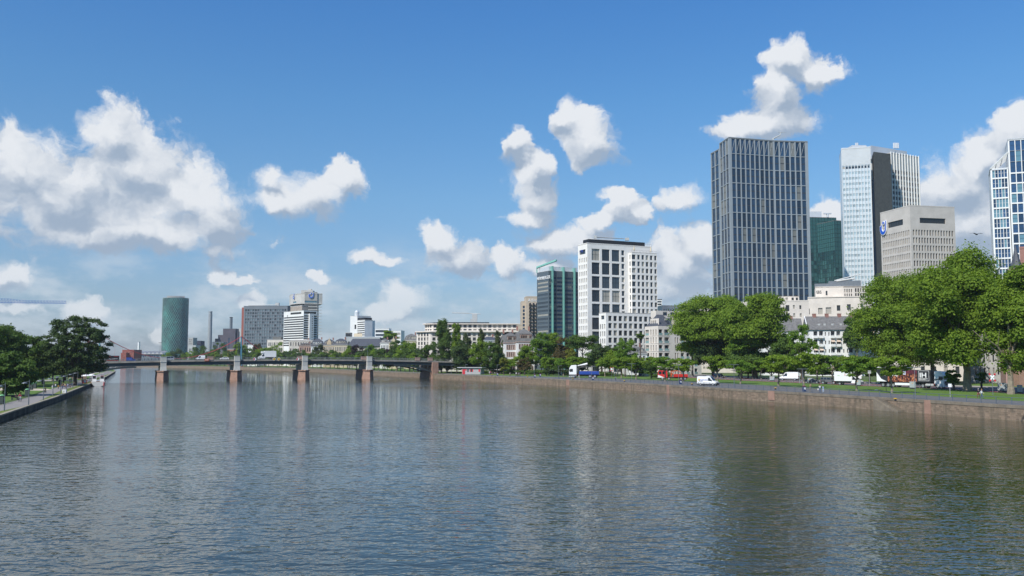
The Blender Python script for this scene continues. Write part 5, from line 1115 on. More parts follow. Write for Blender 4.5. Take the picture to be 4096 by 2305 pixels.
def grid_office():
    s = 3.6257; X = lambda x: 600 + x / s; Yp = lambda y: 1150 + y / s
    B = simple("office_block", "dark grey gridded office block with a red left end wall", "office building", None, X(1362), X(1995), Yp(278), 1000, pm("grey_grid_frame", (.155, .175, .20), .1, .1, .5), 17, 15, ang=-8, D=22, fu=.72, fv=.68, gm=glass("blue_grey_glass", (.05, .075, .09), (.17, .24, .27), .45), m=(1.2, 1, 12, 2.5), style="two", roof=M_GMET, depth=.5)
    A, Bq, Cq, D, zt, Wd, Dd = B.c; p = P(X(1332), Yp(295), 1006); B.mb("end_wall", M_BRICKR).prism([(p.x, p.y), (A.x - .2, A.y + 1), (A.x - .2, A.y + 20), (p.x + 2, p.y + 20)], 2.3, zt - .8)
    m = MB(); p = P(X(1660), Yp(268), 1008); m.tube((p.x - 18, p.y, p.z + .5), (p.x + 14, p.y, p.z + 1.2), .5, .4, 5); m.box(p.x + 12, p.x + 16, p.y, p.y + 4, p.z - 3, p.z + 3.5); link("roof_crane", m.mesh("roof_crane", M_LGREY, B.o), B.root); B.finish()
    B = simple("low_office", "low pale office with columns at the foot of the gridded block", "office building", None, X(1700), X(1935), Yp(765), 930, M_STONE, 8, 4, ang=0, D=12, fu=.6, fv=.6, roof=M_CONC); A, Bq, Cq, D, zt, Wd, Dd = B.c; B.mb("plant_room", M_DCONC).box(A.x + 5, A.x + 14, A.y + 2, A.y + 8, zt, zt + 3.5); B.finish()
    B = simple("low_office", "plain white low block in front of the red ended office", "office building", None, X(1418), X(1560), Yp(838), 900, M_PLASTER, 5, 3, ang=0, D=12, fu=.15, fv=.2, roof=M_CONC); B.finish()
    s2 = 3.6257; X2 = lambda x: 1200 + x / s2
    # white slab with lift core
    B = simple("office_slab", "white office slab with ribbon windows and a taller lift core", "office building", X2(795), X2(940), X2(1052), Yp(478), 800, M_PLASTER, 1, 1, ang=38, fu=.01, fv=.01, roof=M_CONC); A, Bq, Cq, D, zt, Wd, Dd = B.c; kv = 800 / F / s2; H = zt - 2.3
    B.w.pop("wall"); B.win.clear(); B.facade(D, A, 2.3, zt, [(.3, Dd - .1, H - (495 + 31 * i + 15 - 478) * kv, H - (495 + 31 * i - 478) * kv, "ribbon", G_BAND) for i in range(11)], "wall", M_PLASTER, .4, G_BAND); B.plain([A, Bq, Cq, D], 2.3, zt, "wall", M_PLASTER)
    q = Bq + dirv(60) * solve_len(V3(Bq, zt), dirv(60), X2(1087)); B.plain([Bq, q, q + dirv(110) * 9], 2.3, zt, "wall", M_CONC)
    c0 = P(X2(730), Yp(412), 812); zc = c0.z; c0.z = 0; c1 = c0 + dirv(-10) * solve_len(V3(c0, zc), dirv(-10), X2(832)); B.facade(c0, c1, 2.3, zc, [((c1 - c0).length * .62, (c1 - c0).length * .86, zc - 2.3 - 12, zc - 2.3 - 8, "plain", G_BAND)], "lift_core", M_PLASTER, .3, G_BAND); c2 = c1 + dirv(40) * 14; B.plain([c1, c2, c2 + dirv(110) * 8, c0 + dirv(80) * 8, c0], 2.3, zc, "lift_core", M_PLASTER); B.mb("lift_core", M_PLASTER).prism([v2(p) for p in (c0, c1, c2, c2 + dirv(110) * 8, c0 + dirv(80) * 8)], zc - .4, zc)
    B.mb("roof_storey", M_BLACK).prism([v2(p) for p in (A + dirv(110) * 3, Bq + dirv(110) * 3, Cq, D)], zt, zt + 2.6); p = P(X2(825), Yp(395), 815); B.mb("roof_pod", M_WALU).lathe([(2.2, 0), (2.2, 3.5), (1.2, 5)], 10, (p.x, p.y, zc)); B.finish()
    B = simple("office_slab", "small block with dark and beige striped walls left of the white slab", "office building", None, X2(661), X2(728), Yp(664), 780, M_DMET, 1, 1, ang=0, D=10, fu=.01, fv=.01, roof=M_CONC); A, Bq, *_ = B.c; B.mb("panel", M_CREAM).obox(A, dirv(0), dirv(-90), 7.4, 14.4, 0, .2, 2.3, B.c[4] - .3); B.finish()
    B = simple("glass_office", "low glass office with white floor bands right of the white slab", "office building", None, X2(1090), X2(1290), Yp(600), 770, M_MULLW, 1, 9, ang=0, D=16, fu=.97, fv=.62, style="ribbon", gm=G_OFF, roof=M_WALU, m=(.2, .2, 3, .5)); B.finish()
    B = simple("glass_office", "lower glass office wing with a curved pale roof behind the round tree", "office building", None, X2(1280), X2(1465), Yp(632), 775, M_MULLW, 1, 8, ang=-4, D=16, fu=.97, fv=.6, style="ribbon", gm=G_OFF, roof=M_WALU, m=(.2, .2, 3, .8)); B.finish()
grid_office()
def far_left():
    s = 3.6257; X = lambda x: 600 + x / s; Yp = lambda y: 1150 + y / s; Y = 1440
    # round glass tower with diamond lattice
    c = P(704, 1185, Y + 20); R_ = 50 / F * Y; r = thing("round_tower", "round teal glass tower wrapped in a pale diamond lattice", "tower", (c.x, c.y, 2.3)); Ht = ZY(1191, Y) - 2.3; nf = 36; rows = 34; mb = MB(); lt = MB()
    pt = lambda k, j, rr=R_: (rr * math.cos(2 * PI * (k + .5 * (j % 2)) / nf), rr * math.sin(2 * PI * (k + .5 * (j % 2)) / nf), Ht * j / rows)
    for j in range(rows):
        for k in range(nf):
            a, b_, c_, d = pt(k, j), pt(k + 1, j), pt(k, j + 1), pt(k + 1, j + 1)
            if j % 2 == 0: mb.tri(a, b_, c_); mb.tri(b_, d, c_)
            else: mb.tri(a, b_, d); mb.tri(a, d, c_)
            P1, P2, P3 = (Vector(pt(k, j, R_ * 1.01)), Vector(pt(k, j + 1, R_ * 1.01)), Vector(pt(k + (1 if j % 2 else -1), j + 1, R_ * 1.01)))
            if P1.y < R_ * .25: lt.tube(P1, P2, .17, .17, 3, cap=False); lt.tube(P1, P3, .17, .17, 3, cap=False)
    mb.build("glass_skin", pm("tower_teal_glass", (.050, .215, .180), .2, .045, .12, c2=(.012, .055, .055), isl=.45), r); lt.build("lattice", pm("pale_lattice", (.36, .46, .45), .1, 1), r)
    m = MB(); m.lathe([(R_ * .98, Ht), (R_ * .98, Ht + .5)], 36); m.lathe([(R_ * .62, Ht + .5), (R_ * .62, Ht + 3)], 30)
    for k in range(40): t = 2 * PI * k / 40; m.box(R_ * .66 * math.cos(t) - .25, R_ * .66 * math.cos(t) + .25, R_ * .66 * math.sin(t) - .25, R_ * .66 * math.sin(t) + .25, Ht + .5, Ht + 4)
    link("roof_ring", m.mesh("roof_ring", M_CONC), r)
    def chim(label, px, w, pyt, Y, mat, ring=None, taper=1.0, zb=2.3, flutes=0):
        p = P(px, pyt, Y); rr = w / 2 / F * Y; o = thing("chimney_stack", label, "chimney", (p.x, p.y, zb), group=None); h = p.z - zb; m = MB(); m.lathe([(rr * taper, 0), (rr, h * .97), (rr * .9, h)], 20); m.build("shaft", mat, o, smooth=False)
        if flutes:
            m = MB()
            for k in range(flutes): t = 2 * PI * k / flutes; m.tube((rr * taper * math.cos(t), rr * taper * math.sin(t), 0), (rr * math.cos(t), rr * math.sin(t), h * .95), rr * .07, rr * .07, 4)
            m.build("rib", mat, o)
        m = MB(); m.lathe([(rr * 1.12, h * .985), (rr * 1.12, h * 1.0)], 20); m.build("rim", ring or mat, o)
        return o
    chim("tall grey concrete chimney of the power station", 842, 14, 1246, 1550, pm("chimney_grey", (.33, .36, .38), .1, .3), taper=1.18, flutes=14)
    chim("short steel grey chimney on the dark power station", 925, 11, 1269, 1520, M_GMET, M_DMET)
    chim("slim white chimney behind the zigzag roofed hall", 556, 8.5, 1368, 1500, M_SIGNW, M_LGREY, taper=1.15)
    B = simple("power_station", "dark purple grey power station block with stepped sides", "power station", None, X(1060), X(1240), Yp(602), 1500, pm("purple_grey_cladding", (.085, .075, .095), .15, .1, .6), 1, 1, ang=0, D=30, fu=.12, fv=.5, gm=G_DARK, roof=M_GMET); A, Bq, *_ = B.c; zt = B.c[4]
    mat = MATS["purple_grey_cladding"]; B.mb("side_wing", mat).box(A.x - 9, A.x - .2, A.y + 3, A.y + 25, 2.3, zt - 10).box(Bq.x + .2, Bq.x + 4, Bq.y + 3, Bq.y + 25, 2.3, zt - 3); B.mb("stair_tower", M_LGREY).box(Bq.x + 4.2, Bq.x + 12, Bq.y + 5, Bq.y + 20, 2.3, zt + 1); B.mb("rack", M_DMET).box(A.x - 15, A.x - 9.2, A.y + 6, A.y + 18, 2.3, zt - 16); B.finish()
    for lab, x0, x1, yt, Y_, mat, c, rw in (("small pale office block right of the round tower", 553, 625, 735, 1350, M_CONC, 5, 12), ("dark blue box building beyond the round tower", 637, 735, 780, 1380, pm("dark_blue_cladding", (.03, .03, .055), .1, .2), 3, 2), ("low pale hall with a shallow vaulted roof by the round tower", 553, 665, 845, 1250, M_LGREY, 6, 2), ("long dark low building behind the far trees", 905, 1065, 795, 1420, M_GMET, 10, 3), ("old red roofed house among the far trees", 1120, 1215, 900, 1000, M_BROWNB, 4, 2)):
        B = simple("far_building", lab, "building", None, X(x0), X(x1), Yp(yt), Y_, mat, c, rw, ang=0, D=18, fu=.6, fv=.5, roof=M_LGREY if "roof" in lab else mat, group="low buildings around the round tower"); B.finish()
    s1 = 2.6357; X1 = lambda x: x / s1; Y1 = lambda y: 1150 + y / s1
    B = simple("brick_office", "red brick office with white window frames by the zigzag roofed hall", "office building", None, X1(1290), X1(1412), Y1(662), 1180, M_BRICKR, 8, 5, ang=-6, D=20, fu=.35, fv=.6, gm=G_OFF, fm=M_SIGNW, roof=M_BRICKR); B.finish()
    B = simple("brick_office", "lower stepped wing of the red brick office at the far bend", "office building", None, X1(1274), X1(1330), Y1(695), 1172, M_BRICKR, 4, 4, ang=-6, D=12, fu=.4, fv=.6, gm=G_OFF, fm=M_SIGNW, roof=M_BRICKR); B.finish()
    C = P(X1(1385), Y1(705), 1230); zt = C.z; C.z = 0; B = Bld("zigzag_hall", "long grey hall with triangular windows and a zigzag metal roof", "hall", C); Wd = solve_len(V3(C, zt), dirv(0), X1(1722)); E = C + dirv(0) * Wd; H = zt - 2.3
    B.facade(C, E, 2.3, zt, [], "wall", pm("blue_grey_cladding", (.16, .19, .22), .1, .2)); B.plain([E, E + dirv(90) * 30, C + dirv(90) * 30, C], 2.3, zt, "wall", MATS["blue_grey_cladding"])
    zr = ZY(Y1(668), 1230); n = 8; rf = MB()
    for k in range(n):
        u0 = Wd * k / n; u1 = Wd * (k + 1) / n; um = (u0 + u1) / 2; q = lambda u, y, z: (C.x + u, C.y + y, z)
        rf.quad(q(u0, -1.5, zt), q(um, -1, zr - 2), q(um, 30, zr), q(u0, 15, zr)); rf.quad(q(um, -1, zr - 2), q(u1, -1.5, zt), q(u1, 15, zr), q(um, 30, zr)); rf.tri(q(u0, -1.5, zt), q(u1, -1.5, zt), q(um, -1, zr - 2))
    rf.build("roof", pm("pale_metal_roof", (.36, .36, .36), .06, .3, .5), B.root, B.o)
    for i in range(2):
        for k in range(18):
            w = Wd / 18; u = w * (k + .5 * (i % 2)); z = 3 + H * .47 * i; q = lambda uu, zz: (C.x + uu, C.y - .15, 2.3 + zz); m = MB(); up = k % 2 == 0
            if up: m.tri(q(u + .2, z), q(u + w * 1.0 - .2, z), q(u + w * .5, z + H * .36))
            else: m.tri(q(u + w * .5, z), q(u + w - .2, z + H * .36), q(u + .2, z + H * .36))
            link("window", m.mesh("window", G_DARK, B.o), B.root)
    B.finish()
far_left()
# ------------------------------------------------------------------ river bridge
BD, RD = dirv(25), dirv(115); BO = Vector((-122.2, 402, 0)) + RD * 2.6; BW = 15.0
zdk = lambda t: 9.15 - .000166 * (t - 25) ** 2
def bridge():
    r = thing("road_bridge", "long low steel girder road bridge on sandstone piers crossing the river", "bridge", BO); o = BO; TS = list(np.arange(-112, 141, 6.0))
    pt = lambda t, w, z: tuple(BO + BD * t + RD * w + Vector((0, 0, z)))
    MGIRD = pm("dark_green_grey_steel", (.045, .06, .065), .15, .4, .5, .2); MED = pm("stained_concrete_edge", (.30, .275, .235), .25, .5, .85); MPYL = pm("pale_grey_steel", (.50, .49, .45), .08, .3, .55)
    dk, ed, rd_, gi = MB(), MB(), MB(), MB()
    for a, b in zip(TS, TS[1:]):
        za, zb = zdk(a), zdk(b); q = lambda mb, w0, w1, h0, h1: mb.hexa([pt(a, w0, za + h0), pt(b, w0, zb + h0), pt(b, w1, zb + h0), pt(a, w1, za + h0), pt(a, w0, za + h1), pt(b, w0, zb + h1), pt(b, w1, zb + h1), pt(a, w1, za + h1)])
        q(ed, -.25, .5, -.55, .12); q(ed, BW - .5, BW + .25, -.55, .12); q(dk, .5, BW - .5, -.5, 0); q(rd_, 3, BW - 3, 0.004, .02)
        for w in (.25, BW * .5, BW - .55): q(gi, w, w + .3, -2.05, -.56)
    dk.build("deck", M_PAVE, r, o); ed.build("deck_edge", MED, r, o); rd_.build("carriageway", M_ASPH, r, o); gi.build("girder", MGIRD, r, o)
    for w in (-.05, BW + .05):
        rl = MB(); t = -110.0
        while t < 138:
            z = zdk(t); rl.box(*(lambda p: (p[0] - .05, p[0] + .05, p[1] - .05, p[1] + .05, z + .1, z + 1.25))(pt(t, w, 0)))
            for k in range(1, 8): p = pt(t + 3 * k / 8, w, 0); rl.tube((p[0], p[1], zdk(t) + .2), (p[0], p[1], zdk(t) + 1.15), .03, .03, 3, cap=False)
            for h in (.2, 1.18): rl.tube(pt(t, w, z + h), pt(t + 3, w, zdk(t + 3) + h), .04, .04, 4, cap=False)
            t += 3
        rl.build("railing", pm("grey_railing_paint", (.20, .21, .21), .1, 1, .5), r, o)
    for t, tl in ((-30.7, 0), (0, 1), (30.2, 0), (60.7, 0)):       # piers, a nosed sandstone shaft with a steel pylon
        c = BO + BD * t - RD * 2.6; z = zdk(t)
        def plan(w, l0, l1, nose): return [v2(c + BD * x + RD * y) for x, y in ((0, l0 - nose), (w, l0), (w, l1), (-w, l1), (-w, l0))]
        pm_ = MB(); a, b = plan(2.5, 2.2, 17, 2.6), plan(2.2, 2.3, 16.6, 2.1); n = 5; i = len(pm_.v); pm_.v += [(*p, -1.5) for p in a] + [(*p, 4.0) for p in b]
        for k in range(n): j = (k + 1) % n; pm_.f.append((i + k, i + j, i + n + j, i + n + k)); pm_.m.append(0)
        p_ = pm_.build("pier", M_SANDST, r, o)
        for nm, mb, mt in (("pier_cap", MB().prism(plan(2.55, 2.0, 17, 2.5), 4.0, 4.4), M_SANDST), ("web_wall", MB().prism(plan(1.1, 4.2, 16, .0), 4.4, z - 2.2), MPYL)): mb.build(nm, mt, p_, o)
        py = MB(); f = c + RD * .9; py.obox(f - BD * 1.15, BD, -RD, 0, 2.3, -1.6, .35, 6.2, z + 1.55); py.obox(f - BD * 1.3, BD, -RD, 0, 2.6, -1.8, .5, z - .55, z - .35); py.obox(f - BD * 1.2, BD, -RD, 0, 2.4, -1.7, .42, z + 1.55, z + 1.8)
        q = lambda x, y, zz: tuple(f + BD * x - RD * y + Vector((0, 0, zz))); py.hexa([q(-1.3, .6, 4.4), q(1.3, .6, 4.4), q(1.3, -1.6, 4.4), q(-1.3, -1.6, 4.4), q(-1.15, .35, 6.2), q(1.15, .35, 6.2), q(1.15, -1.6, 6.2), q(-1.15, -1.6, 6.2)]); py.build("pylon", MPYL, p_, o)
    for t, s in ((-60.5, -1), (92.6, 1)):                            # abutment and its arched truss
        c = BO + BD * t; MB().prism([v2(c + BD * x + RD * y) for x, y in (((0, -1.2), (3, -1.2), (3, 17), (0, 17)) if s > 0 else ((-7, -1.2), (0, -1.2), (0, 17), (-7, 17)))], -1, zdk(t) - .55).build("abutment", M_SANDST, r, o)
        for w in (.3, BW - .5):
            tr = MB(); N_ = 9; pr = None
            for k in range(N_ + 1):
                x = t - s * 19 * k / N_; zl = zdk(t) - 2.05 - 3.2 * (1 - k / N_) ** 2; zu = zdk(x) - 2.0
                tr.tube(pt(x, w, zl), pt(x, w, zu), .1, .1, 4)
                if pr: tr.tube(pr[0], pt(x, w, zl), .38, .38, 4); tr.tube(pr[0], pt(x, w, zu), .09, .09, 4)
                pr = (pt(x, w, zl),)
            tr.build("arch_truss", MGIRD, r, o)
    for t in (-12.5, 27, 57, 84, 90.5): MB().obox(BO + BD * t - RD * .3, BD, -RD, 0, 2.4, -.5, .1, zdk(t) + .1, zdk(t) + 1.5).obox(BO + BD * t - RD * .3, BD, -RD, -.15, 2.55, -.6, .2, zdk(t) + 1.5, zdk(t) + 1.7).build("parapet_block", M_PINKST, r, o)
    for px in (640, 954, 1210, 1475): t = BO + BD * solve_len(V3(BO, 9), BD, px); MB().tube(V3(t + RD * 2, 9), V3(t + RD * 2, 16.5), .09, .06, 6).obox(t + RD * 2, BD, -RD, -.6, .7, -.15, .15, 16.4, 16.6).build("street_light", M_GMET, r, o)
bridge()
for i, (px, c) in enumerate(((1018, "r"), (1096, "y"), (1115, "y"), (1190, "r"))):
    p = BO + BD * solve_len(V3(BO, 9), BD, px) - RD * .42; p.z = ZY(1437, p.y); o = thing("navigation_sign", ("red and white diamond navigation sign left of the yellow pair on the bridge", "left one of two yellow diamond navigation signs on the bridge edge", "right one of two yellow diamond navigation signs on the bridge edge", "red and white diamond navigation sign right of the yellow pair on the bridge")[i], "sign", p, math.radians(25), "diamond signs on the bridge")
    h = .85; MB().hexa([(-h, 0, 0), (0, 0, -h), (h, 0, 0), (0, 0, h), (-h, .06, 0), (0, .06, -h), (h, .06, 0), (0, .06, h)][:4] + [(-h, .06, 0), (0, .06, -h), (h, .06, 0), (0, .06, h)]).build("board", M_SIGNW, o)
    mt = pm("signal_red", (.55, .02, .03), .05) if c == "r" else pm("signal_yellow", (.60, .36, .02), .05); k = .72
    m = MB(); (m.tri((-k, -.02, 0), (0, -.02, -k), (0, -.02, k)) if c == "r" else m.quad((-k, -.02, 0), (0, -.02, -k), (k, -.02, 0), (0, -.02, k))); m.build("panel", mt, o)
p = BO + BD * solve_len(V3(BO, 9), BD, 827) - RD * .5; o = thing("signal_box", "orange and white warning board hung on the bridge girder", "sign", (p.x, p.y, ZY(1440, p.y)), math.radians(25))
MB().box(-.9, .9, -.15, .15, -.5, .5).build("board", pm("signal_orange", (.55, .10, .02), .05), o); MB().box(-.7, .7, -.2, -.16, -.12, .12).build("stripe", M_SIGNW, o)
def footbridge():
    d = Vector((.83, .556, 0)); c = Vector((XG(963, 820), 820, 0)); nrm = Vector((-d.y, d.x, 0)); r = thing("footbridge", "suspension footbridge with blue masts and red cables beyond the road bridge", "bridge", c); MRC = pm("red_cable_paint", (.42, .05, .06), .1); MBM = pm("blue_mast_paint", (.06, .20, .28), .1)
    L_ = 118.7; zt = ZY(1346, 820)
    MB().hexa([tuple(c + d * x + nrm * y + Vector((0, 0, z))) for z in (6.6, 7.3) for x, y in ((-L_ - 40, -2.4), (40, -2.4), (40, 2.4), (-L_ - 40, 2.4))]).build("deck", M_GMET, r, c)
    for t in (0, -L_):
        b = c + d * t; m = MB()
        for s in (-1, 1): m.tube(tuple(b + nrm * 2.6 * s + Vector((0, 0, 1))), tuple(b + nrm * .7 * s + Vector((0, 0, zt - 1.5))), .55, .4, 6)
        m.tube(tuple(b + Vector((0, 0, zt - 2.2))), tuple(b + Vector((0, 0, zt + .4))), .9, .2, 6); m.build("mast", MBM, r, c); MB().prism([v2(b + d * x + nrm * y) for x, y in ((-1.5, -4), (1.5, -4), (1.5, 4), (-1.5, 4))], -1, 3.2).build("pier", M_SANDST, r, c)
    for s in (-.7, .7):
        pts = [c + d * (-L_ * k / 20) + nrm * s + Vector((0, 0, 9.6 + (zt - 9.6) * ((k - 10) / 10) ** 2)) for k in range(21)]; MB().path(pts, .2, 5).path([pts[0], c + d * 30 + nrm * s + Vector((0, 0, 8))], .2, 5).path([pts[-1], c - d * (L_ + 30) + nrm * s + Vector((0, 0, 8))], .2, 5).build("cable", MRC, r, c)
    m = MB()
    for k in range(2, 19): q = c + d * (-L_ * k / 20); m.tube(tuple(q + Vector((0, 0, 7.2))), tuple(q + Vector((0, 0, 9.6 + (zt - 9.6) * ((k - 10) / 10) ** 2))), .05, .05, 4)
    m.build("hanger", MRC, r, c)
footbridge()
# ------------------------------------------------------------------ right bank surfaces
def poly(name, px, z, mat): return sheet(name, [G(x, y, z) for x, y in px], z, mat)
EDGE = [G(*p, ZR) for p in ((4900, 1665), (4096, 1606), (3900, 1594), (3650, 1579), (3425, 1565), (3200, 1551), (2900, 1533), (2550, 1519), (2250, 1508.5), (2000, 1502), (1850, 1497), (1740, 1492))]
sheet("quay_path", offset(QR, .6)[:9] + EDGE[::-1], ZR - .008, M_PATHR)
sheet("lawn", EDGE[:-1] + [G(*p, ZR) for p in ((1740, 1486), (2000, 1491), (2250, 1496), (2500, 1500), (2600, 1502), (2740, 1511), (2960, 1523), (3180, 1532), (3440, 1544.5), (3776, 1557), (4096, 1578), (4500, 1602))], ZR - .004, M_GRASS)
strip("far_quay_path", QR[8:13], .6, 7.6, ZR - .008, M_PATHR)
Q2 = offset(QR, 0)[:12]
strip("park_lawn", QR[8:13], 7.6, 60, ZR - .004, M_GRASS)
RL = [G(4500, 1600, ZR), G(4096, 1577, ZR), G(3776, 1556, ZR), G(3440, 1543.5, ZR), G(3180, 1531, ZR), G(2960, 1522, ZR), G(2740, 1510, ZR), G(2600, 1500, ZR)]
strip("road", RL, 0, 19, ZR + .004, M_ASPH)
strip("bike_lane", RL, .4, 2.2, ZR + .008, M_REDL); strip("bike_lane", RL, 9.5, 11.0, ZR + .008, M_REDL)
for k in range(2):
    mb = MB(); L2 = offset(RL, (2.4, 9.2)[k])
    for a, b in zip(L2, L2[1:]):
        n = int((b - a).length / 4)
        for i in range(n): p, q = a.lerp(b, i / n), a.lerp(b, (i + .45) / n); d, nn = seg_n(p, q); mb.quad((p.x, p.y, ZR + .012), (q.x, q.y, ZR + .012), (q.x - nn.x * .15, q.y - nn.y * .15, ZR + .012), (p.x - nn.x * .15, p.y - nn.y * .15, ZR + .012))
    struct("road_marking", mb, M_SIGNW)
mb = MB(); a_, b_ = offset(RL, 19), offset(RL, 25)
for i in range(len(RL) - 1): mb.hexa([(a_[i].x, a_[i].y, ZR - .1), (b_[i].x, b_[i].y, ZR - .1), (b_[i + 1].x, b_[i + 1].y, ZR - .1), (a_[i + 1].x, a_[i + 1].y, ZR - .1), (a_[i].x, a_[i].y, ZR + .13), (b_[i].x, b_[i].y, ZR + .13), (b_[i + 1].x, b_[i + 1].y, ZR + .13), (a_[i + 1].x, a_[i + 1].y, ZR + .13)])
struct("pavement", mb, M_PAVE); strip("street_lawn", RL, 25, 44, ZR + .05, M_GRASS)
def quayY(px):
    f = lambda p: CX + F * p.x / (p.y * CT - CAMZ * ST)
    for a, b in zip(QR, QR[1:]):
        if f(a) >= px >= f(b): t = (f(a) - px) / (f(a) - f(b)); return a.y + (b.y - a.y) * t
    return QR[-3].y
# stair cut in the quay wall, drawn as a projecting flight
def quay_stair():
    a, b = G(3545, 1597, ZR), G(3590, 1600, ZR); a = QR[3].lerp(QR[2], .78); d, n = seg_n(QR[3], QR[2]); d3 = Vector((d.x, d.y, 0)); out = Vector((-n.x, -n.y, 0)) * -1
    out = Vector((n.x, n.y, 0)); r = thing("quay_stair", "stone stair with a pink sandstone cheek going down the quay wall", "stair", (a.x, a.y, 0))
    m = MB()
    for k in range(10): z = ZR - .2 - k * .2; m.obox(a, d3, out, k * .55, k * .55 + .55, .02, 1.3, -1, z)
    m.build("step", M_COPING, r, a); m = MB(); q = lambda u, w, z: tuple(a + d3 * u + out * w + Vector((0, 0, z)))
    m.hexa([q(-.6, 1.5, -1), q(4.6, 1.5, -1), q(4.6, 1.31, -1), q(-.6, 1.31, -1), q(-.6, 1.5, ZR - .1), q(4.6, 1.5, .2), q(4.6, 1.31, .2), q(-.6, 1.31, ZR - .1)]); m.build("cheek_wall", M_COPING, r, a)
quay_stair()
rng = random.Random(5)
for i, px in enumerate((2290, 2690, 3110, 3735)):
    u = None
    for k in range(len(QR) - 1):
        f = lambda p: CX + F * p.x / (p.y * CT + (1.2 - CAMZ) * ST)
        if f(QR[k]) >= px >= f(QR[k + 1]): u = (k, (f(QR[k]) - px) / (f(QR[k]) - f(QR[k + 1])))
    if not u: continue
    p = QR[u[0]].lerp(QR[u[0] + 1], u[1]); d, n = seg_n(QR[u[0]], QR[u[0] + 1]); w = 1.5 if i % 2 else 2.4
    m = MB(); m.obox(p, Vector((d.x, d.y, 0)), -Vector((n.x, n.y, 0)), 0, w, -.1, .09, -.6 if i % 2 else .3, ZR - .02); m.build("repair_patch", M_SANDST, qw, QR[5])
# railing along the quay edge, panel by panel
def quay_rail():
    line = offset(QR[:7], .95); panels = []
    RM = pm("blue_grey_railing", (.11, .135, .17), .1, 1, .5)
    root = None; cnt = 0
    for a, b in zip(line, line[1:]):
        L_ = (b - a).length; n = max(1, round(L_ / 3.0)); d = (b - a) / n
        for i in range(n):
            p = a + d * i
            if CX + F * p.x / max(1, p.y) > 4300: continue
            panels.append((p, d))
    r = thing("quay_railing", "blue grey steel railing with rails along the right bank quay edge", "railing", (panels[0][0].x, panels[0][0].y, ZR)); o = Vector((panels[0][0].x, panels[0][0].y, 0))
    po = MB(); po.box(-.045, .045, -.045, .045, 0, 1.12); pm_ = po.mesh("post", RM); rl = MB()
    for k, (p, d) in enumerate(panels):
        if k < 90: link("post", pm_, r, (p.x - o.x, p.y - o.y, 0), math.atan2(d.y, d.x))
        else: rl.box(p.x - .045 - o.x, p.x + .045 - o.x, p.y - .045 - o.y, p.y + .045 - o.y, 0, 1.12)
        q = p + d
        for h, rr in ((1.1, .04), (.62, .02), (.18, .02)): rl.tube((p.x - o.x, p.y - o.y, h), (q.x - o.x, q.y - o.y, h), rr, rr, 5, cap=False)
    rl.build("rail", RM, r)
quay_rail()
# ------------------------------------------------------------------ left bank surfaces
poly("promenade", [(-160, 1720), (0, 1645), (110, 1622), (160, 1603), (235, 1566), (300, 1546), (345, 1531), (372, 1520), (372, 1514), (330, 1521), (262, 1540), (182, 1564), (128, 1585), (0, 1620), (-160, 1668)], ZL - .008, M_PATH)
poly("promenade", [(352, 1519), (400, 1508), (455, 1490), (453, 1486), (430, 1484), (400, 1494), (360, 1508)], ZL - .012, M_PATH)
sheet("verge", innl[:9] + [G(*p, ZL) for p in ((450, 1492), (375, 1519), (345, 1531), (300, 1546), (235, 1566), (160, 1603), (110, 1622), (0, 1645), (-160, 1720))], ZL - .014, M_VERGE)
poly("gravel_path", [(-40, 1552), (60, 1553), (190, 1556), (205, 1558), (180, 1563), (60, 1562), (-40, 1563)], ZL - .004, M_GRAVEL)
poly("cross_path", [(130, 1521), (240, 1519), (345, 1522), (330, 1524), (240, 1524), (130, 1526)], ZL - .004, M_PAVE)
def fence():
    pts = [G(x, y, ZL) for x, y in ((0, 1622), (128, 1587), (182, 1566))]; m = MB(); r = thing("low_fence", "low dark wire edging fence along the lawn side of the left promenade", "fence", pts[0])
    for a, b in zip(pts, pts[1:]):
        n = int((b - a).length / 1.5)
        for i in range(n): p, q = a.lerp(b, i / n), a.lerp(b, (i + 1) / n); m.tube(p, p + Vector((0, 0, .45)), .03, .03, 4); m.tube(p + Vector((0, 0, .42)), q + Vector((0, 0, .42)), .025, .025, 4); m.tube(p + Vector((0, 0, .2)), q + Vector((0, 0, .2)), .02, .02, 4)
    m.build("rail", M_DMET, r, pts[0])
fence()
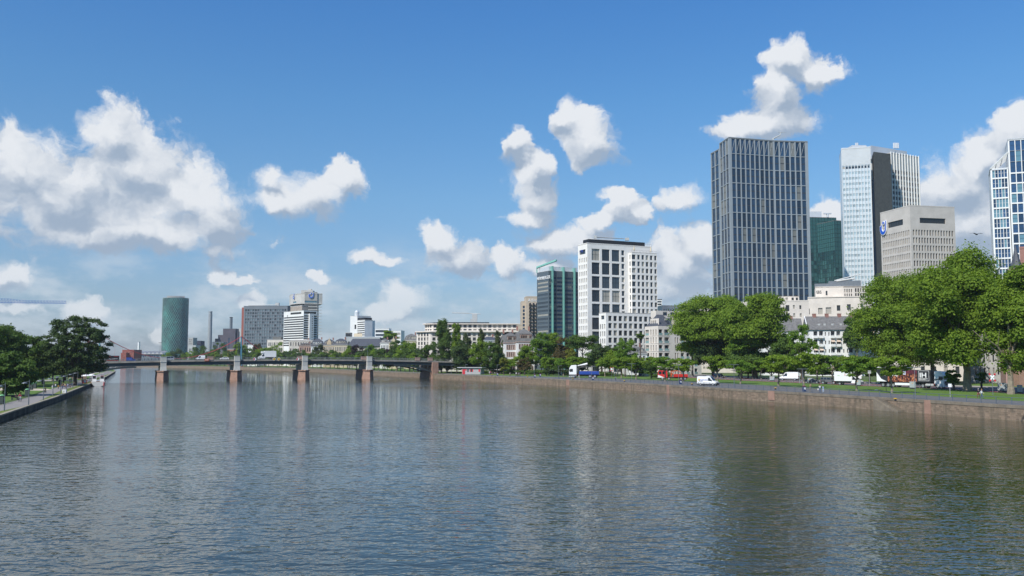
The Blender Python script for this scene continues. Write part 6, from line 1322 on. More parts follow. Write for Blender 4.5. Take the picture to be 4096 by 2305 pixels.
# ------------------------------------------------------------------ trees
LM = {"plane": leafmat("plane_leaves", (.082, .152, .010), (.235, .335, .030), .42), "dark": leafmat("dark_leaves", (.036, .082, .012), (.115, .185, .026), .30), "deep": leafmat("deep_green_leaves", (.024, .052, .012), (.080, .128, .028), .24),
      "fresh": leafmat("fresh_leaves", (.060, .14, .012), (.19, .30, .026), .38), "olive": leafmat("olive_leaves", (.035, .055, .015), (.10, .13, .035), .25), "purple": leafmat("purple_leaves", (.012, .006, .010), (.040, .018, .024), .12),
      "rusty": leafmat("rusty_leaves", (.04, .045, .012), (.14, .095, .03), .25), "yellow": leafmat("yellow_green_leaves", (.09, .12, .01), (.24, .23, .03), .35)}
def crown_mesh(seed, mat, shape="round", n=6000, leaf=.5, clumps=46, rx=1.0, rz=1.0, cr=.30, gap=0.0):
    """leaf sized faces gathered in clumps through a crown of half width rx (metres) and half height rz, centred on the origin"""
    g = np.random.default_rng(seed); C = []; n = int(n * 2.3); leaf *= 1.08; cr *= 1.38; clumps = int(clumps * 1.1)
    while len(C) < clumps:
        p = g.normal(size=3); p /= (np.abs(p) ** 2.7).sum() ** (1 / 2.7); r = g.random() ** .38; q = p * r
        if shape == "column": w = (1 - abs(q[2]) ** 2.6) ** .5 if abs(q[2]) < 1 else 0; q = np.array([p[0] * r * w, p[1] * r * w, g.uniform(-1, .96)]); q[:2] *= (1.0 if q[2] < .2 else 1 - .75 * (q[2] - .2))
        elif shape == "cone": z = g.random() ** 1.35 * 2 - 1; w = .12 + .88 * (1 - (z + 1) / 2) ** .8; t = g.uniform(0, 6.28); rr = g.random() ** .4 * w; q = np.array([rr * math.cos(t), rr * math.sin(t), z])
        elif shape == "dome" and q[2] < -.45: continue
        elif shape == "flat": q[2] *= .8
        C.append(q)
    C = np.array(C); R_ = cr * g.uniform(.7, 1.25, clumps)
    if shape in ("column", "cone"): R_ *= .75 + .25 * (1 - C[:, 2])
    k = g.choice(clumps, n, p=R_ ** 2 / (R_ ** 2).sum()); d = g.normal(size=(n, 3)); d /= np.linalg.norm(d, axis=1)[:, None]; d[:, 2] = np.where(d[:, 2] < -.35, -d[:, 2] * .7, d[:, 2])
    rad = R_[k] * (g.random(n) ** .45) * (1 + .22 * g.normal(size=n) * .6)
    pos = C[k] + d * rad[:, None] * np.array([1, 1, .82]); pos *= np.array([rx, rx, rz])
    nm = d + g.normal(size=(n, 3)) * .55 + np.array([0, 0, .35]); nm /= np.linalg.norm(nm, axis=1)[:, None]
    t = np.cross(nm, g.normal(size=(n, 3))); t /= np.linalg.norm(t, axis=1)[:, None]; b = np.cross(nm, t); s = leaf * g.uniform(.6, 1.3, n)[:, None]
    v = np.stack([pos - t * s * .5, pos - b * s * .36, pos + t * s * .5 + nm * s * .1, pos + b * s * .36], 1).reshape(-1, 3)
    me = bpy.data.meshes.new("crown"); me.vertices.add(4 * n); me.vertices.foreach_set("co", v.ravel()); me.loops.add(4 * n); me.loops.foreach_set("vertex_index", np.arange(4 * n)); me.polygons.add(n); me.polygons.foreach_set("loop_start", np.arange(0, 4 * n, 4)); me.materials.append(LM[mat]); me.update(); me.validate()
    return me
def trunk_mesh(seed, h, r, bare, spread, top, mat, limbs=7, lean=0.0):
    g = random.Random(seed); m = MB(); p = Vector((0, 0, -.1)); pts = [p]; rs = [r * 1.35]
    for k in range(1, 6): pts.append(Vector((g.uniform(-.15, .15) + lean * k, g.uniform(-.15, .15), bare * k / 5 + (0.25 if k == 1 else 0)))); rs.append(r * (1.05 - .05 * k))
    pts.append(Vector((pts[-1].x, pts[-1].y, bare + (top - bare) * .55))); rs.append(r * .3); m.path(pts, rs, 8)
    for k in range(limbs):
        t = 2 * PI * k / limbs + g.uniform(-.3, .3); z = bare * (.85 + .3 * g.random()); a = Vector((pts[5].x, pts[5].y, min(z, bare * 1.1))); L_ = spread * g.uniform(.5, .85)
        b = a + Vector((math.cos(t) * L_ * .5, math.sin(t) * L_ * .5, (top - bare) * g.uniform(.2, .4))); c = b + Vector((math.cos(t) * L_ * .5, math.sin(t) * L_ * .5, (top - bare) * g.uniform(.05, .3))); m.path([a, b, c], [r * .5, r * .28, r * .08], 6)
        e = b + Vector((math.cos(t + .9) * L_ * .3, math.sin(t + .9) * L_ * .3, (top - bare) * .2)); m.path([b, e], [r * .2, r * .05], 5)
    return m.mesh("trunk", mat)
def tree(label, px, Y, zb, pyt, pyb, wpx, mat, shape="round", n=5000, leaf=.55, clumps=42, seed=1, name="tree", group="bank trees", bark=None, trunk_r=.3, px_trunk=None, cr=.30, limbs=7, fsq=1.0):
    """one tree: crown top pyt, crown bottom pyb, crown width wpx in photograph pixels at depth Y"""
    zt, zc = ZY(pyt, Y), ZY(pyb, Y); cz = (zt + zc) / 2; rz = (zt - zc) / 2; rx = wpx / 2 / F * Y; X = XG(px, Y, cz); tx = X if px_trunk is None else XG(px_trunk, Y, zb)
    o = thing(name, label, "tree", (tx, Y, zb), 0, group); k = 1 / (1 + cr * .60)
    link("crown", crown_mesh(seed, mat, shape, n, leaf, clumps, rx * k, rz * k, cr), o, (X - tx, 0, cz - zb))
    link("trunk", trunk_mesh(seed, max(1, zt - zb), trunk_r, max(1.2, zc - zb + rz * .3), rx, max(3, zt - zb - rz * .3), bark or M_BARKD, limbs), o)
    return o
# --- big planes on the right
GP = "large plane trees by the road"
tree("huge plane tree at right, its thick trunk left of the red and white cross", 3850, 200, ZR, 1003, 1500, 420, "plane", "round", 40000, .50, 120, 3, "plane_tree", GP, M_BARK, .85, 3871, .235, 9)
tree("broad lower plane tree leaning over the long truck with the concert print", 3605, 247, ZR, 1085, 1486, 350, "plane", "round", 34000, .50, 110, 4, "plane_tree", GP, M_BARK, .7, 3640, .235, 9)
tree("plane tree at the right edge with its trunk beside the yellow poster cabinet", 4110, 184, ZR, 1050, 1520, 330, "plane", "round", 36000, .48, 130, 5, "plane_tree", GP, M_BARK, .6, 4044, .24, 5)
tree("plane tree deep behind, filling between the two biggest crowns", 3725, 264, ZR, 1130, 1480, 330, "plane", "round", 13000, .65, 80, 6, "plane_tree", GP, M_BARK, .6, None, .22)
tree("far plane crown showing over the white flats' roof, left of the big planes", 3425, 372, ZR, 1240, 1400, 90, "dark", "round", 5000, .8, 40, 7, "plane_tree", GP, M_BARK, .4)
# --- central clump
tree("great bushy plane tree before the dark tower, left and tallest part of the middle clump", 2850, 354, ZR, 1178, 1440, 330, "plane", "round", 28000, .68, 100, 11, "plane_tree", "plane trees of the middle clump", M_BARK, .6, None, .23)
tree("great bushy plane tree before the stone block, right part of the middle clump", 3020, 328, ZR, 1168, 1445, 270, "plane", "round", 26000, .66, 90, 12, "plane_tree", "plane trees of the middle clump", M_BARK, .6, None, .23)
tree("low left shoulder of plane foliage overlapping the stone apartment house", 2768, 370, ZR, 1265, 1450, 120, "plane", "round", 7000, .72, 46, 13, "plane_tree", "plane trees of the middle clump", M_BARK, .4, None, .24)
tree("dark olive yew like tree below the middle clump on the left", 2850, 352, ZR, 1362, 1500, 165, "deep", "dome", 8000, .62, 60, 14, "dark_tree", "darker trees under the middle clump", None, .3)
tree("dark green spreading tree below the middle clump on the right", 2990, 326, ZR, 1385, 1500, 170, "dark", "flat", 7500, .58, 56, 15, "dark_tree", "darker trees under the middle clump", None, .3)
tree("fresh green fanned foliage tree in the heart of the middle clump", 2965, 324, ZR, 1350, 1420, 110, "fresh", "flat", 2600, .45, 30, 16, "fan_tree", None, None, .25)
tree("blue green broad tree right of the middle clump before the white flats", 3130, 312, ZR, 1320, 1490, 105, "dark", "round", 4500, .5, 44, 17, "dark_tree", "darker trees under the middle clump", None, .3)
tree("loose yellow green oak with gaps, before the white flats' left wing", 3205, 304, ZR, 1295, 1460, 120, "fresh", "round", 2600, .5, 40, 18, "oak_tree", None, None, .3, None, .18)
# --- pollarded planes along the quay lawn
POL = [crown_mesh(60 + k, "fresh" if k == 1 else "plane", "round", 1900, .42, 34, 3.3, 2.3, .25) for k in range(3)]
PTR = [trunk_mesh(70 + k, 6.6, .22, 3.3, 4.2, 6.2, M_BARK, 8) for k in range(3)]
PG = "pollarded plane trees along the quay"
def pollard(i, px, py, w, label, far=False):
    p = G(px, py, ZR); k = i % 3; o = thing("pollarded_plane", label, "tree", p, RNG.uniform(0, 6), PG, w * RNG.uniform(.92, 1.08))
    link("crown", POL[k], o, (0, 0, 5.3)); link("trunk", PTR[k], o)
front = [(2196, 1503), (2254, 1505), (2485, 1515.5), (2544, 1519.5), (2660, 1525), (2734, 1528), (2869, 1533), (2962, 1537), (3115, 1546), (3217, 1551), (3427, 1563), (3567, 1571.5)]
fl_ = ["behind the kiosk group, left end of the quay row", "just left of the white cab lorry", "right of the playground swing", "beside the graffiti box", "in front of the red lorry cab", "at the tail of the red flatbed lorry", "behind the white van with yellow logo", "right of the lettered white van, by the tall lamp", "left of the plain white van", "beside the blue bin and dark saloon", "in front of the white box truck", "in front of the concert print trailer"]
for i, ((px, py), s_) in enumerate(zip(front, fl_)): pollard(i, px, py, 1.0 + .1 * (i > 8), "pollarded plane tree " + s_)
back = [(3045, 1517.5), (2955, 1512.5), (3270, 1526), (3330, 1527), (3400, 1529), (3480, 1533), (3140, 1520), (3010, 1516), (2325, 1497), (2385, 1497), (2440, 1499), (2590, 1505), (2140, 1494), (2080, 1492), (2030, 1490)  , (2352, 1499), (2305, 1506), (2420, 1507)]
bl_ = ["in the rear row, third trunk right of the lettered van", "in the rear row, behind the tall lamp by the road bollards", "in the rear row above the grey jeep's bonnet", "in the rear row behind the jeep", "in the rear row above the white box truck", "in the rear row left of the concert trailer", "in the rear row above the plain white van", "in the rear row between the road bollards", "in the rear row behind the blue lorry bed", "in the rear row by the orange climbing frame", "in the rear row left of the swing", "in the rear row right of the graffiti box", "in the rear row behind the reddish maple", "in the rear row left of the reddish maple", "in the rear row right of the kiosk", "in the rear row between lorry and orange frame", "behind the white lorry cab", "in front of the playground hedge"]
for i, ((px, py), s_) in enumerate(zip(back, bl_)): pollard(i + 1, px, py, 1.05, "pollarded plane tree " + s_)
# --- mixed trees between the bridge head and the apartment house
GM = "park trees on the right bank"
for i, a in enumerate((
    ("tall dense poplar at the bridge head, tallest of its group", 1768, 452, 1273, 1480, 88, "dark", "column", 7500, .55, 70), ("second poplar behind the tall one, lighter and rounder", 1828, 475, 1290, 1440, 62, "plane", "column", 4500, .6, 44),
    ("broad grey green tree right of the tall poplar", 1852, 446, 1362, 1482, 100, "deep", "round", 5000, .5, 50), ("small olive conifer crown above the grey green tree", 1865, 465, 1336, 1420, 46, "olive", "round", 2200, .5, 26),
    ("pointed giant conifer, left one of the pair", 1925, 455, 1312, 1420, 46, "olive", "cone", 2600, .5, 40), ("pointed giant conifer, right one of the pair", 1990, 450, 1320, 1450, 50, "olive", "cone", 3000, .5, 44),
    ("bright bushy maple below the left conifer", 1920, 436, 1350, 1478, 92, "plane", "round", 4600, .5, 46), ("mid green maple below the right conifer", 1975, 430, 1368, 1482, 84, "dark", "round", 4200, .5, 44),
    ("dark slim conifer right of the right conifer", 2012, 445, 1358, 1450, 36, "deep", "cone", 2200, .45, 30), ("round green tree before the pink framed house", 2110, 425, 1385, 1470, 92, "plane", "round", 4200, .5, 44),
    ("bright tree rising before the finned glass block", 2165, 420, 1330, 1460, 90, "fresh", "round", 4600, .5, 46), ("tall rounded tree before the finned block's fins", 2205, 425, 1326, 1450, 80, "plane", "round", 4000, .5, 40),
    ("brownish beech between the green crowns", 2250, 415, 1345, 1440, 70, "rusty", "round", 3200, .5, 36), ("wide umbrella shaped tree with bare dark limbs before the white tower", 2330, 405, 1338, 1425, 130, "dark", "dome", 4600, .5, 44),
    ("yellow flowering shrub tree below the umbrella tree", 2285, 392, 1395, 1460, 60, "yellow", "round", 2300, .45, 28), ("olive tree with reddish tips left of the yellow shrub", 2240, 390, 1405, 1490, 70, "rusty", "round", 2800, .45, 32),
    ("blue green tree right of the umbrella tree", 2405, 385, 1375, 1470, 84, "deep", "round", 3600, .5, 40), ("airy fresh green tree before the white low block", 2500, 362, 1352, 1470, 100, "fresh", "round", 3600, .45, 46),
    ("dark spruce between the airy tree and umbrella tree", 2445, 385, 1382, 1470, 70, "deep", "round", 3000, .5, 34), ("flat topped pine beside the stone apartment house", 2560, 372, 1328, 1360, 36, "dark", "flat", 1200, .45, 20),
    ("reddish small maple on the quay lawn", 2098, 398, 1430, 1490, 58, "rusty", "round", 2200, .42, 30), ("light green young maple right of the kiosk", 2015, 405, 1432, 1488, 44, "yellow", "round", 1500, .4, 24),
    ("bushy laurel by the red lorry", 2605, 330, 1445, 1515, 60, "dark", "dome", 2600, .42, 32), ("green bush behind the graffiti box", 2555, 366, 1455, 1512, 60, "dark", "dome", 2400, .42, 30),
    ("dark bush left of the white lorry cab", 2185, 385, 1470, 1506, 28, "deep", "dome", 1100, .4, 18), ("ivy clad stump tree under the big planes, left one", 3812, 208, 1480, 1538, 62, "fresh", "round", 2200, .36, 26),
    ("ivy clad stump tree under the big planes, right of the big trunk", 3925, 210, 1488, 1536, 40, "fresh", "round", 1500, .34, 22))):
    tree(a[0], a[1], a[2], ZR, *a[3:11], seed=100 + i, group=GM, name="park_tree", trunk_r=.28, cr=.25)
tree("round copper green tree on the hotel side roof garden, far left of the poplars", 1560, 700, 2.3, 1325, 1362, 66, "plane", "round", 2200, .9, 24, 150, "roof_garden_tree", None)
# --- trees beyond the bridge
GB = "trees behind the bridge on the far right bank"
for i, a in enumerate((
    ("purple beech, left and bigger of the two", 1427, 520, 1381, 1458, 66, "purple"), ("purple beech, right of the two", 1541, 500, 1389, 1462, 76, "purple"), ("large bright tree before the hotel's left end", 1640, 480, 1362, 1466, 108, "plane"), ("tree in front of the hotel's left corner beside the poplar", 1712, 470, 1380, 1450, 60, "dark"),
    ("light green tree between the purple beeches", 1478, 530, 1375, 1456, 50, "fresh"), ("yellow green shrub below the purple beeches", 1462, 500, 1415, 1466, 60, "yellow"), ("green tree left of the left purple beech", 1400, 560, 1378, 1456, 50, "plane"), ("spreading tree before the cream houses", 1350, 560, 1404, 1466, 70, "plane"),
    ("olive tree before the slate mansard house", 1282, 570, 1380, 1466, 66, "olive"), ("dark tree before the sandstone villa", 1232, 580, 1397, 1466, 66, "dark"), ("dark tree left of the sandstone villa", 1172, 600, 1392, 1466, 66, "dark"), ("bright tree at the foot of the striped tower", 1118, 620, 1366, 1466, 84, "plane"),
    ("green tree behind the rental van", 1060, 640, 1388, 1466, 80, "plane"), ("reddish tree beyond the rental van", 1030, 680, 1378, 1456, 50, "rusty"), ("leafy tree right of the blue mast", 1000, 700, 1392, 1466, 60, "dark"), ("tree behind the blue mast's foot", 965, 760, 1362, 1451, 56, "plane"),
    ("dark tree left of the blue mast", 920, 800, 1400, 1466, 60, "dark"), ("tall far tree before the power station", 870, 850, 1368, 1461, 74, "dark"), ("tall far tree right of the round tower", 800, 900, 1380, 1462, 62, "dark"), ("dark far tree before the round tower", 720, 950, 1392, 1466, 70, "deep"),
    ("light far shrubbery tree at the round tower's foot, left", 672, 980, 1410, 1466, 56, "plane"), ("light far tree below the round tower, right", 760, 930, 1402, 1466, 60, "plane"), ("green far tree under the red cable's middle", 840, 880, 1404, 1466, 70, "plane"), ("tree at the setback hotel's foot, over the bridge end", 1590, 520, 1350, 1446, 70, "dark"))):
    tree(a[0], a[1], max(a[2], quayY(a[1]) + 45 + 14 * (i % 3)), 2.3, *a[3:7], "round", 2600, .7 + .3 * (a[1] < 1100), 36, 200 + i, "bank_tree", GB, None, .3, None, .25)
UC = [crown_mesh(260 + k, ("dark", "plane", "deep")[k], "round", 1300, .6, 24, 3.6, 3.4, .3) for k in range(3)]; UT = trunk_mesh(270, 7, .22, 2.6, 3, 6, M_BARK)
for i in range(52):      # avenue seen under the deck
    u = (i % 26) / 25; bk = i // 26; px = 1690 - 17 * bk - u * 880; Yq = quayY(px) + 20 + 12 * bk; p = Vector((XG(px, Yq), Yq, ZR)); o = thing("avenue_tree", "%s tree from the bridge head in the %s avenue row beyond the bridge" % ((ORD[i % 26] if i % 26 < 20 else ("twenty " + ORD[i % 26 - 20])), "rear" if bk else "front"), "tree", (p.x, p.y, ZR), RNG.uniform(0, 6), "avenue trees seen under the bridge", 1 + RNG.uniform(-.12, .15) + u * .25 + bk * .2)
    link("crown", UC[i % 3], o, (0, 0, 5.6)); link("trunk", UT, o)
# --- left bank
GL = "park trees on the left bank"
tree("large airy dark green tree in front of the bridge's left end", 306, 285, ZL, 1264, 1520, 250, "deep", "round", 19000, .46, 260, 301, "airy_tree", GL, None, .55, 300, .105, 12)
for i, a in enumerate((
    ("nearest dark tree low at the left edge", 25, 205, 1408, 1580, 215, "dark", 11000, .48), ("tallest dark tree at the left edge behind the nearest", 5, 265, 1285, 1530, 230, "dark", 13000, .55), ("rounded dark tree second from the left edge", 112, 285, 1332, 1530, 180, "dark", 11000, .55),
    ("lower dark tree between the rounded one and the airy tree", 176, 300, 1372, 1526, 120, "dark", 7500, .55), ("far dark tree behind the airy tree's left flank", 215, 345, 1392, 1505, 90, "deep", 4000, .6), ("far tree behind the airy tree's right flank under the truck", 375, 440, 1405, 1470, 44, "deep", 2500, .6),
    ("dark tree out at the left edge behind the first ones", -60, 300, 1330, 1520, 160, "dark", 5000, .6), ("low dark tree by the bridge abutment on the left bank", 262, 352, 1430, 1512, 110, "deep", 4000, .6))):
    tree(a[0], a[1], a[2], ZL, a[3], a[4], a[5], a[6], "round", a[7], a[8], 60, 310 + i, "park_tree", GL, None, .4, None, .22)

for i, a in enumerate((("low broad shrub tree under the white low block, left", 2390, 388, 1392, 1503, 120, "dark"), ("low broad shrub tree under the white low block, right", 2470, 380, 1400, 1503, 110, "plane"), ("low shrub tree beside the white shuttered house", 2540, 368, 1435, 1506, 70, "dark"), ("low shrub tree below the finned glass block", 2215, 405, 1430, 1500, 110, "dark"), ("low shrub tree below the brownish beech", 2300, 398, 1432, 1500, 100, "deep"), ("low shrub tree below the pink framed houses", 2070, 430, 1425, 1497, 110, "plane"), ("low shrub tree behind the kiosk's right end", 1960, 440, 1440, 1495, 100, "deep"), ("low dark shrub tree behind the kiosk", 1870, 450, 1445, 1494, 110, "deep"), ("low shrub tree at the poplar's foot by the bridge head", 1790, 458, 1450, 1490, 80, "dark"), ("low green shrub tree before the setback hotel's foot", 2010, 442, 1420, 1490, 80, "dark"))):
    tree(a[0], a[1], a[2], ZR, a[3], a[4], a[5], a[6], "dome", 3000, .5, 40, 500 + i, "shrub_tree", "understory trees on the right bank", None, .2, None, .26)
for i, a in enumerate((("low dark thicket tree under the airy tree, left", 255, 320, 1440, 1524, 90), ("low dark thicket tree under the airy tree, right", 330, 335, 1430, 1515, 90), ("low dark thicket tree behind the lawn at left", 170, 330, 1430, 1530, 110), ("low dark thicket tree behind the lawn at the left edge", 70, 320, 1440, 1535, 140))):
    tree(a[0], a[1], a[2], ZL, a[3], a[4], a[5], "deep", "dome", 3600, .55, 44, 520 + i, "thicket_tree", "dark thicket trees on the left bank", None, .25, None, .26)

for i, a in enumerate((("dark roadside shrub tree before the flats' left wing, left one", 3015, 338, 1452, 1512, 90), ("dark roadside shrub tree before the flats' left wing, middle one", 3085, 330, 1450, 1513, 90), ("dark roadside shrub tree before the flats' left wing, right one", 3160, 322, 1452, 1514, 90), ("dark roadside hedge tree before the balcony flats", 3290, 330, 1462, 1514, 110), ("dark roadside hedge tree behind the white box truck", 3390, 322, 1462, 1514, 110), ("dark roadside hedge tree behind the concert trailer", 3520, 300, 1470, 1520, 120))):
    tree(a[0], a[1], a[2], ZR, a[3], a[4], a[5], "dark", "dome", 3200, .5, 40, 540 + i, "roadside_shrub", "dark shrubs along the road's far side", None, .2, None, .26)
# ------------------------------------------------------------------ vehicles (length along +x = front, centred on the origin, wheels on z = 0)
M_BLUEP = pm("blue_vehicle_paint", (.012, .055, .30), .1, 1, .35, coat=.4); M_REDP = pm("red_vehicle_paint", (.52, .02, .015), .08, 1, .35, coat=.4); M_NAVY = pm("dark_navy_paint", (.008, .012, .03), .1, 1, .2, coat=.8)
M_GREYP = pm("matt_grey_paint", (.12, .125, .13), .06, 1, .4, coat=.3); M_SILV = pm("silver_paint", (.45, .46, .48), .05, 1, .3, .4, coat=.5); M_LAMP = pm("lamp_lens", (.75, .75, .72), .05, 3, .15); M_TAIL = pm("tail_lens", (.4, .01, .01), .05, 3, .2); M_RIM = pm("alloy_rim", (.45, .45, .46), .1, 3, .35, .6)
G_CAR = glass("car_glass", (.012, .016, .02), None, var=.2)
WH = {}
def wheel(par, x, y, r, w=.24, rim=None, name="wheel"):
    key = (round(r, 2), w, (rim or M_RIM).name)
    if key not in WH:
        t = MB(); t.tube((0, -w / 2, 0), (0, w / 2, 0), r, r, 20); h = MB(); h.tube((0, -w / 2 - .012, 0), (0, w / 2 + .012, 0), r * .62, r * .62, 16); h.tube((0, -w / 2 - .03, 0), (0, w / 2 + .03, 0), r * .2, r * .2, 10); WH[key] = (t.mesh("wheel", M_RUBBER), h.mesh("rim", rim or M_RIM))
    o = link(name, WH[key][0], par, (x, y, r)); link("rim", WH[key][1], o)
def plate(par, name, pts, mat, t=.02):
    """thin raised panel from four 3D corners (counter-clockwise from outside)"""
    p = [Vector(q) for q in pts]; n = (p[1] - p[0]).cross(p[2] - p[0]).normalized(); m = MB(); k = len(p)
    a = [q - n * .03 for q in p]; b = [q + n * t for q in p]; m.v = [tuple(q) for q in a + b]; m.f = [tuple(range(k, 2 * k)), tuple(reversed(range(k)))] + [(i, (i + 1) % k, k + (i + 1) % k, k + i) for i in range(k)]; m.m = [0] * (k + 2); return m.build(name, mat, par)
def body(par, name, prof, W_, mat, z_in=None, tin=0.0, bev=.07): return MB().extrude_y(prof, -W_ / 2, W_ / 2, 0, tin, z_in).build(name, mat, par, None, bev)
def side_windows(par, wins, W_, z_in, zt, tin, mat=None):
    for w in wins:
        for s in (-1, 1):
            yy = lambda z: s * (W_ / 2 - (0 if z <= z_in else tin * (z - z_in) / (zt - z_in)))
            pts = [(x, yy(z), z) for x, z in w]; plate(par, "side_window", pts if s < 0 else pts[::-1], mat or G_CAR)
def lights(par, xf, xb, W_, zf, zb, s=(.28, .16)):
    for sg in (-1, 1):
        MB().box(xf - .12, xf + .03, sg * (W_ / 2 - .32) - s[0] / 2, sg * (W_ / 2 - .32) + s[0] / 2, zf - s[1] / 2, zf + s[1] / 2).build("headlight", M_LAMP, par, None, .02)
        MB().box(xb - .03, xb + .08, sg * (W_ / 2 - .16) - .09, sg * (W_ / 2 - .16) + .09, zb - .2, zb + .2).build("tail_light", M_TAIL, par, None, .02)
def mirrors(par, x, W_, z, mat):
    for s in (-1, 1): MB().box(x - .08, x + .06, s * (W_ / 2 + .14) - .11, s * (W_ / 2 + .14) + .11, z - .14, z + .16).build("mirror", mat, par, None, .03)
def place(px0, px1, py, rz, length, z=ZR, P0=None):
    """ground point and scale so that a vehicle of this length and heading spans px0..px1"""
    p = P0 or G((px0 + px1) / 2, py, z); d = dirv(rz); a = p + d * length / 2; b = p - d * length / 2; f = lambda q: F * q.x / q.y
    return p, abs((px1 - px0) / (f(a) - f(b)))
def panel_van(label, px0, px1, py, rz, paint=None, logo=None, z=ZR, P0=None, group=None, flip=False, L_=5.6):
    p, sc = place(px0, px1, py, rz, L_ * .93, z, P0); r = thing("panel_van", label, "van", p, math.radians(rz), group, sc); W_, h = 2.05, 2.5; paint = paint or M_WPAINT; x0, x1 = -L_ / 2, L_ / 2
    body(r, "body", [(x0, .42), (x1 - .1, .38), (x1, .62), (x1 - .06, 1.0), (x1 - .95, 1.32), (x1 - 1.75, 2.35), (x1 - 2.1, h), (x0 + .12, h), (x0, 2.3)], W_, paint, 1.2, .14)
    body(r, "sill", [(x0 + .05, .26), (x1 - .12, .24), (x1 + .03, .40), (x1 + .04, .62), (x0 - .04, .62), (x0 - .04, .40)], W_ + .02, M_BLACK, None, 0, .03)
    plate(r, "windscreen", [(x1 - .98, -.80, 1.36), (x1 - .98, .80, 1.36), (x1 - 1.72, .72, 2.28), (x1 - 1.72, -.72, 2.28)], G_CAR); side_windows(r, [[(x1 - 2.35, 1.35), (x1 - 1.25, 1.32), (x1 - 1.85, 2.1), (x1 - 2.3, 2.12)]], W_, 1.2, h, .14)
    lights(r, x1 - .12, x0, W_, .92, 1.2); mirrors(r, x1 - 1.25, W_, 1.45, M_BLACK); plate(r, "grille", [(x1 + .0, -.5, .66), (x1 + .0, .5, .66), (x1 - .04, .5, .9), (x1 - .04, -.5, .9)], M_BLACK)
    for x in (x1 - .95, x0 + 1.05):
        for s in (-1, 1): wheel(r, x, s * (W_ / 2 - .12), .34)
    plate(r, "rear_window", [(x0, .75, 1.4), (x0, .1, 1.4), (x0 + .02, .1, 2.0), (x0 + .02, .72, 2.0)], M_BLACK if not flip else paint)
    if logo == "allround":
        text_part("ALLROUND", M_BLUEL, r, (x0 + .95, -W_ / 2 - .01 + .03, 1.42), (PI / 2 + .06, 0, 0), .42, "lettering", .02)
        MB().box(-.16, .16, -.04, .02, -.3, .3).build("logo", pm("logo_yellow", (.65, .42, .02), .05), r, None, .05).location = (x0 + .65, -W_ / 2 - .0, 1.6); MB().box(0, 1.2, -.03, .02, 0, .06).build("logo_line", M_BLUEL, r).location = (x0 + .55, -W_ / 2, 1.2)
        MB().box(-.5, .9, -.5, .5, 0, .16).build("roof_bar", M_LGREY, r, None, .05).location = (x1 - 2.6, 0, h)
    return r
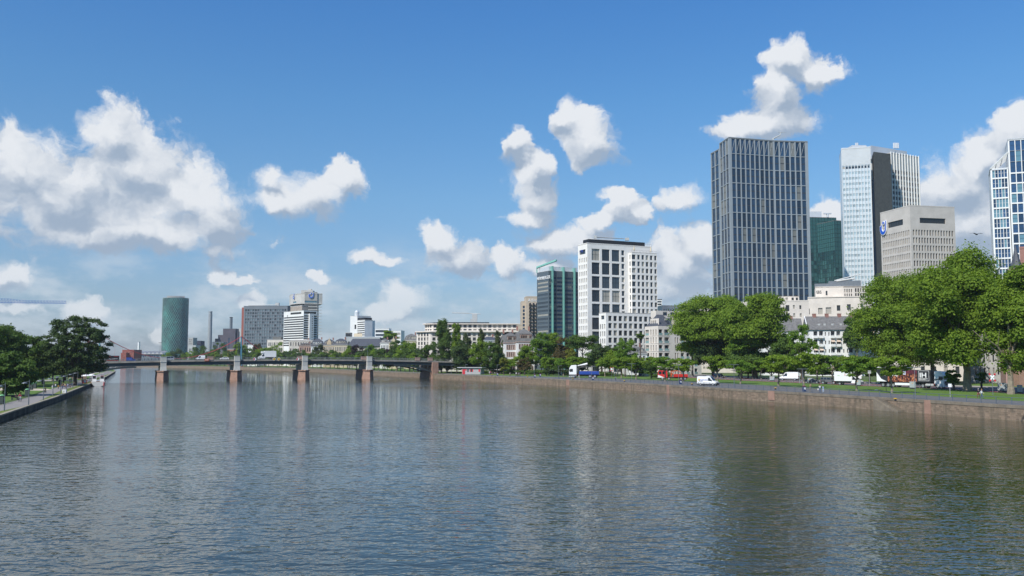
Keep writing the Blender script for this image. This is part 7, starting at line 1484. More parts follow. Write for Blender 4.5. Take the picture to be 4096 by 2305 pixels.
def car(label, px0, px1, py, rz, paint, kind="hatch", z=ZR, P0=None, group=None):
    L_ = {"hatch": 4.1, "saloon": 4.8, "kombi": 4.5, "jeep": 4.5}[kind]; p, sc = place(px0, px1, py, rz, L_ * .96, z, P0); r = thing("offroad_car" if kind == "jeep" else "car", label, "car", p, math.radians(rz), group, sc); W_ = 1.8; a, b = -L_ / 2, L_ / 2
    if kind == "jeep":
        body(r, "body", [(a, .55), (b - .2, .5), (b, .7), (b - .02, 1.12), (b - 1.35, 1.2), (a + .02, 1.22), (a, 1.0)], W_, paint); body(r, "cabin", [(a + .04, 1.2), (b - 1.42, 1.2), (b - 1.72, 1.82), (a + .1, 1.86)], W_ - .1, paint, 1.2, .1, .05)
        plate(r, "windscreen", [(b - 1.42, -.72, 1.24), (b - 1.42, .72, 1.24), (b - 1.70, .66, 1.76), (b - 1.70, -.66, 1.76)], G_CAR); side_windows(r, [[(a + .15, 1.28), (a + .85, 1.28), (a + .85, 1.74), (a + .18, 1.74)], [(a + .98, 1.28), (a + 1.7, 1.28), (a + 1.7, 1.74), (a + .98, 1.74)], [(a + 1.82, 1.28), (b - 1.56, 1.28), (b - 1.78, 1.74), (a + 1.82, 1.74)]], W_ - .1, 1.2, 1.86, .1)
        for x in (b - .75, a + .8):
            for s in (-1, 1): wheel(r, x, s * (W_ / 2 - .02), .42, .28); MB().box(x - .55, x + .55, s * (W_ / 2 + .06) - .12, s * (W_ / 2 + .06) + .12, .86, .95).build("wheel_arch", M_BLACK, r, None, .03)
        MB().box(b - .03, b + .16, -.85, .85, .52, .72).build("bumper", M_BLACK, r, None, .04); wheel(r, 0, 0, .38, .24, name="spare_wheel"); o = r.children[-1] if False else None
    else:
        k = {"hatch": [(b - 1.05, .92), (b - 1.75, 1.42), (a + .9, 1.46), (a + .2, 1.05)], "saloon": [(b - 1.35, .95), (b - 2.2, 1.42), (a + 1.6, 1.42), (a + .35, 1.02)], "kombi": [(b - 1.0, 1.02), (b - 1.6, 1.75), (a + .15, 1.78), (a + .04, 1.05)]}[kind]; zt = k[1][1]
        body(r, "body", [(a, .32), (b - .1, .28), (b, .5), (b - .05, .72), (k[0][0], k[0][1]), (k[3][0], k[3][1]), (a + .02, .9)], W_, paint, None, 0, .09); body(r, "cabin", [(k[0][0] + .05, k[0][1] - .03), (k[1][0], zt), (k[2][0], zt), (k[3][0] + .02, k[3][1] - .03)][::1] if False else [(k[3][0] + .02, k[3][1] - .03), (k[0][0] + .05, k[0][1] - .03), (k[1][0], zt), (k[2][0], zt)], W_ - .08, paint, .98 if kind != "kombi" else 1.05, .2, .06)
        zi = .98; ww = W_ - .08; z0 = k[0][1] + .05
        plate(r, "windscreen", [(k[0][0] - .02, -.72, z0), (k[0][0] - .02, .72, z0), (k[1][0] + .08, .58, zt - .07), (k[1][0] + .08, -.58, zt - .07)], G_CAR); plate(r, "rear_window", [(k[3][0] + .1, .7, z0 + .04), (k[3][0] + .1, -.7, z0 + .04), (k[2][0] - .04, -.56, zt - .07), (k[2][0] - .04, .56, zt - .07)], G_CAR)
        m_ = (k[1][0] + k[2][0]) / 2; side_windows(r, [[(m_ + .05, z0 + .02), (k[0][0] - .22, z0), (k[1][0] - .05, zt - .1), (m_ + .05, zt - .1)], [(k[3][0] + .45, z0 + .04), (m_ - .05, z0 + .02), (m_ - .05, zt - .1), (k[2][0] + .12, zt - .1)]], ww, zi, zt, .2)
        for x in (b - .82, a + .78):
            for s in (-1, 1): wheel(r, x, s * (W_ / 2 - .1), .32, .22)
        mirrors(r, k[0][0] - .35, W_ - .05, 1.0, paint); MB().box(b - .02, b + .02, -.26, .26, .42, .54).build("number_plate", M_SIGNW, r)
    lights(r, b - .06, a, W_, .72 if kind != "jeep" else .95, .85); return r
RZR = -62
panel_van("white panel van with a yellow logo and blue lettering on the quay path", 2797, 2868, 1543, -38, logo="allround")
car("dark blue people carrier half hidden behind the lettered van's tree", 2859, 2896, 1513, -50, M_NAVY, "kombi")
panel_van("plain white panel van on the road seen from behind", 3122, 3193, 1522, 152, flip=True)
car("dark navy saloon behind a grey cabinet on the road", 3221, 3281, 1534, -42, M_NAVY, "saloon")
j = car("matt grey off-road car between the navy saloon and the box truck", 3288, 3350, 1537, -42, M_GREYP, "jeep"); 
for o in list(j.children):
    if o.name.startswith("spare_wheel"): o.location = (-2.36, 0, 1.05); o.rotation_euler = (0, 0, PI / 2)
def box_truck(label, px0, px1, py, rz, P0=None, z=ZR, rent=False, group=None):
    L_ = 6.4; p, sc = place(px0, px1, py, rz, L_ * .95, z, P0); r = thing("box_truck", label, "truck", p, math.radians(rz), group, sc); W_ = 2.2; a, b = -L_ / 2, L_ / 2
    body(r, "cab", [(b - 2.4, .45), (b - .1, .40), (b, .65), (b - .05, 1.0), (b - .85, 1.32), (b - 1.45, 2.15), (b - 1.7, 2.25), (b - 2.4, 2.25)], 2.0, M_WPAINT, 1.2, .12)
    MB().box(a, b - 2.1, -1.12, 1.12, .95, 3.25).build("cargo_box", M_WPAINT, r, None, .05); MB().box(a + .1, b - 2.3, -.8, .8, .55, .93).build("chassis", M_BLACK, r); body(r, "bumper", [(b - .5, .28), (b + .04, .30), (b + .06, .85), (b - .3, .95), (b - .5, .8)], 2.02, M_LGREY, None, 0, .03)
    plate(r, "windscreen", [(b - .86, -.8, 1.36), (b - .86, .8, 1.36), (b - 1.42, .74, 2.08), (b - 1.42, -.74, 2.08)], G_CAR); side_windows(r, [[(b - 2.05, 1.35), (b - 1.1, 1.32), (b - 1.55, 2.02), (b - 2.0, 2.05)]], 2.0, 1.2, 2.25, .12); lights(r, b - .1, a, 2.0, .98, .85); mirrors(r, b - 1.15, 2.05, 1.5, M_BLACK)
    for x in (b - .95, a + 1.3):
        for s in (-1, 1): wheel(r, x, s * .92, .35)
    if rent:
        MB().box(b - 2.1, b - 1.0, -1.0, 1.0, 2.3, 3.1).build("luton_box", M_WPAINT, r, None, .15); MB().box(a + .9, a + 3.4, -1.16, -1.10, 2.25, 2.85).build("side_panel", pm("lettering_red", (.55, .03, .10), .05), r); text_part("RENT", M_SIGNW, r, (a + 2.15, -1.17, 2.36), (PI / 2, 0, 0), .52, "lettering", .02, True); MB().box(a + .5, a + 3.9, -1.15, -1.10, 1.25, 1.55).build("side_stripe", M_BLUEP, r); text_part("www", M_BLUEL, r, (a + .6, -1.16, 1.65), (PI / 2, 0, 0), .3) if False else None
    else: text_part("~", pm("faint_green", (.25, .5, .2), .05), r, (a + .8, -1.14, 2.0), (PI / 2, 0, 0), 1.1, "logo", .01) ; MB().box(a + 2.6, a + 2.8, -1.14, -1.11, 2.35, 2.6).build("logo_mark", M_REDP, r)
    return r
box_truck("white box truck with a faint green squiggle on its side", 3347, 3446, 1541, -42)
def lorry_cab(r, b, paint, W_=2.45, h=3.6, fair=True):
    body(r, "cab", [(b - 2.2, .95), (b - .05, .9), (b + .02, 1.6), (b - .12, 2.95), (b - .6, h if fair else 3.05), (b - 2.2, h + .1 if fair else 3.05)], W_, paint, 1.7, .06, .1); body(r, "bumper", [(b - 1.6, .35), (b + .06, .32), (b + .08, 1.0), (b - 1.6, 1.0)], W_ + .02, paint, None, 0, .05)
    plate(r, "windscreen", [(b + .0, -1.05, 1.85), (b + .0, 1.05, 1.85), (b - .10, 1.02, 2.78), (b - .10, -1.02, 2.78)], G_CAR); plate(r, "grille", [(b + .06, -.75, .7), (b + .06, .75, .7), (b + .02, .85, 1.65), (b + .02, -.85, 1.65)], M_BLACK, .04); side_windows(r, [[(b - 1.15, 1.85), (b - .2, 1.8), (b - .28, 2.65), (b - 1.1, 2.65)]], W_, 1.7, h, .06)
    lights(r, b + .05, b - 2.3, W_, .75, 1.0, (.4, .18)); mirrors(r, b - .1, W_, 2.3, M_BLACK)
def concert_truck():
    L_ = 16.3; rz = -56; p, sc = place(3521, 3779, 1551, rz, L_ * .97); r = thing("semi_trailer_truck", "white cab articulated truck with a concert crowd print and security lettering", "truck", p, math.radians(rz), None, sc); a, b = -L_ / 2, L_ / 2; W_ = 2.5
    lorry_cab(r, b, M_WPAINT, 2.45, 3.7); MB().box(a, b - 2.9, -1.27, 1.27, 1.25, 4.0).build("trailer_box", pm("black_tarpaulin", (.022, .024, .028), .2, .6, .55), r, None, .04)
    m, nt_, bs = nt_new("crowd_print"); LL = nt_.links.new; tc_ = N(nt_, "ShaderNodeTexCoord"); mp = N(nt_, "ShaderNodeMapping"); mp.inputs["Scale"].default_value = (1.7, 1, .75); LL(tc_.outputs["Object"], mp.inputs[0]); v = N(nt_, "ShaderNodeTexVoronoi", i_Scale=2.4); LL(mp.outputs[0], v.inputs["Vector"]); rp = N(nt_, "ShaderNodeValToRGB"); e = rp.color_ramp.elements; e[0].color = (.55, .27, .12, 1); e[1].color = (.04, .012, .012, 1); e[0].position = .15; e[1].position = .62; q = e.new(.38); q.color = (.35, .10, .05, 1); LL(v.outputs["Distance"], rp.inputs[0]); LL(rp.outputs[0], bs.inputs["Base Color"]); bs.inputs["Roughness"].default_value = .55
    x0 = a + 2.9; MB().box(x0, b - 6.2, -1.30, -1.26, 1.3, 3.2).build("crowd_print_panel", m, r); MB().box(x0 + .4, b - 6.2, -1.295, -1.26, 3.2, 3.9).build("stage_print_panel", pm("stage_print", (.20, .03, .05), .7, 2.5, .5, c2=(.02, .012, .02)), r); MB().box(x0 + 3.9, x0 + 4.5, -1.31, -1.26, 2.9, 3.9).build("light_beam_print", pm("beam_print", (.55, .6, .8), .2), r)
    plate(r, "white_corner", [(a + .05, -1.27, 1.3), (a + 2.6, -1.27, 1.3), (a + 1.2, -1.27, 1.9), (a + .05, -1.27, 3.4)], M_SIGNW, .02)
    text_part("iH Security", M_SIGNW, r, (a + 1.5, -1.32, 2.6), (PI / 2, 0, 0), .9, "lettering", .02, True); text_part("IH", M_SIGNW, r, (b - 5.6, -1.3, 2.35), (PI / 2, 0, 0), 1.5, "lettering", .02, True, 1.2); text_part("SECURITY", M_SIGNW, r, (b - 5.65, -1.3, 1.85), (PI / 2, 0, 0), .45, "lettering", .02, True); text_part("ih-security", M_BLACK, r, (b - 2.0, -1.27, 1.75), (PI / 2, -.3, 0), .42, "lettering", .02, True)
    for (u0, u1, z0, z1) in ((b - 5.8, b - 3.3, 1.6, 1.66), (b - 5.8, b - 3.3, 3.8, 3.86), (b - 5.8, b - 5.74, 1.6, 3.86), (b - 3.36, b - 3.3, 1.6, 3.86)): MB().box(u0, u1, -1.30, -1.26, z0, z1).build("lettering_frame", M_SIGNW, r)
    MB().box(a + .3, b - 3, -.5, .5, .8, 1.24).box(b - 5.5, b - .5, -.45, .45, .6, .95).build("chassis", M_BLACK, r); MB().box(a + 4.6, a + 9.6, -1.25, -1.15, .5, 1.05).build("side_skirt", M_SIGNW, r, None, .03); MB().box(b - 4.4, b - 2.4, -1.2, 1.2, .45, 1.0).build("fuel_tank", M_LGREY, r, None, .12)
    for x in (a + 1.6, a + 2.9, a + 4.2, b - 4.9, b - 1.4):
        for s in (-1, 1): wheel(r, x, s * 1.05, .5, .34)
concert_truck()
def flatbed(label, px0, px1, py, rz, cabm, bedm, L_, name, crane):
    p, sc = place(px0, px1, py, rz, L_ * .98); r = thing(name, label, "truck", p, math.radians(rz), None, sc); b = L_ / 2; a = -b
    if crane == "white":
        lorry_cab(r, b, cabm, 2.45, 3.7); body(r, "lower_cab", [(b - 2.2, .5), (b + .07, .5), (b + .09, 1.1), (b - 2.2, 1.1)], 2.47, M_GREYP, None, 0, .04); bx0, bx1 = a + .3, b - 3.0
        c = MB(); c.box(b - 2.9, b - 2.4, -.5, .5, 1, 3.4); c.tube((b - 2.6, 0, 3.4), (b - 5.4, .2, 3.9), .2, .16, 6); c.tube((b - 5.4, .2, 3.9), (b - 3.0, .4, 3.0), .15, .12, 6); c.tube((b - 3.0, .4, 3.1), (b - 8.0, .5, 3.3), .10, .08, 6); c.build("loading_crane", M_DMET, r); m = MB(); m.tube((b - 2.4, -.3, 3.5), (b - 5.2, -.2, 4.15), .2, .3, 6); m.build("crane_boom", M_SIGNW, r)
    else:
        body(r, "cab", [(b - 3.2, .8), (b, .8), (b + .02, 1.9), (b - .2, 3.2), (b - 3.1, 3.2), (b - 3.2, 2.0)], 2.4, cabm, 2.0, .1, .08); plate(r, "windscreen", [(b + .0, -1.0, 2.0), (b + .0, 1.0, 2.0), (b - .17, .95, 2.95), (b - .17, -.95, 2.95)], G_CAR); side_windows(r, [[(b - 1.2, 2.0), (b - .25, 2.0), (b - .35, 2.9), (b - 1.2, 2.9)], [(b - 2.6, 2.0), (b - 1.5, 2.0), (b - 1.5, 2.9), (b - 2.6, 2.9)]], 2.4, 2.0, 3.2, .1)
        for s in (-1, 1): plate(r, "white_stripe", [(x, s * 1.2, z) for x, z in (((b - 2.2, .85), (b - .05, .85), (b - .05, 1.75)) if s < 0 else ((b - .05, 1.75), (b - .05, .85), (b - 2.2, .85)))], M_SIGNW)
        MB().box(b - .3, b + .2, -1.2, 1.2, .4, .75).build("bumper", M_BLACK, r, None, .05); bx0, bx1 = a + .2, b - 5.2; lights(r, b + .1, a, 2.3, .95, .8)
        c = MB(); c.tube((b - 4.4, 0, 1), (b - 4.4, 0, 2.9), .2, .18, 6); c.tube((b - 4.4, 0, 2.9), (b - 6.3, 0, 3.1), .17, .13, 6); c.tube((b - 6.3, 0, 3.1), (b - 7.6, 0, 2.6), .13, .1, 6); c.tube((b - 7.6, 0, 2.6), (b - 7.5, 0, 1.5), .12, .1, 6); c.tube((b - 4.4, .2, 1.4), (b - 5.4, .1, 3.0), .1, .1, 6); c.build("loading_crane", pm("orange_crane", (.55, .09, .02), .1, 2), r)
    MB().box(bx0, bx1, -1.2, 1.2, 1.05, 1.25).box(bx0, bx1, -1.22, -1.14, 1.25, 2.0).box(bx0, bx1, 1.14, 1.22, 1.25, 2.0).box(bx0, bx0 + .08, -1.14, 1.14, 1.25, 2.0).box(bx1 - .08, bx1, -1.14, 1.14, 1.25, 2.0).build("flatbed", bedm, r, None, .02); MB().box(a + .3, b - .5, -.5, .5, .62, 1.04).build("chassis", M_BLACK, r)
    MB().box(bx0 + .6, bx1 - .4, -.9, .9, 1.26, 2.05).build("load", pm("timber_load", (.28, .19, .11), .3, 2), r, None, .05)
    for x in ((b - 1.4, a + 1.5, a + 2.9) if crane == "white" else (b - 1.5, b - 3.6, a + 1.1, a + 2.4)):
        for s in (-1, 1): wheel(r, x, s * 1.02, .5, .34)
flatbed("white cab crane lorry with a blue flatbed on the quay path", 2280, 2400, 1512.5, 168, M_WPAINT, M_BLUEP, 9.0, "crane_lorry", "white")
flatbed("red works lorry with white stripe, orange crane and low red bed", 2633, 2752, 1521, 170, M_REDP, M_REDP, 10.0, "works_lorry", "red")
# --- traffic on the bridge (west-bound lane nearest)
def on_bridge(px, w=3.8): t = solve_len(V3(BO + RD * w, 9), BD, px); q = BO + BD * t + RD * w; q.z = zdk(t) + .03; return q
GT = "traffic on the road bridge"
q = on_bridge(1068, 4.4); box_truck("white rental box van with a red lettered panel on the bridge", 1034, 1100, 0, 205, q, 0, True, GT)
q = on_bridge(801); panel_van("small white delivery van on the bridge, left of the white hatchback", 783, 818, 0, 205, None, None, 0, q, GT, L_=4.6)
q = on_bridge(897); car("white hatchback on the bridge, behind the small delivery van", 879, 914, 0, 205, M_WPAINT, "hatch", 0, q, GT)
q = on_bridge(674); car("silver white car on the bridge just right of the first pier pylon", 648, 692, 0, 205, M_SILV, "kombi", 0, q, GT)
q = on_bridge(553); car("dark blue car on the bridge beside the blue lettered van", 543, 563, 0, 205, M_NAVY, "kombi", 0, q, GT)
q = on_bridge(524, 6); panel_van("blue lettered van on the bridge behind the black truck", 508, 543, 0, 25, M_BLUEP, None, 0, q, GT)
q = on_bridge(1484); car("dark car on the bridge seen through the railing near the last pier", 1470, 1496, 0, 205, M_NAVY, "hatch", 0, q, GT)
def black_truck():
    p = on_bridge(441, 4.4); L_ = 12; _, sc = place(405, 477, 0, 205, L_, 0, p); r = thing("semi_trailer_truck", "black box truck with red lettering on the left end of the bridge", "truck", p, math.radians(205), GT, sc); b = L_ / 2
    lorry_cab(r, b, M_BLACK, 2.45, 3.5); MB().box(-b, b - 2.6, -1.25, 1.25, 1.2, 4.5).build("trailer_box", M_BLACK, r, None, .04); MB().box(-b + .3, b - 2.7, -.5, .5, .7, 1.19).build("chassis", M_DMET, r)
    for s in (-1, 1): MB().box(-b + .6, b - 3.5, s * 1.26 - .02, s * 1.26 + .02, .95, 1.2).build("red_skirt", M_REDP, r); MB().box(b - 6.6, b - 3.2, s * 1.26 - .02, s * 1.26 + .02, 3.3, 3.5).build("red_line", M_REDP, r); MB().box(b - 6.0, b - 3.2, s * 1.26 - .02, s * 1.26 + .02, 3.7, 3.9).build("red_line", M_REDP, r); MB().box(-b + .6, -b + 3.6, s * 1.26 - .02, s * 1.26 + .02, 3.8, 4.0).build("red_line", M_REDP, r); MB().path([(-b + 1, s * 1.28, 2.3), (-b + 3, s * 1.28, 2.4), (-b + 5, s * 1.28, 2.0), (-b + 7, s * 1.28, 2.2)], .09, 5).build("white_swoosh", M_SIGNW, r)
    for x in (-b + 1.3, -b + 2.6, b - 1.4, b - 4):
        for s in (-1, 1): wheel(r, x, s * 1.02, .5, .32)
black_truck()
for x, y, kind, paint, lab in ((745, 1463, "van", None, "small white van parked on the far bank under the bridge"), (707, 1463.5, "car", M_NAVY, "dark car parked on the far bank left of the small white van"), (1030, 1468, "car", M_SILV, "silver car parked on the far bank beside the red tent")):
    if kind == "van": panel_van(lab, x - 7, x + 7, y, 200, z=ZR)
    else: car(lab, x - 6, x + 6, y, 200, paint, "hatch")
# ------------------------------------------------------------------ people
SK = pm("skin", (.46, .28, .20), .06, 5, .55)
def cl(c): return pm("cloth_%02d_%02d_%02d" % tuple(int(x * 99) for x in c), c, .12, 4, .85)
POSE = {  # joint positions (metres, facing -y): hips, chest, neck, head, then shoulders/elbows/hands and hips/knees/feet per side
 "stand": dict(hip=(0, 0, .92), chest=(0, 0, 1.28), neck=(0, .01, 1.46), head=(0, -.01, 1.62), el=((-.24, .03, 1.12), (.24, .03, 1.12)), ha=((-.25, -.06, .84), (.25, -.06, .84)), kn=((-.10, -.02, .50), (.10, -.02, .50)), ft=((-.11, .02, .06), (.11, .02, .06))),
 "walk": dict(hip=(0, 0, .90), chest=(0, -.03, 1.26), neck=(0, -.04, 1.44), head=(0, -.07, 1.60), el=((-.24, .12, 1.10), (.24, -.06, 1.10)), ha=((-.24, .10, .86), (.23, -.28, .95)), kn=((-.09, -.22, .52), (.09, .06, .48)), ft=((-.10, -.32, .06), (.10, .36, .12))),
 "photo": dict(hip=(0, 0, .92), chest=(0, 0, 1.28), neck=(0, -.01, 1.46), head=(0, -.04, 1.62), el=((-.22, -.14, 1.16), (.22, -.14, 1.16)), ha=((-.08, -.32, 1.42), (.08, -.32, 1.42)), kn=((-.10, -.02, .50), (.10, -.02, .50)), ft=((-.11, .02, .06), (.11, .02, .06))),
 "sit": dict(hip=(0, .1, .48), chest=(0, .12, .84), neck=(0, .08, 1.01), head=(0, .03, 1.16), el=((-.22, .02, .72), (.22, .02, .72)), ha=((-.08, -.22, .74), (.08, -.22, .74)), kn=((-.12, -.35, .52), (.12, -.35, .52)), ft=((-.12, -.40, .06), (.12, -.40, .06))),
 "cycle": dict(hip=(0, .18, .98), chest=(0, -.02, 1.30), neck=(0, -.12, 1.46), head=(0, -.2, 1.60), el=((-.26, -.22, 1.14), (.26, -.22, 1.14)), ha=((-.24, -.46, 1.05), (.24, -.46, 1.05)), kn=((-.11, -.2, .72), (.11, -.16, .55)), ft=((-.12, .02, .36), (.12, -.02, .14))),
 "lie": dict(hip=(0, 0, .14), chest=(0, .36, .15), neck=(0, .54, .15), head=(0, .70, .17), el=((-.28, .28, .1), (.22, .5, .2)), ha=((-.3, .02, .08), (.05, .66, .28)), kn=((-.12, -.42, .16), (.12, -.40, .30)), ft=((-.14, -.84, .08), (.12, -.74, .08)))}
PB = {}
def body_mesh(pose):
    if pose in PB: return PB[pose]
    p = {k: (Vector(v) if not isinstance(v[0], tuple) else [Vector(q) for q in v]) for k, v in POSE[pose].items()}
    V, E, R_, seg = [], [], [], []
    def add(q, r, par, lab): V.append(tuple(q)); R_.append(r); seg.append(lab); i = len(V) - 1; (E.append((par, i)) if par is not None else None); return i
    up = (p["chest"] - p["hip"]).normalized(); h = add(p["hip"], (.15, .11), None, "leg"); w = add(p["hip"].lerp(p["chest"], .45), (.13, .10), h, "top"); c = add(p["chest"], (.16, .11), w, "top"); n = add(p["neck"], (.055, .055), c, "skin"); hd = add(p["head"], (.085, .10), n, "skin"); add(p["head"] + (p["head"] - p["neck"]).normalized() * .1, (.07, .085), hd, "hair")
    for s in (0, 1):
        sg = -1 if s == 0 else 1; sh = add(p["chest"] + up * .10 + Vector((sg * .17, 0, 0)), (.06, .06), c, "top"); e = add(p["el"][s], (.042, .042), sh, "top"); hnd = add(p["ha"][s], (.03, .034), e, "skin"); d = (p["ha"][s] - p["el"][s]).normalized(); fr = up.cross(d); fr = fr.normalized() if fr.length > .05 else Vector((0, -1, 0))
        for f in range(4): fi = add(p["ha"][s] + d * .07 + fr * (.022 - .015 * f), (.010, .010), hnd, "skin"); add(p["ha"][s] + d * (.125, .14, .13, .11)[f] + fr * (.026 - .018 * f) + up * -.015, (.007, .007), fi, "skin")
        add(p["ha"][s] + d * .05 + fr * .055, (.010, .010), hnd, "skin")
        hj = add(p["hip"] - up * .06 + Vector((sg * .09, 0, 0)), (.10, .10), h, "leg"); k = add(p["kn"][s], (.065, .065), hj, "leg"); an = add(p["ft"][s] + Vector((0, .02, .03)), (.042, .042), k, "leg"); fwd = Vector((0, -.16, -.03)) if pose != "lie" else Vector((0, -.04, .13)); add(p["ft"][s] + fwd, (.035, .03), an, "shoe")
    me = bpy.data.meshes.new("body_src"); me.from_pydata(V, E, []); o = bpy.data.objects.new("body_src", me); COL.objects.link(o); md = o.modifiers.new("s", "SKIN"); md.use_smooth_shade = True
    for i, sv in enumerate(me.skin_vertices[0].data): sv.radius = R_[i]; sv.use_root = (i == 0)
    o.modifiers.new("u", "SUBSURF").levels = 1
    dg = bpy.context.evaluated_depsgraph_get(); m2 = bpy.data.meshes.new_from_object(o.evaluated_get(dg)); bpy.data.objects.remove(o); m2.name = "person"
    SL = {"skin": 0, "top": 1, "leg": 2, "shoe": 3, "hair": 4}; m2.materials.clear(); [m2.materials.append(SK) for _ in range(5)]
    for f in m2.polygons:
        b, bl = 9, "top"
        for (i, j) in E:
            a, c_ = Vector(V[i]), Vector(V[j]); t = max(0, min(1, (f.center - a).dot(c_ - a) / max(1e-6, (c_ - a).length_squared))); d = (f.center - a.lerp(c_, t)).length / (.4 * max(R_[i][0], R_[j][0]) + .03)
            if d < b: b = d; bl = seg[j] if not (seg[j] == "top" and seg[i] == "leg" and t < .5) else "leg"
            if d == b and seg[j] == "skin" and seg[i] == "top": bl = "top" if t < .6 else "skin"
            if d == b and seg[j] == "shoe" and t < .35: bl = "leg"
        f.material_index = SL[bl]
    PB[pose] = m2; return m2
def person(label, px, py, pose, top, legs, hair=(.05, .03, .02), rz=0, z=ZR, hpx=None, shoes=(.05, .05, .05), group=None, P0=None, bag=None, hat=None, sc=1.0):
    p = P0 or G(px, py, z); o = tag(link("person", body_mesh(pose), None, p, math.radians(rz)), label, "person", group)
    if hpx: sc = hpx / F * p.y / (1.72 if pose not in ("sit", "lie") else 1.25)
    o.scale = (sc,) * 3
    for i, c in enumerate((None, top, legs, shoes, hair)):
        if c: s = o.material_slots[i]; s.link = "OBJECT"; s.material = cl(c)
    hd = Vector(POSE[pose]["head"]); m = MB(); m.lathe([(.03, -.10), (.104, -.06), (.118, .03), (.095, .10), (.03, .135)], 12, (hd.x, hd.y + .03, hd.z + .03)); m.build("hair", cl(hair), o, None, 0, True)
    f = MB(); f.box(hd.x - .045, hd.x - .025, hd.y - .115, hd.y - .09, hd.z + .005, hd.z + .02).box(hd.x + .025, hd.x + .045, hd.y - .115, hd.y - .09, hd.z + .005, hd.z + .02).build("eye", M_BLACK, o) if pose != "lie" else None
    MB().box(hd.x - .014, hd.x + .014, hd.y - .135, hd.y - .09, hd.z - .035, hd.z + .0).build("nose", SK, o, None, .006) if pose != "lie" else None
    if bag: c = Vector(POSE[pose]["chest"]); MB().box(-.15, .15, c.y + .08, c.y + .26, c.z - .28, c.z + .14).build("backpack", cl(bag), o, None, .05)
    return o
def bicycle(label, p, rz, frame=(.02, .02, .02)):
    r = thing("bicycle", label, "bicycle", p, math.radians(rz)); W2 = MB()
    for n in ("wheel", "wheel"):
        m = MB(); pts = [(0, .34 * math.cos(t), .34 + .34 * math.sin(t)) for t in np.linspace(0, 2 * PI, 21)]; m.path(pts, .022, 5)
        for k in range(8): m.tube((0, 0, .34), (0, .33 * math.cos(k * PI / 4), .34 + .33 * math.sin(k * PI / 4)), .006, .006, 3)
        o = m.build(n, M_RUBBER, r); o.location = (0, -.52 if not W2.m else .52, 0); W2.m.append(1)
    fr = MB(); fr.path([(0, .52, .34), (0, .08, .34), (0, -.42, .82), (0, .2, .82), (0, .08, .34)], .025, 5).path([(0, .52, .34), (0, .2, .82)], .018, 5).path([(0, -.52, .34), (0, -.40, 1.0)], .022, 5).path([(-.25, -.44, 1.03), (.25, -.44, 1.03)], .018, 5).build("frame", cl(frame), r); MB().box(-.07, .07, .1, .36, .93, 1.0).box(-.02, .02, .18, .24, .8, .94).build("saddle", M_BLACK, r, None, .02)
    return r
GP_ = "people on the right quay"; blk = (.015, .015, .02); wht = (.7, .7, .7); jean = (.06, .10, .20); navy = (.02, .03, .08)
person("person with grey hair in dark coat and dark red trousers under the planes", 3915, 1593, "walk", blk, (.16, .02, .03), (.3, .28, .26), -50, hpx=38, group=GP_); person("person in white top and blue jeans walking beside the dark coated one", 3927, 1595, "walk", wht, jean, (.35, .22, .10), 30, hpx=38, group=GP_)
person("person in a tan jacket with a hat standing at the railing beside the blue bin", 3242, 1568, "photo", (.30, .22, .12), (.22, .20, .18), (.06, .05, .04), 20, hpx=34, group=GP_); person("person with long dark hair in a white shirt taking a picture at the railing", 3280, 1570, "photo", wht, jean, (.08, .02, .02), -20, hpx=31, group=GP_); person("child in a white top standing close to the white shirted person", 3273, 1571.5, "stand", wht, (.2, .2, .2), (.05, .03, .02), 0, hpx=20, group=GP_); person("child in pale blue with raised arms, right of the white shirted person", 3293, 1570, "photo", (.28, .36, .55), (.45, .55, .70), (.03, .02, .02), 160, hpx=27, group=GP_)
person("person in white top and pale skirt walking past the white lorry cab", 2316, 1519, "walk", wht, (.45, .36, .30), (.25, .15, .08), 60, hpx=20, group=GP_); person("person with a navy backpack walking toward the swing", 2463, 1526, "walk", (.35, .38, .45), navy, (.05, .03, .02), 175, hpx=20, bag=navy, group=GP_); person("person in black in front of the swing by the sandpit", 2463, 1505, "stand", blk, blk, (.3, .2, .1), 0, hpx=16, group=GP_)
for i, (x, y, t, l, s_) in enumerate(((2065, 1505, wht, blk, "left edge"), (2071, 1508, blk, blk, "left middle"), (2076, 1506, (.3, .3, .32), navy, "centre"), (2081, 1507, blk, (.1, .1, .1), "right middle"), (1958, 1500.5, wht, (.4, .32, .3), ""), (1963, 1500.5, (.42, .02, .22), navy, ""), (2040, 1506, (.4, .38, .35), (.15, .12, .1), ""), (1879, 1497, (.3, .3, .25), blk, ""), (1786, 1493, (.2, .1, .1), (.3, .3, .5), ""), (1790, 1493, wht, jean, ""))):
    person(("person in the dark clothed group on the quay path, " + s_) if s_ else ("person in a white top right of the kiosk", "person in a magenta jacket right of the kiosk", "person in a pale top alone left of the small group", "person with a pale backpack in front of the kiosk", "person in dark red top by the arrow board", "person in white shirt and jeans by the arrow board")[i - 4], x, y, "walk" if i % 2 else "stand", t, l, (.06, .04, .03), RNG.uniform(-60, 60), hpx=17, group=GP_)
person("person lying on the lawn in a black top and blue jeans", 3510, 1563.5, "lie", blk, (.14, .2, .34), (.1, .06, .04), -70, group=GP_); bicycle("black bicycle parked on the lawn beside the lying person", G(3545, 1564, ZR), -20)
GL_ = "people on the left promenade"; cyc = G(80, 1607, ZL)
person("cyclist in a red top and white shorts riding toward the viewer", 80, 1607, "cycle", (.50, .06, .10), (.65, .62, .60), (.22, .08, .03), 10, z=ZL, hpx=34, group=GL_); bicycle("bicycle ridden by the cyclist in red", cyc, 10, (.3, .3, .3))
person("cyclist in dark clothes riding further up the promenade", 181, 1573, "cycle", (.12, .11, .12), (.16, .12, .10), (.05, .04, .03), 12, z=ZL, hpx=25, group=GL_); bicycle("bicycle ridden by the dark clothed cyclist", G(181, 1573, ZL), 12)
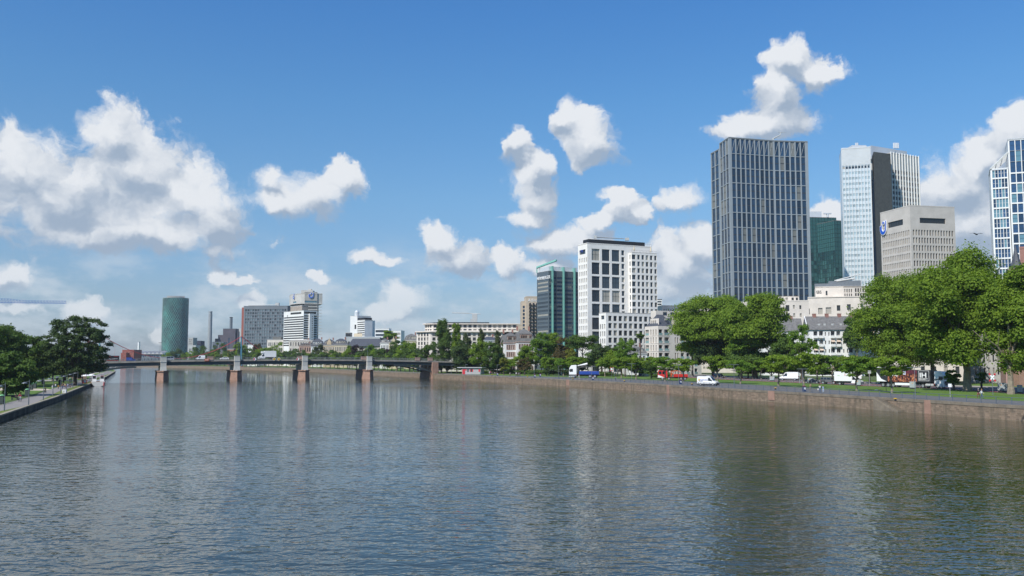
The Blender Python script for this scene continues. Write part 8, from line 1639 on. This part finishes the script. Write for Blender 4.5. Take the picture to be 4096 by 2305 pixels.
bp = G(62, 1600, ZL); person("person in black sitting on the bench beside the promenade", 62, 1600, "sit", blk, (.03, .03, .035), (.04, .02, .015), 70, z=ZL, sc=1.05, group=GL_)
b = thing("park_bench", "dark bench on the lawn edge under the sitting person in black", "bench", (bp.x, bp.y, ZL), math.radians(70)); MB().box(-.8, .8, -.1, .32, .40, .45).build("seat", M_DMET, b); MB().box(-.8, .8, .34, .40, .5, .9).build("backrest", M_DMET, b)
for x in (-.7, .7): MB().box(x - .04, x + .04, -.05, .36, 0, .4).build("leg", M_DMET, b)
for i, (x, y, h, t, l, s_) in enumerate(((1200, 446, 106, wht, wht, "in all white at the group's left end"), (1237, 412, 95, blk, blk, "in black behind the all white one"), (1268, 425, 115, wht, jean, "in white top and jeans pushing along"), (1335, 448, 108, (.55, .28, .03), (.05, .05, .05), "in an orange top"), (1420, 450, 142, (.22, .12, .07), jean, "in a brown jacket at the middle"), (1450, 432, 130, blk, jean, "in dark top and jeans"), (1482, 425, 128, (.55, .50, .25), (.1, .1, .1), "in a pale yellow top"), (1506, 446, 118, (.3, .1, .1), jean, "carrying a dark bag"), (1549, 418, 115, (.45, .42, .55), (.15, .2, .35), "in a pale lilac top"), (1602, 425, 122, navy, (.05, .05, .06), "with a white backpack at the right end"))):
    person("person %s of the crowd on the left promenade" % s_, x / 5.724, 1480 + y / 5.724, "walk", t, l, ((.06, .04, .03), (.2, .1, .05))[i % 2], RNG.uniform(-40, 40), z=ZL, hpx=h / 5.724, bag=(wht if i == 9 else blk if i == 7 else None), group=GL_)
# ------------------------------------------------------------------ street furniture
def lamp(label, px, py, pyt, z, group, style="dish", flip=1):
    p = G(px, py, z); h = ZY(pyt, p.y) - z; o = thing("lamp_post", label, "lamp post", p, 0, group); MB().tube((0, 0, -.05), (0, 0, h), .075, .05, 8).tube((0, 0, 0), (0, 0, 1.0), .1, .1, 8).build("pole", M_GMET, o)
    if style == "dish": MB().tube((0, 0, h - .25), (-.9 * flip, 0, h - .45), .03, .03, 5).lathe([(.5, h - .62), (.46, h - .56), (.1, h - .38)], 14, (-.85 * flip, 0, 0)).build("lamp_head", M_GMET, o)
    elif style == "arm": MB().tube((0, 0, h - .1), (.9 * flip, 0, h + .05), .035, .035, 5).hexa([(.5 * flip, -.16, h - .0), (1.2 * flip, -.16, h + .08), (1.2 * flip, .16, h + .08), (.5 * flip, .16, h), (.5 * flip, -.16, h + .1), (1.2 * flip, -.16, h + .18), (1.2 * flip, .16, h + .18), (.5 * flip, .16, h + .1)]).build("lamp_head", M_GMET, o)
    else: MB().box(-1.3, 1.3, -.1, .1, h, h + .1).build("lamp_head", M_GMET, o)
LP = [(17, 1643, 1531), (114, 1620, 1520), (173, 1601, 1513), (211, 1584, 1506), (242, 1573, 1500), (267, 1562, 1497), (291, 1553, 1491), (310, 1546, 1486), (328, 1539.5, 1482), (344, 1533, 1479), (358, 1527, 1477)]
for i, (x, y, t) in enumerate(LP): lamp("%s lamp post along the left promenade, counted from the left edge" % ORD[i], x, y, t, ZL, "lamp posts on the left promenade")
for i in range(9): x = 400 + 5.7 * i; lamp("%s small far lamp post on the promenade beyond the bridge" % ORD[i], x, 1508 - 2.4 * i, 1478 - 1.4 * i, ZL, "far lamp posts beyond the bridge", "arm")
for i, (x, y, t, st) in enumerate(((1754, 1493, 1456, "arm"), (1805, 1495, 1461, "arm"), (1861, 1497, 1459, "arm"), (1921, 1500, 1457, "arm"), (1988, 1502.5, 1460, "arm"), (2061, 1508, 1462, "arm"), (2137, 1511, 1462, "arm"), (2234, 1516, 1464, "arm"), (2367, 1522, 1465, "arm"), (2527, 1528, 1456, "bar"), (2715, 1537, 1463, "bar"), (2937, 1549, 1460, "bar"), (3212, 1560, 1477, "bar"), (3662, 1597, 1472, "bar"))):
    lamp("%s lamp post on the right quay, counted from the bridge" % ORD[i], x, y, t, ZR, "lamp posts on the right quay", st)
def bin_(label, px, py, z, c=None, group=None, w=.55, h=1.25, dome=True):
    p = G(px, py, z); o = thing("litter_bin", label, "bin", p, .2, group); MB().box(-w / 2, w / 2, -w / 2, w / 2, 0.03, h).build("body", c or pm("bin_grey_green", (.045, .06, .055), .15, 2, .6), o, None, .04)
    if dome: MB().lathe([(w * .66, h), (w * .6, h + .08), (w * .25, h + .22), (.02, h + .25)], 12).build("lid", pm("bin_lid_green", (.14, .36, .17), .1, 2, .5), o)
    else: MB().box(-w * .55, w * .55, -w * .55, w * .55, h, h + .1).build("lid", pm("bin_lid_red", (.35, .05, .05), .1, 2, .5), o, None, .03); MB().box(-w * .3, -.02, -w / 2 - .02, -w / 2 + .02, h * .45, h * .8).build("sticker", M_SIGNW, o); MB().box(.04, w * .32, -w / 2 - .02, -w / 2 + .02, h * .4, h * .8).build("sticker", M_SIGNW, o)
for x, y, s_ in ((6, 1617, "at the left edge of the picture"), (108, 1587, "right of the red cyclist"), (125, 1560, "at the gravel path, left of a pair"), (139, 1555, "at the gravel path, right of a pair"), (228, 1523, "by the distant cross path"), (281, 1532, "right behind the crowd"), (240, 1540, "behind the crowd's middle")): bin_("tall dark bin with a green domed lid " + s_, x, y, ZL, None, "domed bins on the left lawn", .8, 1.55)
bin_("small bright green bin by the promenade near the bridge", 304, 1526, ZL, pm("bright_green", (.04, .30, .08), .1), None, .5, .9, True)
for x, y, s_ in ((3217, 1567, "beside the tan jacketed person"), (2722, 1537, "below the red flatbed"), (2371, 1521, "behind the blue lorry bed"), (2139, 1511, "by the dark bush"), (1990, 1503, "right of the magenta jacket"), (1863, 1497, "in front of the kiosk"), (2161, 1507, "on the lawn left of the white lorry")): bin_("blue litter bin with white stickers " + s_, x, y, ZR, pm("bin_blue", (.02, .05, .14), .1, 2, .5), "blue bins on the right quay", .6, 1.15, False)
def cabinet(label, px, py, w, h, c=None, poster=None, rz=-.5):
    o = thing("utility_cabinet", label, "cabinet", G(px, py, ZR), rz, "utility cabinets by the road"); MB().box(-w / 2, w / 2, -.3, .3, .3, h).build("body", c or pm("cabinet_grey", (.34, .38, .39), .1, 2, .5), o, None, .02); MB().box(-w / 2 + .08, w / 2 - .08, -.24, .24, 0, .3).build("plinth", M_DMET, o); MB().box(-w / 2 - .04, w / 2 + .04, -.34, .34, h, h + .06).build("lid", M_LGREY, o)
    MB().box(-.2, .0, -.32, -.29, h * .72, h * .85).build("sticker", pm("sticker_orange", (.6, .3, .1), .1), o)
    if poster: MB().box(-w * .36, w * .36, -.34, -.29, .45, h - .15).build("poster_frame", M_NAVY, o); MB().box(-w * .27, w * .27, -.36, -.33, .6, h - .3).build("poster", pm("poster_yellow", (.50, .36, .03), .3, 6), o)
for a in (("grey cabinet in front of the navy saloon", 3241, 1534, 1.3, 1.5), ("grey cabinet at the box truck's front wheel", 3433, 1545, 1.3, 1.6), ("grey cabinet against the concert trailer's skirt", 3652, 1556, 1.4, 1.7), ("grey cabinet on the lawn between white vans", 3089, 1525, 1.5, 1.5), ("pale cabinet on the lawn left of the white lorry", 2244, 1502, 1.2, 1.5), ("small grey cabinet behind the red flatbed", 2744, 1510, 1.2, 1.5), ("dark grey cabinet at the right edge, left of the yellow poster", 4008, 1568, 1.6, 1.9)): cabinet(*a)
cabinet("pale cabinet with a yellow poster before the rightmost plane trunk", 4041, 1569, 1.5, 1.8, M_LGREY, True); cabinet("graffiti marked cabinet at the right edge of the picture", 4080, 1574, 1.0, 1.7)
def sign(label, px, py, h, w, bh, mat, cat="sign"):
    p = G(px, py, ZR); o = thing("street_sign", label, cat, p, -.2); MB().tube((0, 0, 0), (0, 0, h), .04, .04, 6).build("post", M_LGREY, o); MB().box(-w / 2, w / 2, -.07, -.03, h - bh, h + .02).build("board", mat, o, None, .01); return o
sign("small white and green notice sign on the lawn by the railing", 3801, 1590, 2.5, .6, .6, M_SIGNW); sign("white bus stop style board on the pavement by the dark people carrier", 2852, 1502, 2.6, .7, 1.5, M_SIGNW); sign("white poster board on a post behind the white box truck", 3440, 1535, 3.0, .9, 1.6, M_SIGNW); sign("round grey sign back on a post behind the concert trailer", 3479, 1543, 4.0, .8, .8, M_LGREY); sign("small pale sign right of the plain white van", 3199, 1533, 3.0, .5, .9, M_LGREY); sign("colourful banner on a post at the playground hedge", 2034, 1496, 4.2, .8, 2.2, pm("banner_teal", (.12, .4, .42), .4, 2))
def saltire(label, px, py, h):
    o = thing("crossing_sign", label, "sign", G(px, py, ZR), -.3); MB().tube((0, 0, 0), (0, 0, h), .06, .06, 6).build("post", M_GMET, o)
    for s in (-1, 1):
        b = Vector((s * .42, 0, .58)).normalized(); q = Vector((b.z, 0, -b.x)); c = Vector((0, -.09 - .03 * s, h - .5)); f = lambda u, w_, y: tuple(c + b * u + q * w_ + Vector((0, y, 0)))
        for nm, u0, u1, mt in (("white_arm", -.52, .52, M_SIGNW), ("red_tip", .52, .95, pm("signal_red", (.55, .02, .03), .05)), ("red_tip", -.95, -.52, pm("signal_red", (.55, .02, .03), .05))): MB().hexa([f(u0, -.13, 0), f(u1, -.13, 0), f(u1, .13, 0), f(u0, .13, 0), f(u0, -.13, .03), f(u1, -.13, .03), f(u1, .13, .03), f(u0, .13, .03)]).build(nm, mt, o)
saltire("red and white railway crossing cross under the big planes", 3972, 1581, 4.0); saltire("white crossing cross by the orange climbing frame", 2446, 1508, 3.6)
for i, (x, y) in enumerate(((3582, 1604), (3102, 1559), (2768, 1541), (2498, 1528), (2292, 1518), (2110, 1510), (1968, 1502))): o = thing("mooring_bollard", "yellow topped mooring bollard on the quay edge, %s from the right" % ORD[i], "bollard", G(x, y, ZR), 0, "mooring bollards on the quay edge"); MB().lathe([(.2, 0), (.16, .3)], 12).build("shaft", M_BLACK, o); MB().lathe([(.2, .3), (.3, .36), (.28, .44), (.05, .5)], 12).build("cap", pm("signal_yellow", (.60, .36, .02), .05), o)
L2 = offset(RL, -.5); k = 0
for a, b in zip(L2[1:], L2[2:]):
    n = int((b - a).length / 3.2)
    for i in range(n):
        p = a.lerp(b, i / n)
        if not 2780 < CX + F * p.x / p.y < 3800: continue
        k += 1; o = tag(MB().box(-.05, .05, -.05, .05, 0, .95).box(-.06, .06, -.06, .06, .95, 1.0).build("road_bollard", M_GMET), "slim dark bollard in the row along the red bike lane", "bollard", "slim bollards along the bike lane"); o.location = (p.x, p.y, ZR)
def kiosk():
    p = G(1848, 1497.5, ZR); q = G(1930, 1499.5, ZR); rz = math.atan2(q.y - p.y, q.x - p.x) * .4; k = thing("kiosk", "low pale grey kiosk with red door, red shutters and a flat overhanging roof", "kiosk", p, rz); L_ = 9.5
    MB().box(0, L_, 0, 4, 0, 3.0).build("wall", pm("kiosk_grey", (.36, .35, .36), .08, 1, .7), k); MB().box(-2.2, L_ + .8, -.7, 4.6, 3.0, 3.28).build("roof", M_LGREY, k); R_ = pm("shutter_red", (.50, .03, .04), .08, 1, .5)  # wall grey darkened to stand in for tree shade on the kiosk
    MB().box(.2, 1.6, -.05, .0, .05, 2.4).build("door", R_, k); MB().box(1.75, 2.3, -.06, 0, 1.7, 2.4).build("notice", R_, k)
    for x, w in ((3.9, .5), (5.2, .5), (8.4, .8)): MB().box(x, x + w, -.05, 0, 1.2, 2.4).build("shutter", R_, k)
    for x in (2.7, 4.45): MB().box(x, x + .7, -.03, 0, 1.1, 2.4).build("window", G_HOME, k); MB().tube((-1.6, -.4, 0), (-1.6, -.4, 3), .06, .06, 6).build("roof_post", M_GMET, k)
kiosk()
o = thing("arrow_board", "white arrow shaped board with red mark on a post at the bridge head", "sign", G(1762, 1493, ZR), 0); MB().prism([(-.9, 0), (.5, 0), (1.3, 1.8), (.5, 3.6), (-.9, 3.6)], 0, .12).build("board", M_SIGNW, o); o.children[0].rotation_euler = (PI / 2, 0, 0); o.children[0].location = (0, 0, 1.3); MB().tube((0, .1, 0), (0, .1, 7), .08, .08, 6).build("post", M_GMET, o); MB().box(-.5, -.1, -.17, -.125, 2.2, 3.8).build("mark", pm("signal_red", (.55, .02, .03), .05), o)
def frames():
    OR = pm("orange_tube", (.55, .20, .02), .1, 2, .4)
    o = thing("climbing_frame", "orange tube climbing frame on the playground behind the lorry", "climbing frame", G(2442, 1502, ZR)); m = MB()
    for x in (-5.5, -3.6, 3.2, 5.0): m.tube((x, 0, 0), (x, 0, 3.6), .16, .16, 8)
    m.path([(-5.5, 0, 3.6), (-4.9, 0, 4.1), (-4.2, 0, 4.1), (-3.6, 0, 3.6)], .16, 8).path([(3.2, 0, 3.6), (3.7, 0, 4.1), (4.5, 0, 4.1), (5, 0, 3.6)], .16, 8).tube((-4.5, 0, 3.9), (4, 0, 4.0), .1, .1, 6); m.build("frame", OR, o)
    o = thing("swing", "grey metal swing frame on the playground right of the orange frame", "swing", G(2489, 1506, ZR)); m = MB()
    for x in (-2.6, 2.6): m.tube((x - .8, -.8, 0), (x * .75, 0, 3.6), .09, .09, 6).tube((x + .8, .8, 0), (x * .75, 0, 3.6), .09, .09, 6)
    m.tube((-2, 0, 3.6), (2, 0, 3.6), .09, .09, 6).build("frame", M_LGREY, o)
    for x in (-.8, .8): MB().tube((x - .2, 0, .6), (x - .2, 0, 3.6), .02, .02, 4).tube((x + .2, 0, .6), (x + .2, 0, 3.6), .02, .02, 4).box(x - .25, x + .25, -.1, .1, .55, .6).build("seat", M_BLACK, o)
    o = thing("graffiti_box", "grey technical box with white graffiti and a smaller box on top", "utility box", G(2583, 1506, ZR), -.1); MB().box(-1.7, 1.7, -.8, .8, 0, 2.1).build("lower_box", pm("graffiti_grey", (.30, .31, .32), .5, 2.5, .7, c2=(.62, .63, .64)), o); MB().box(-1.6, 1.1, -.7, .7, 2.1, 4.0).build("upper_box", M_LGREY, o); m = MB()
    for s in range(4): x = -1.3 + .75 * s; m.path([(x, -.84, .4), (x + .1, -.84, 1.5), (x + .5, -.84, 1.6), (x + .5, -.84, .5), (x + .15, -.84, .9)], .09, 5)
    m.build("graffiti", M_SIGNW, o); o = thing("blue_container", "small blue container left of the graffiti box", "container", G(2566, 1506, ZR)); MB().box(-.9, .5, -.6, .6, .05, 1.9).build("body", M_BLUEP, o, None, .05); MB().box(-.95, .55, -.65, .65, 1.9, 2.0).build("lid", M_BLUEP, o)
frames()
# hedges and low shrubs that close the ground layer
HM = [crown_mesh(400 + k, "dark", "flat", 900, .34, 22, 3.0, 1.0, .34) for k in range(2)]
for i, (x, y) in enumerate(((1990, 1495), (2040, 1496), (2090, 1497), (2140, 1498), (2200, 1499), (2260, 1500), (2390, 1503), (2420, 1504), (1945, 1496), (2640, 1512), (2320, 1501), (1900, 1495))):
    p = G(x, y, ZR); o = thing("hedge", "clipped green hedge section on the playground edge, %s in the row" % ORD[i], "hedge", p, RNG.uniform(-.2, .2), "hedge sections along the playground", RNG.uniform(.9, 1.25)); link("foliage", HM[i % 2], o, (0, 0, .9)); MB().tube((0, 0, 0), (0, 0, 1.2), .1, .05, 5).build("stem", M_BARKD, o)
# ------------------------------------------------------------------ boat, parasols, crane, buoy, bird
def boat():
    p = G(391, 1544, 0); rz = math.radians(115); b = thing("excursion_boat", "white excursion boat with beige canopy moored at the left quay, stern toward the viewer", "boat", (p.x, p.y, 0), rz); m = MB(); L_, W_ = 15, 4.6
    sec = [(-7, 1.9, .1), (-6.2, 2.2, 0), (0, 2.3, 0), (5, 1.7, 0), (7.6, .1, .4)]; i = 0; prev = None
    for x, w, zk in sec:
        ring = [(x, -w, 1.5 + (.5 if x > 4 else 0)), (x, -w * .85, .3), (x, 0, -.5 + zk), (x, w * .85, .3), (x, w, 1.5 + (.5 if x > 4 else 0))]
        if prev:
            for a in range(4): m.quad(prev[a], prev[a + 1], ring[a + 1], ring[a])
            m.quad(prev[4], prev[0], ring[0], ring[4])
        else: m.v += ring; m.f.append(tuple(range(len(m.v) - 5, len(m.v)))); m.m.append(0)
        prev = ring
    m.build("hull", M_WPAINT, b); MB().box(-6.8, 5, -2.32, -2.2, 1.3, 1.5).box(-6.8, 5, 2.2, 2.32, 1.3, 1.5).build("rub_rail", M_REDP, b); MB().tube((-7.1, -1.9, .2), (-7.1, -1.9, 1.4), .25, .2, 8).build("fender", pm("fender_red", (.35, .03, .05), .1), b)
    MB().box(-5.2, 4, -1.9, 1.9, 1.5, 1.62).build("deck", pm("deck_wood", (.30, .17, .09), .2, 2), b)
    for y in (-1.85, -.6, .6, 1.85): MB().box(-5.3, -5.15, y - .07, y + .07, 1.6, 3.9).build("post", M_SIGNW, b)
    for y0, y1 in ((-1.8, -.65), (.65, 1.8)): MB().box(-5.28, -5.2, y0, y1, 1.6, 2.6).build("panel", M_SIGNW, b); MB().box(-5.27, -5.21, y0 + .1, y1 - .1, 2.65, 3.5).build("window", G_HOME, b); MB().box(-5.3, -5.18, y0, y1, 3.5, 3.62).build("window_frame", M_REDP, b)
    MB().box(-5, 3.6, -1.85, -1.78, 1.6, 3.6).box(-5, 3.6, 1.78, 1.85, 1.6, 3.6).build("side_wall", pm("boat_wood", (.22, .10, .05), .2, 2), b); c = MB()
    for k in range(8): a0, a1 = PI * k / 8, PI * (k + 1) / 8; c.quad((-5.6, -2.2 * math.cos(a0), 3.8 + .8 * math.sin(a0)), (-5.6, -2.2 * math.cos(a1), 3.8 + .8 * math.sin(a1)), (4, -2.2 * math.cos(a1), 3.8 + .8 * math.sin(a1)), (4, -2.2 * math.cos(a0), 3.8 + .8 * math.sin(a0)))
    c.build("canopy", pm("canopy_cloth", (.70, .62, .48), .1, 2), b)
boat()
for i, (x, y, s_) in enumerate(((341, 1531, "left, over the red stall"), (364, 1529, "right, beside the boat"))):
    o = thing("parasol", "open white parasol on the quay by the boat, " + s_, "parasol", G(x, y, ZL), 0, "open parasols by the boat"); MB().tube((0, 0, 0), (0, 0, 2.9), .04, .04, 6).build("pole", M_LGREY, o); MB().lathe([(1.55, 2.3), (1.5, 2.38), (.8, 2.75), (.05, 3.0)], 12).build("canopy", M_SIGNW, o)
o = thing("drinks_stall", "red drinks stall counter under the left parasol by the boat", "stall", G(339, 1534, ZL), .3); MB().box(-.7, .7, -.4, .4, 0, 1.3).build("counter", M_REDP, o, None, .04); MB().box(-.8, .8, -.5, .5, 1.3, 1.38).build("counter_top", M_SIGNW, o); MB().box(-.3, .5, -.43, -.4, .3, 1.1).build("sign_panel", M_SIGNW, o)
o = thing("service_box", "small white service box on the grass verge of the left bank", "box", G(258, 1572, ZL), .2); MB().box(-.45, .45, -.35, .35, 0, .8).build("body", M_SIGNW, o, None, .05); MB().box(-.3, .1, -.37, -.34, .2, .6).build("label_plate", M_LGREY, o)
def crane():
    Y = 420; e = P(263, 1214, Y); CB = pm("crane_blue", (.03, .12, .42), .1, 1, .5); z0 = e.z; h1 = (1214 - 1204) / F * Y; h2 = (1214 - 1197) / F * Y; xe = e.x; xm = XG(-380, Y, 30); r = thing("tower_crane", "blue tower crane jib reaching in from the left edge", "crane", (xm, Y, ZL)); o = (xm, Y, ZL); m = MB(); x = xe; n = 0; st = 1.42
    hh = lambda q: h1 if q > P(90, 1200, Y).x else min(h2, h1 + (P(90, 1200, Y).x - q) / 7 * (h2 - h1))
    while x > xm - 12:
        q = x - st; zz = z0 + (xe - x) * .01; za, zb = zz + hh(x), zz + hh(q)
        for s in (-.55, .55): m.tube((x, Y + s, zz), (q, Y + s, zz), .10, .10, 4, cap=False); m.tube((x, Y, za), (x - .1, Y + s, zz), .05, .05, 4, cap=False); m.tube((x - .15, Y, za), (q, Y + s, zz), .045, .045, 4, cap=False)
        m.tube((x, Y, za), (q, Y, zb), .06, .06, 4, cap=False); x = q
    m.build("jib", CB, r, o); t = MB(); zt = z0 + 8
    for sx in (-.8, .8):
        for sy in (-.8, .8): t.tube((xm + sx, Y + sy, 0), (xm + sx, Y + sy, zt if False else z0 + 1), .12, .12, 4)
    z = 0
    while z < z0: t.tube((xm - .8, Y - .8, z), (xm + .8, Y - .8, z + 1.8), .06, .06, 4); t.tube((xm + .8, Y - .8, z), (xm + .8, Y + .8, z + 1.8), .06, .06, 4); z += 1.8
    t.tube((xm, Y, z0), (xm, Y, z0 + 9), .5, .2, 6); t.build("mast", CB, r, o)
crane()
p = G(924, 1489, 0); o = thing("buoy", "small red conical buoy floating left of the second pier", "buoy", p); MB().lathe([(.7, -.2), (.8, .25), (.35, .5), (.25, 1.3), (.05, 1.9)], 12).build("float", M_REDP, o); MB().tube((0, 0, 1.8), (0, 0, 2.2), .05, .05, 5).build("top_mark", M_REDP, o)
p = P(3906, 938, 120); o = thing("bird", "dark bird gliding between the grey stone block and the right tower", "bird", p, .2); m = MB(); c = pm("bird_feather", (.04, .035, .03), .2, 4)
m.lathe([(.01, -.28), (.09, -.12), (.10, .08), (.05, .22), (.01, .3)], 8); b_ = m.build("body", c, o); b_.rotation_euler = (0, PI / 2, .3)
for s in (-1, 1): MB().hexa([(0, -.12, 0), (s * .45, -.14, .16), (s * .45, .12, .16), (0, .14, 0), (0, -.12, .03), (s * .45, -.14, .18), (s * .45, .12, .18), (0, .14, .03)]).hexa([(s * .45, -.14, .16), (s * 1.0, .02, .12), (s * 1.0, .08, .12), (s * .45, .12, .16), (s * .45, -.14, .18), (s * 1.0, .02, .14), (s * 1.0, .08, .14), (s * .45, .12, .18)]).build("wing", c, o)
hz = MB().box(-1500, 1500, -60, 1900, -2.5, 260).build("haze", nt_new("thin_air")[0]); hz["kind"] = "stuff"
t_ = MATS["thin_air"].node_tree; t_.nodes.remove(t_.nodes["Principled BSDF"]); pv = N(t_, "ShaderNodeVolumePrincipled"); pv.inputs["Density"].default_value = 0.00007; pv.inputs["Color"].default_value = (.82, .90, 1.0, 1); pv.inputs["Anisotropy"].default_value = 0.2
t_.links.new(pv.outputs[0], t_.nodes["Material Output"].inputs["Volume"])
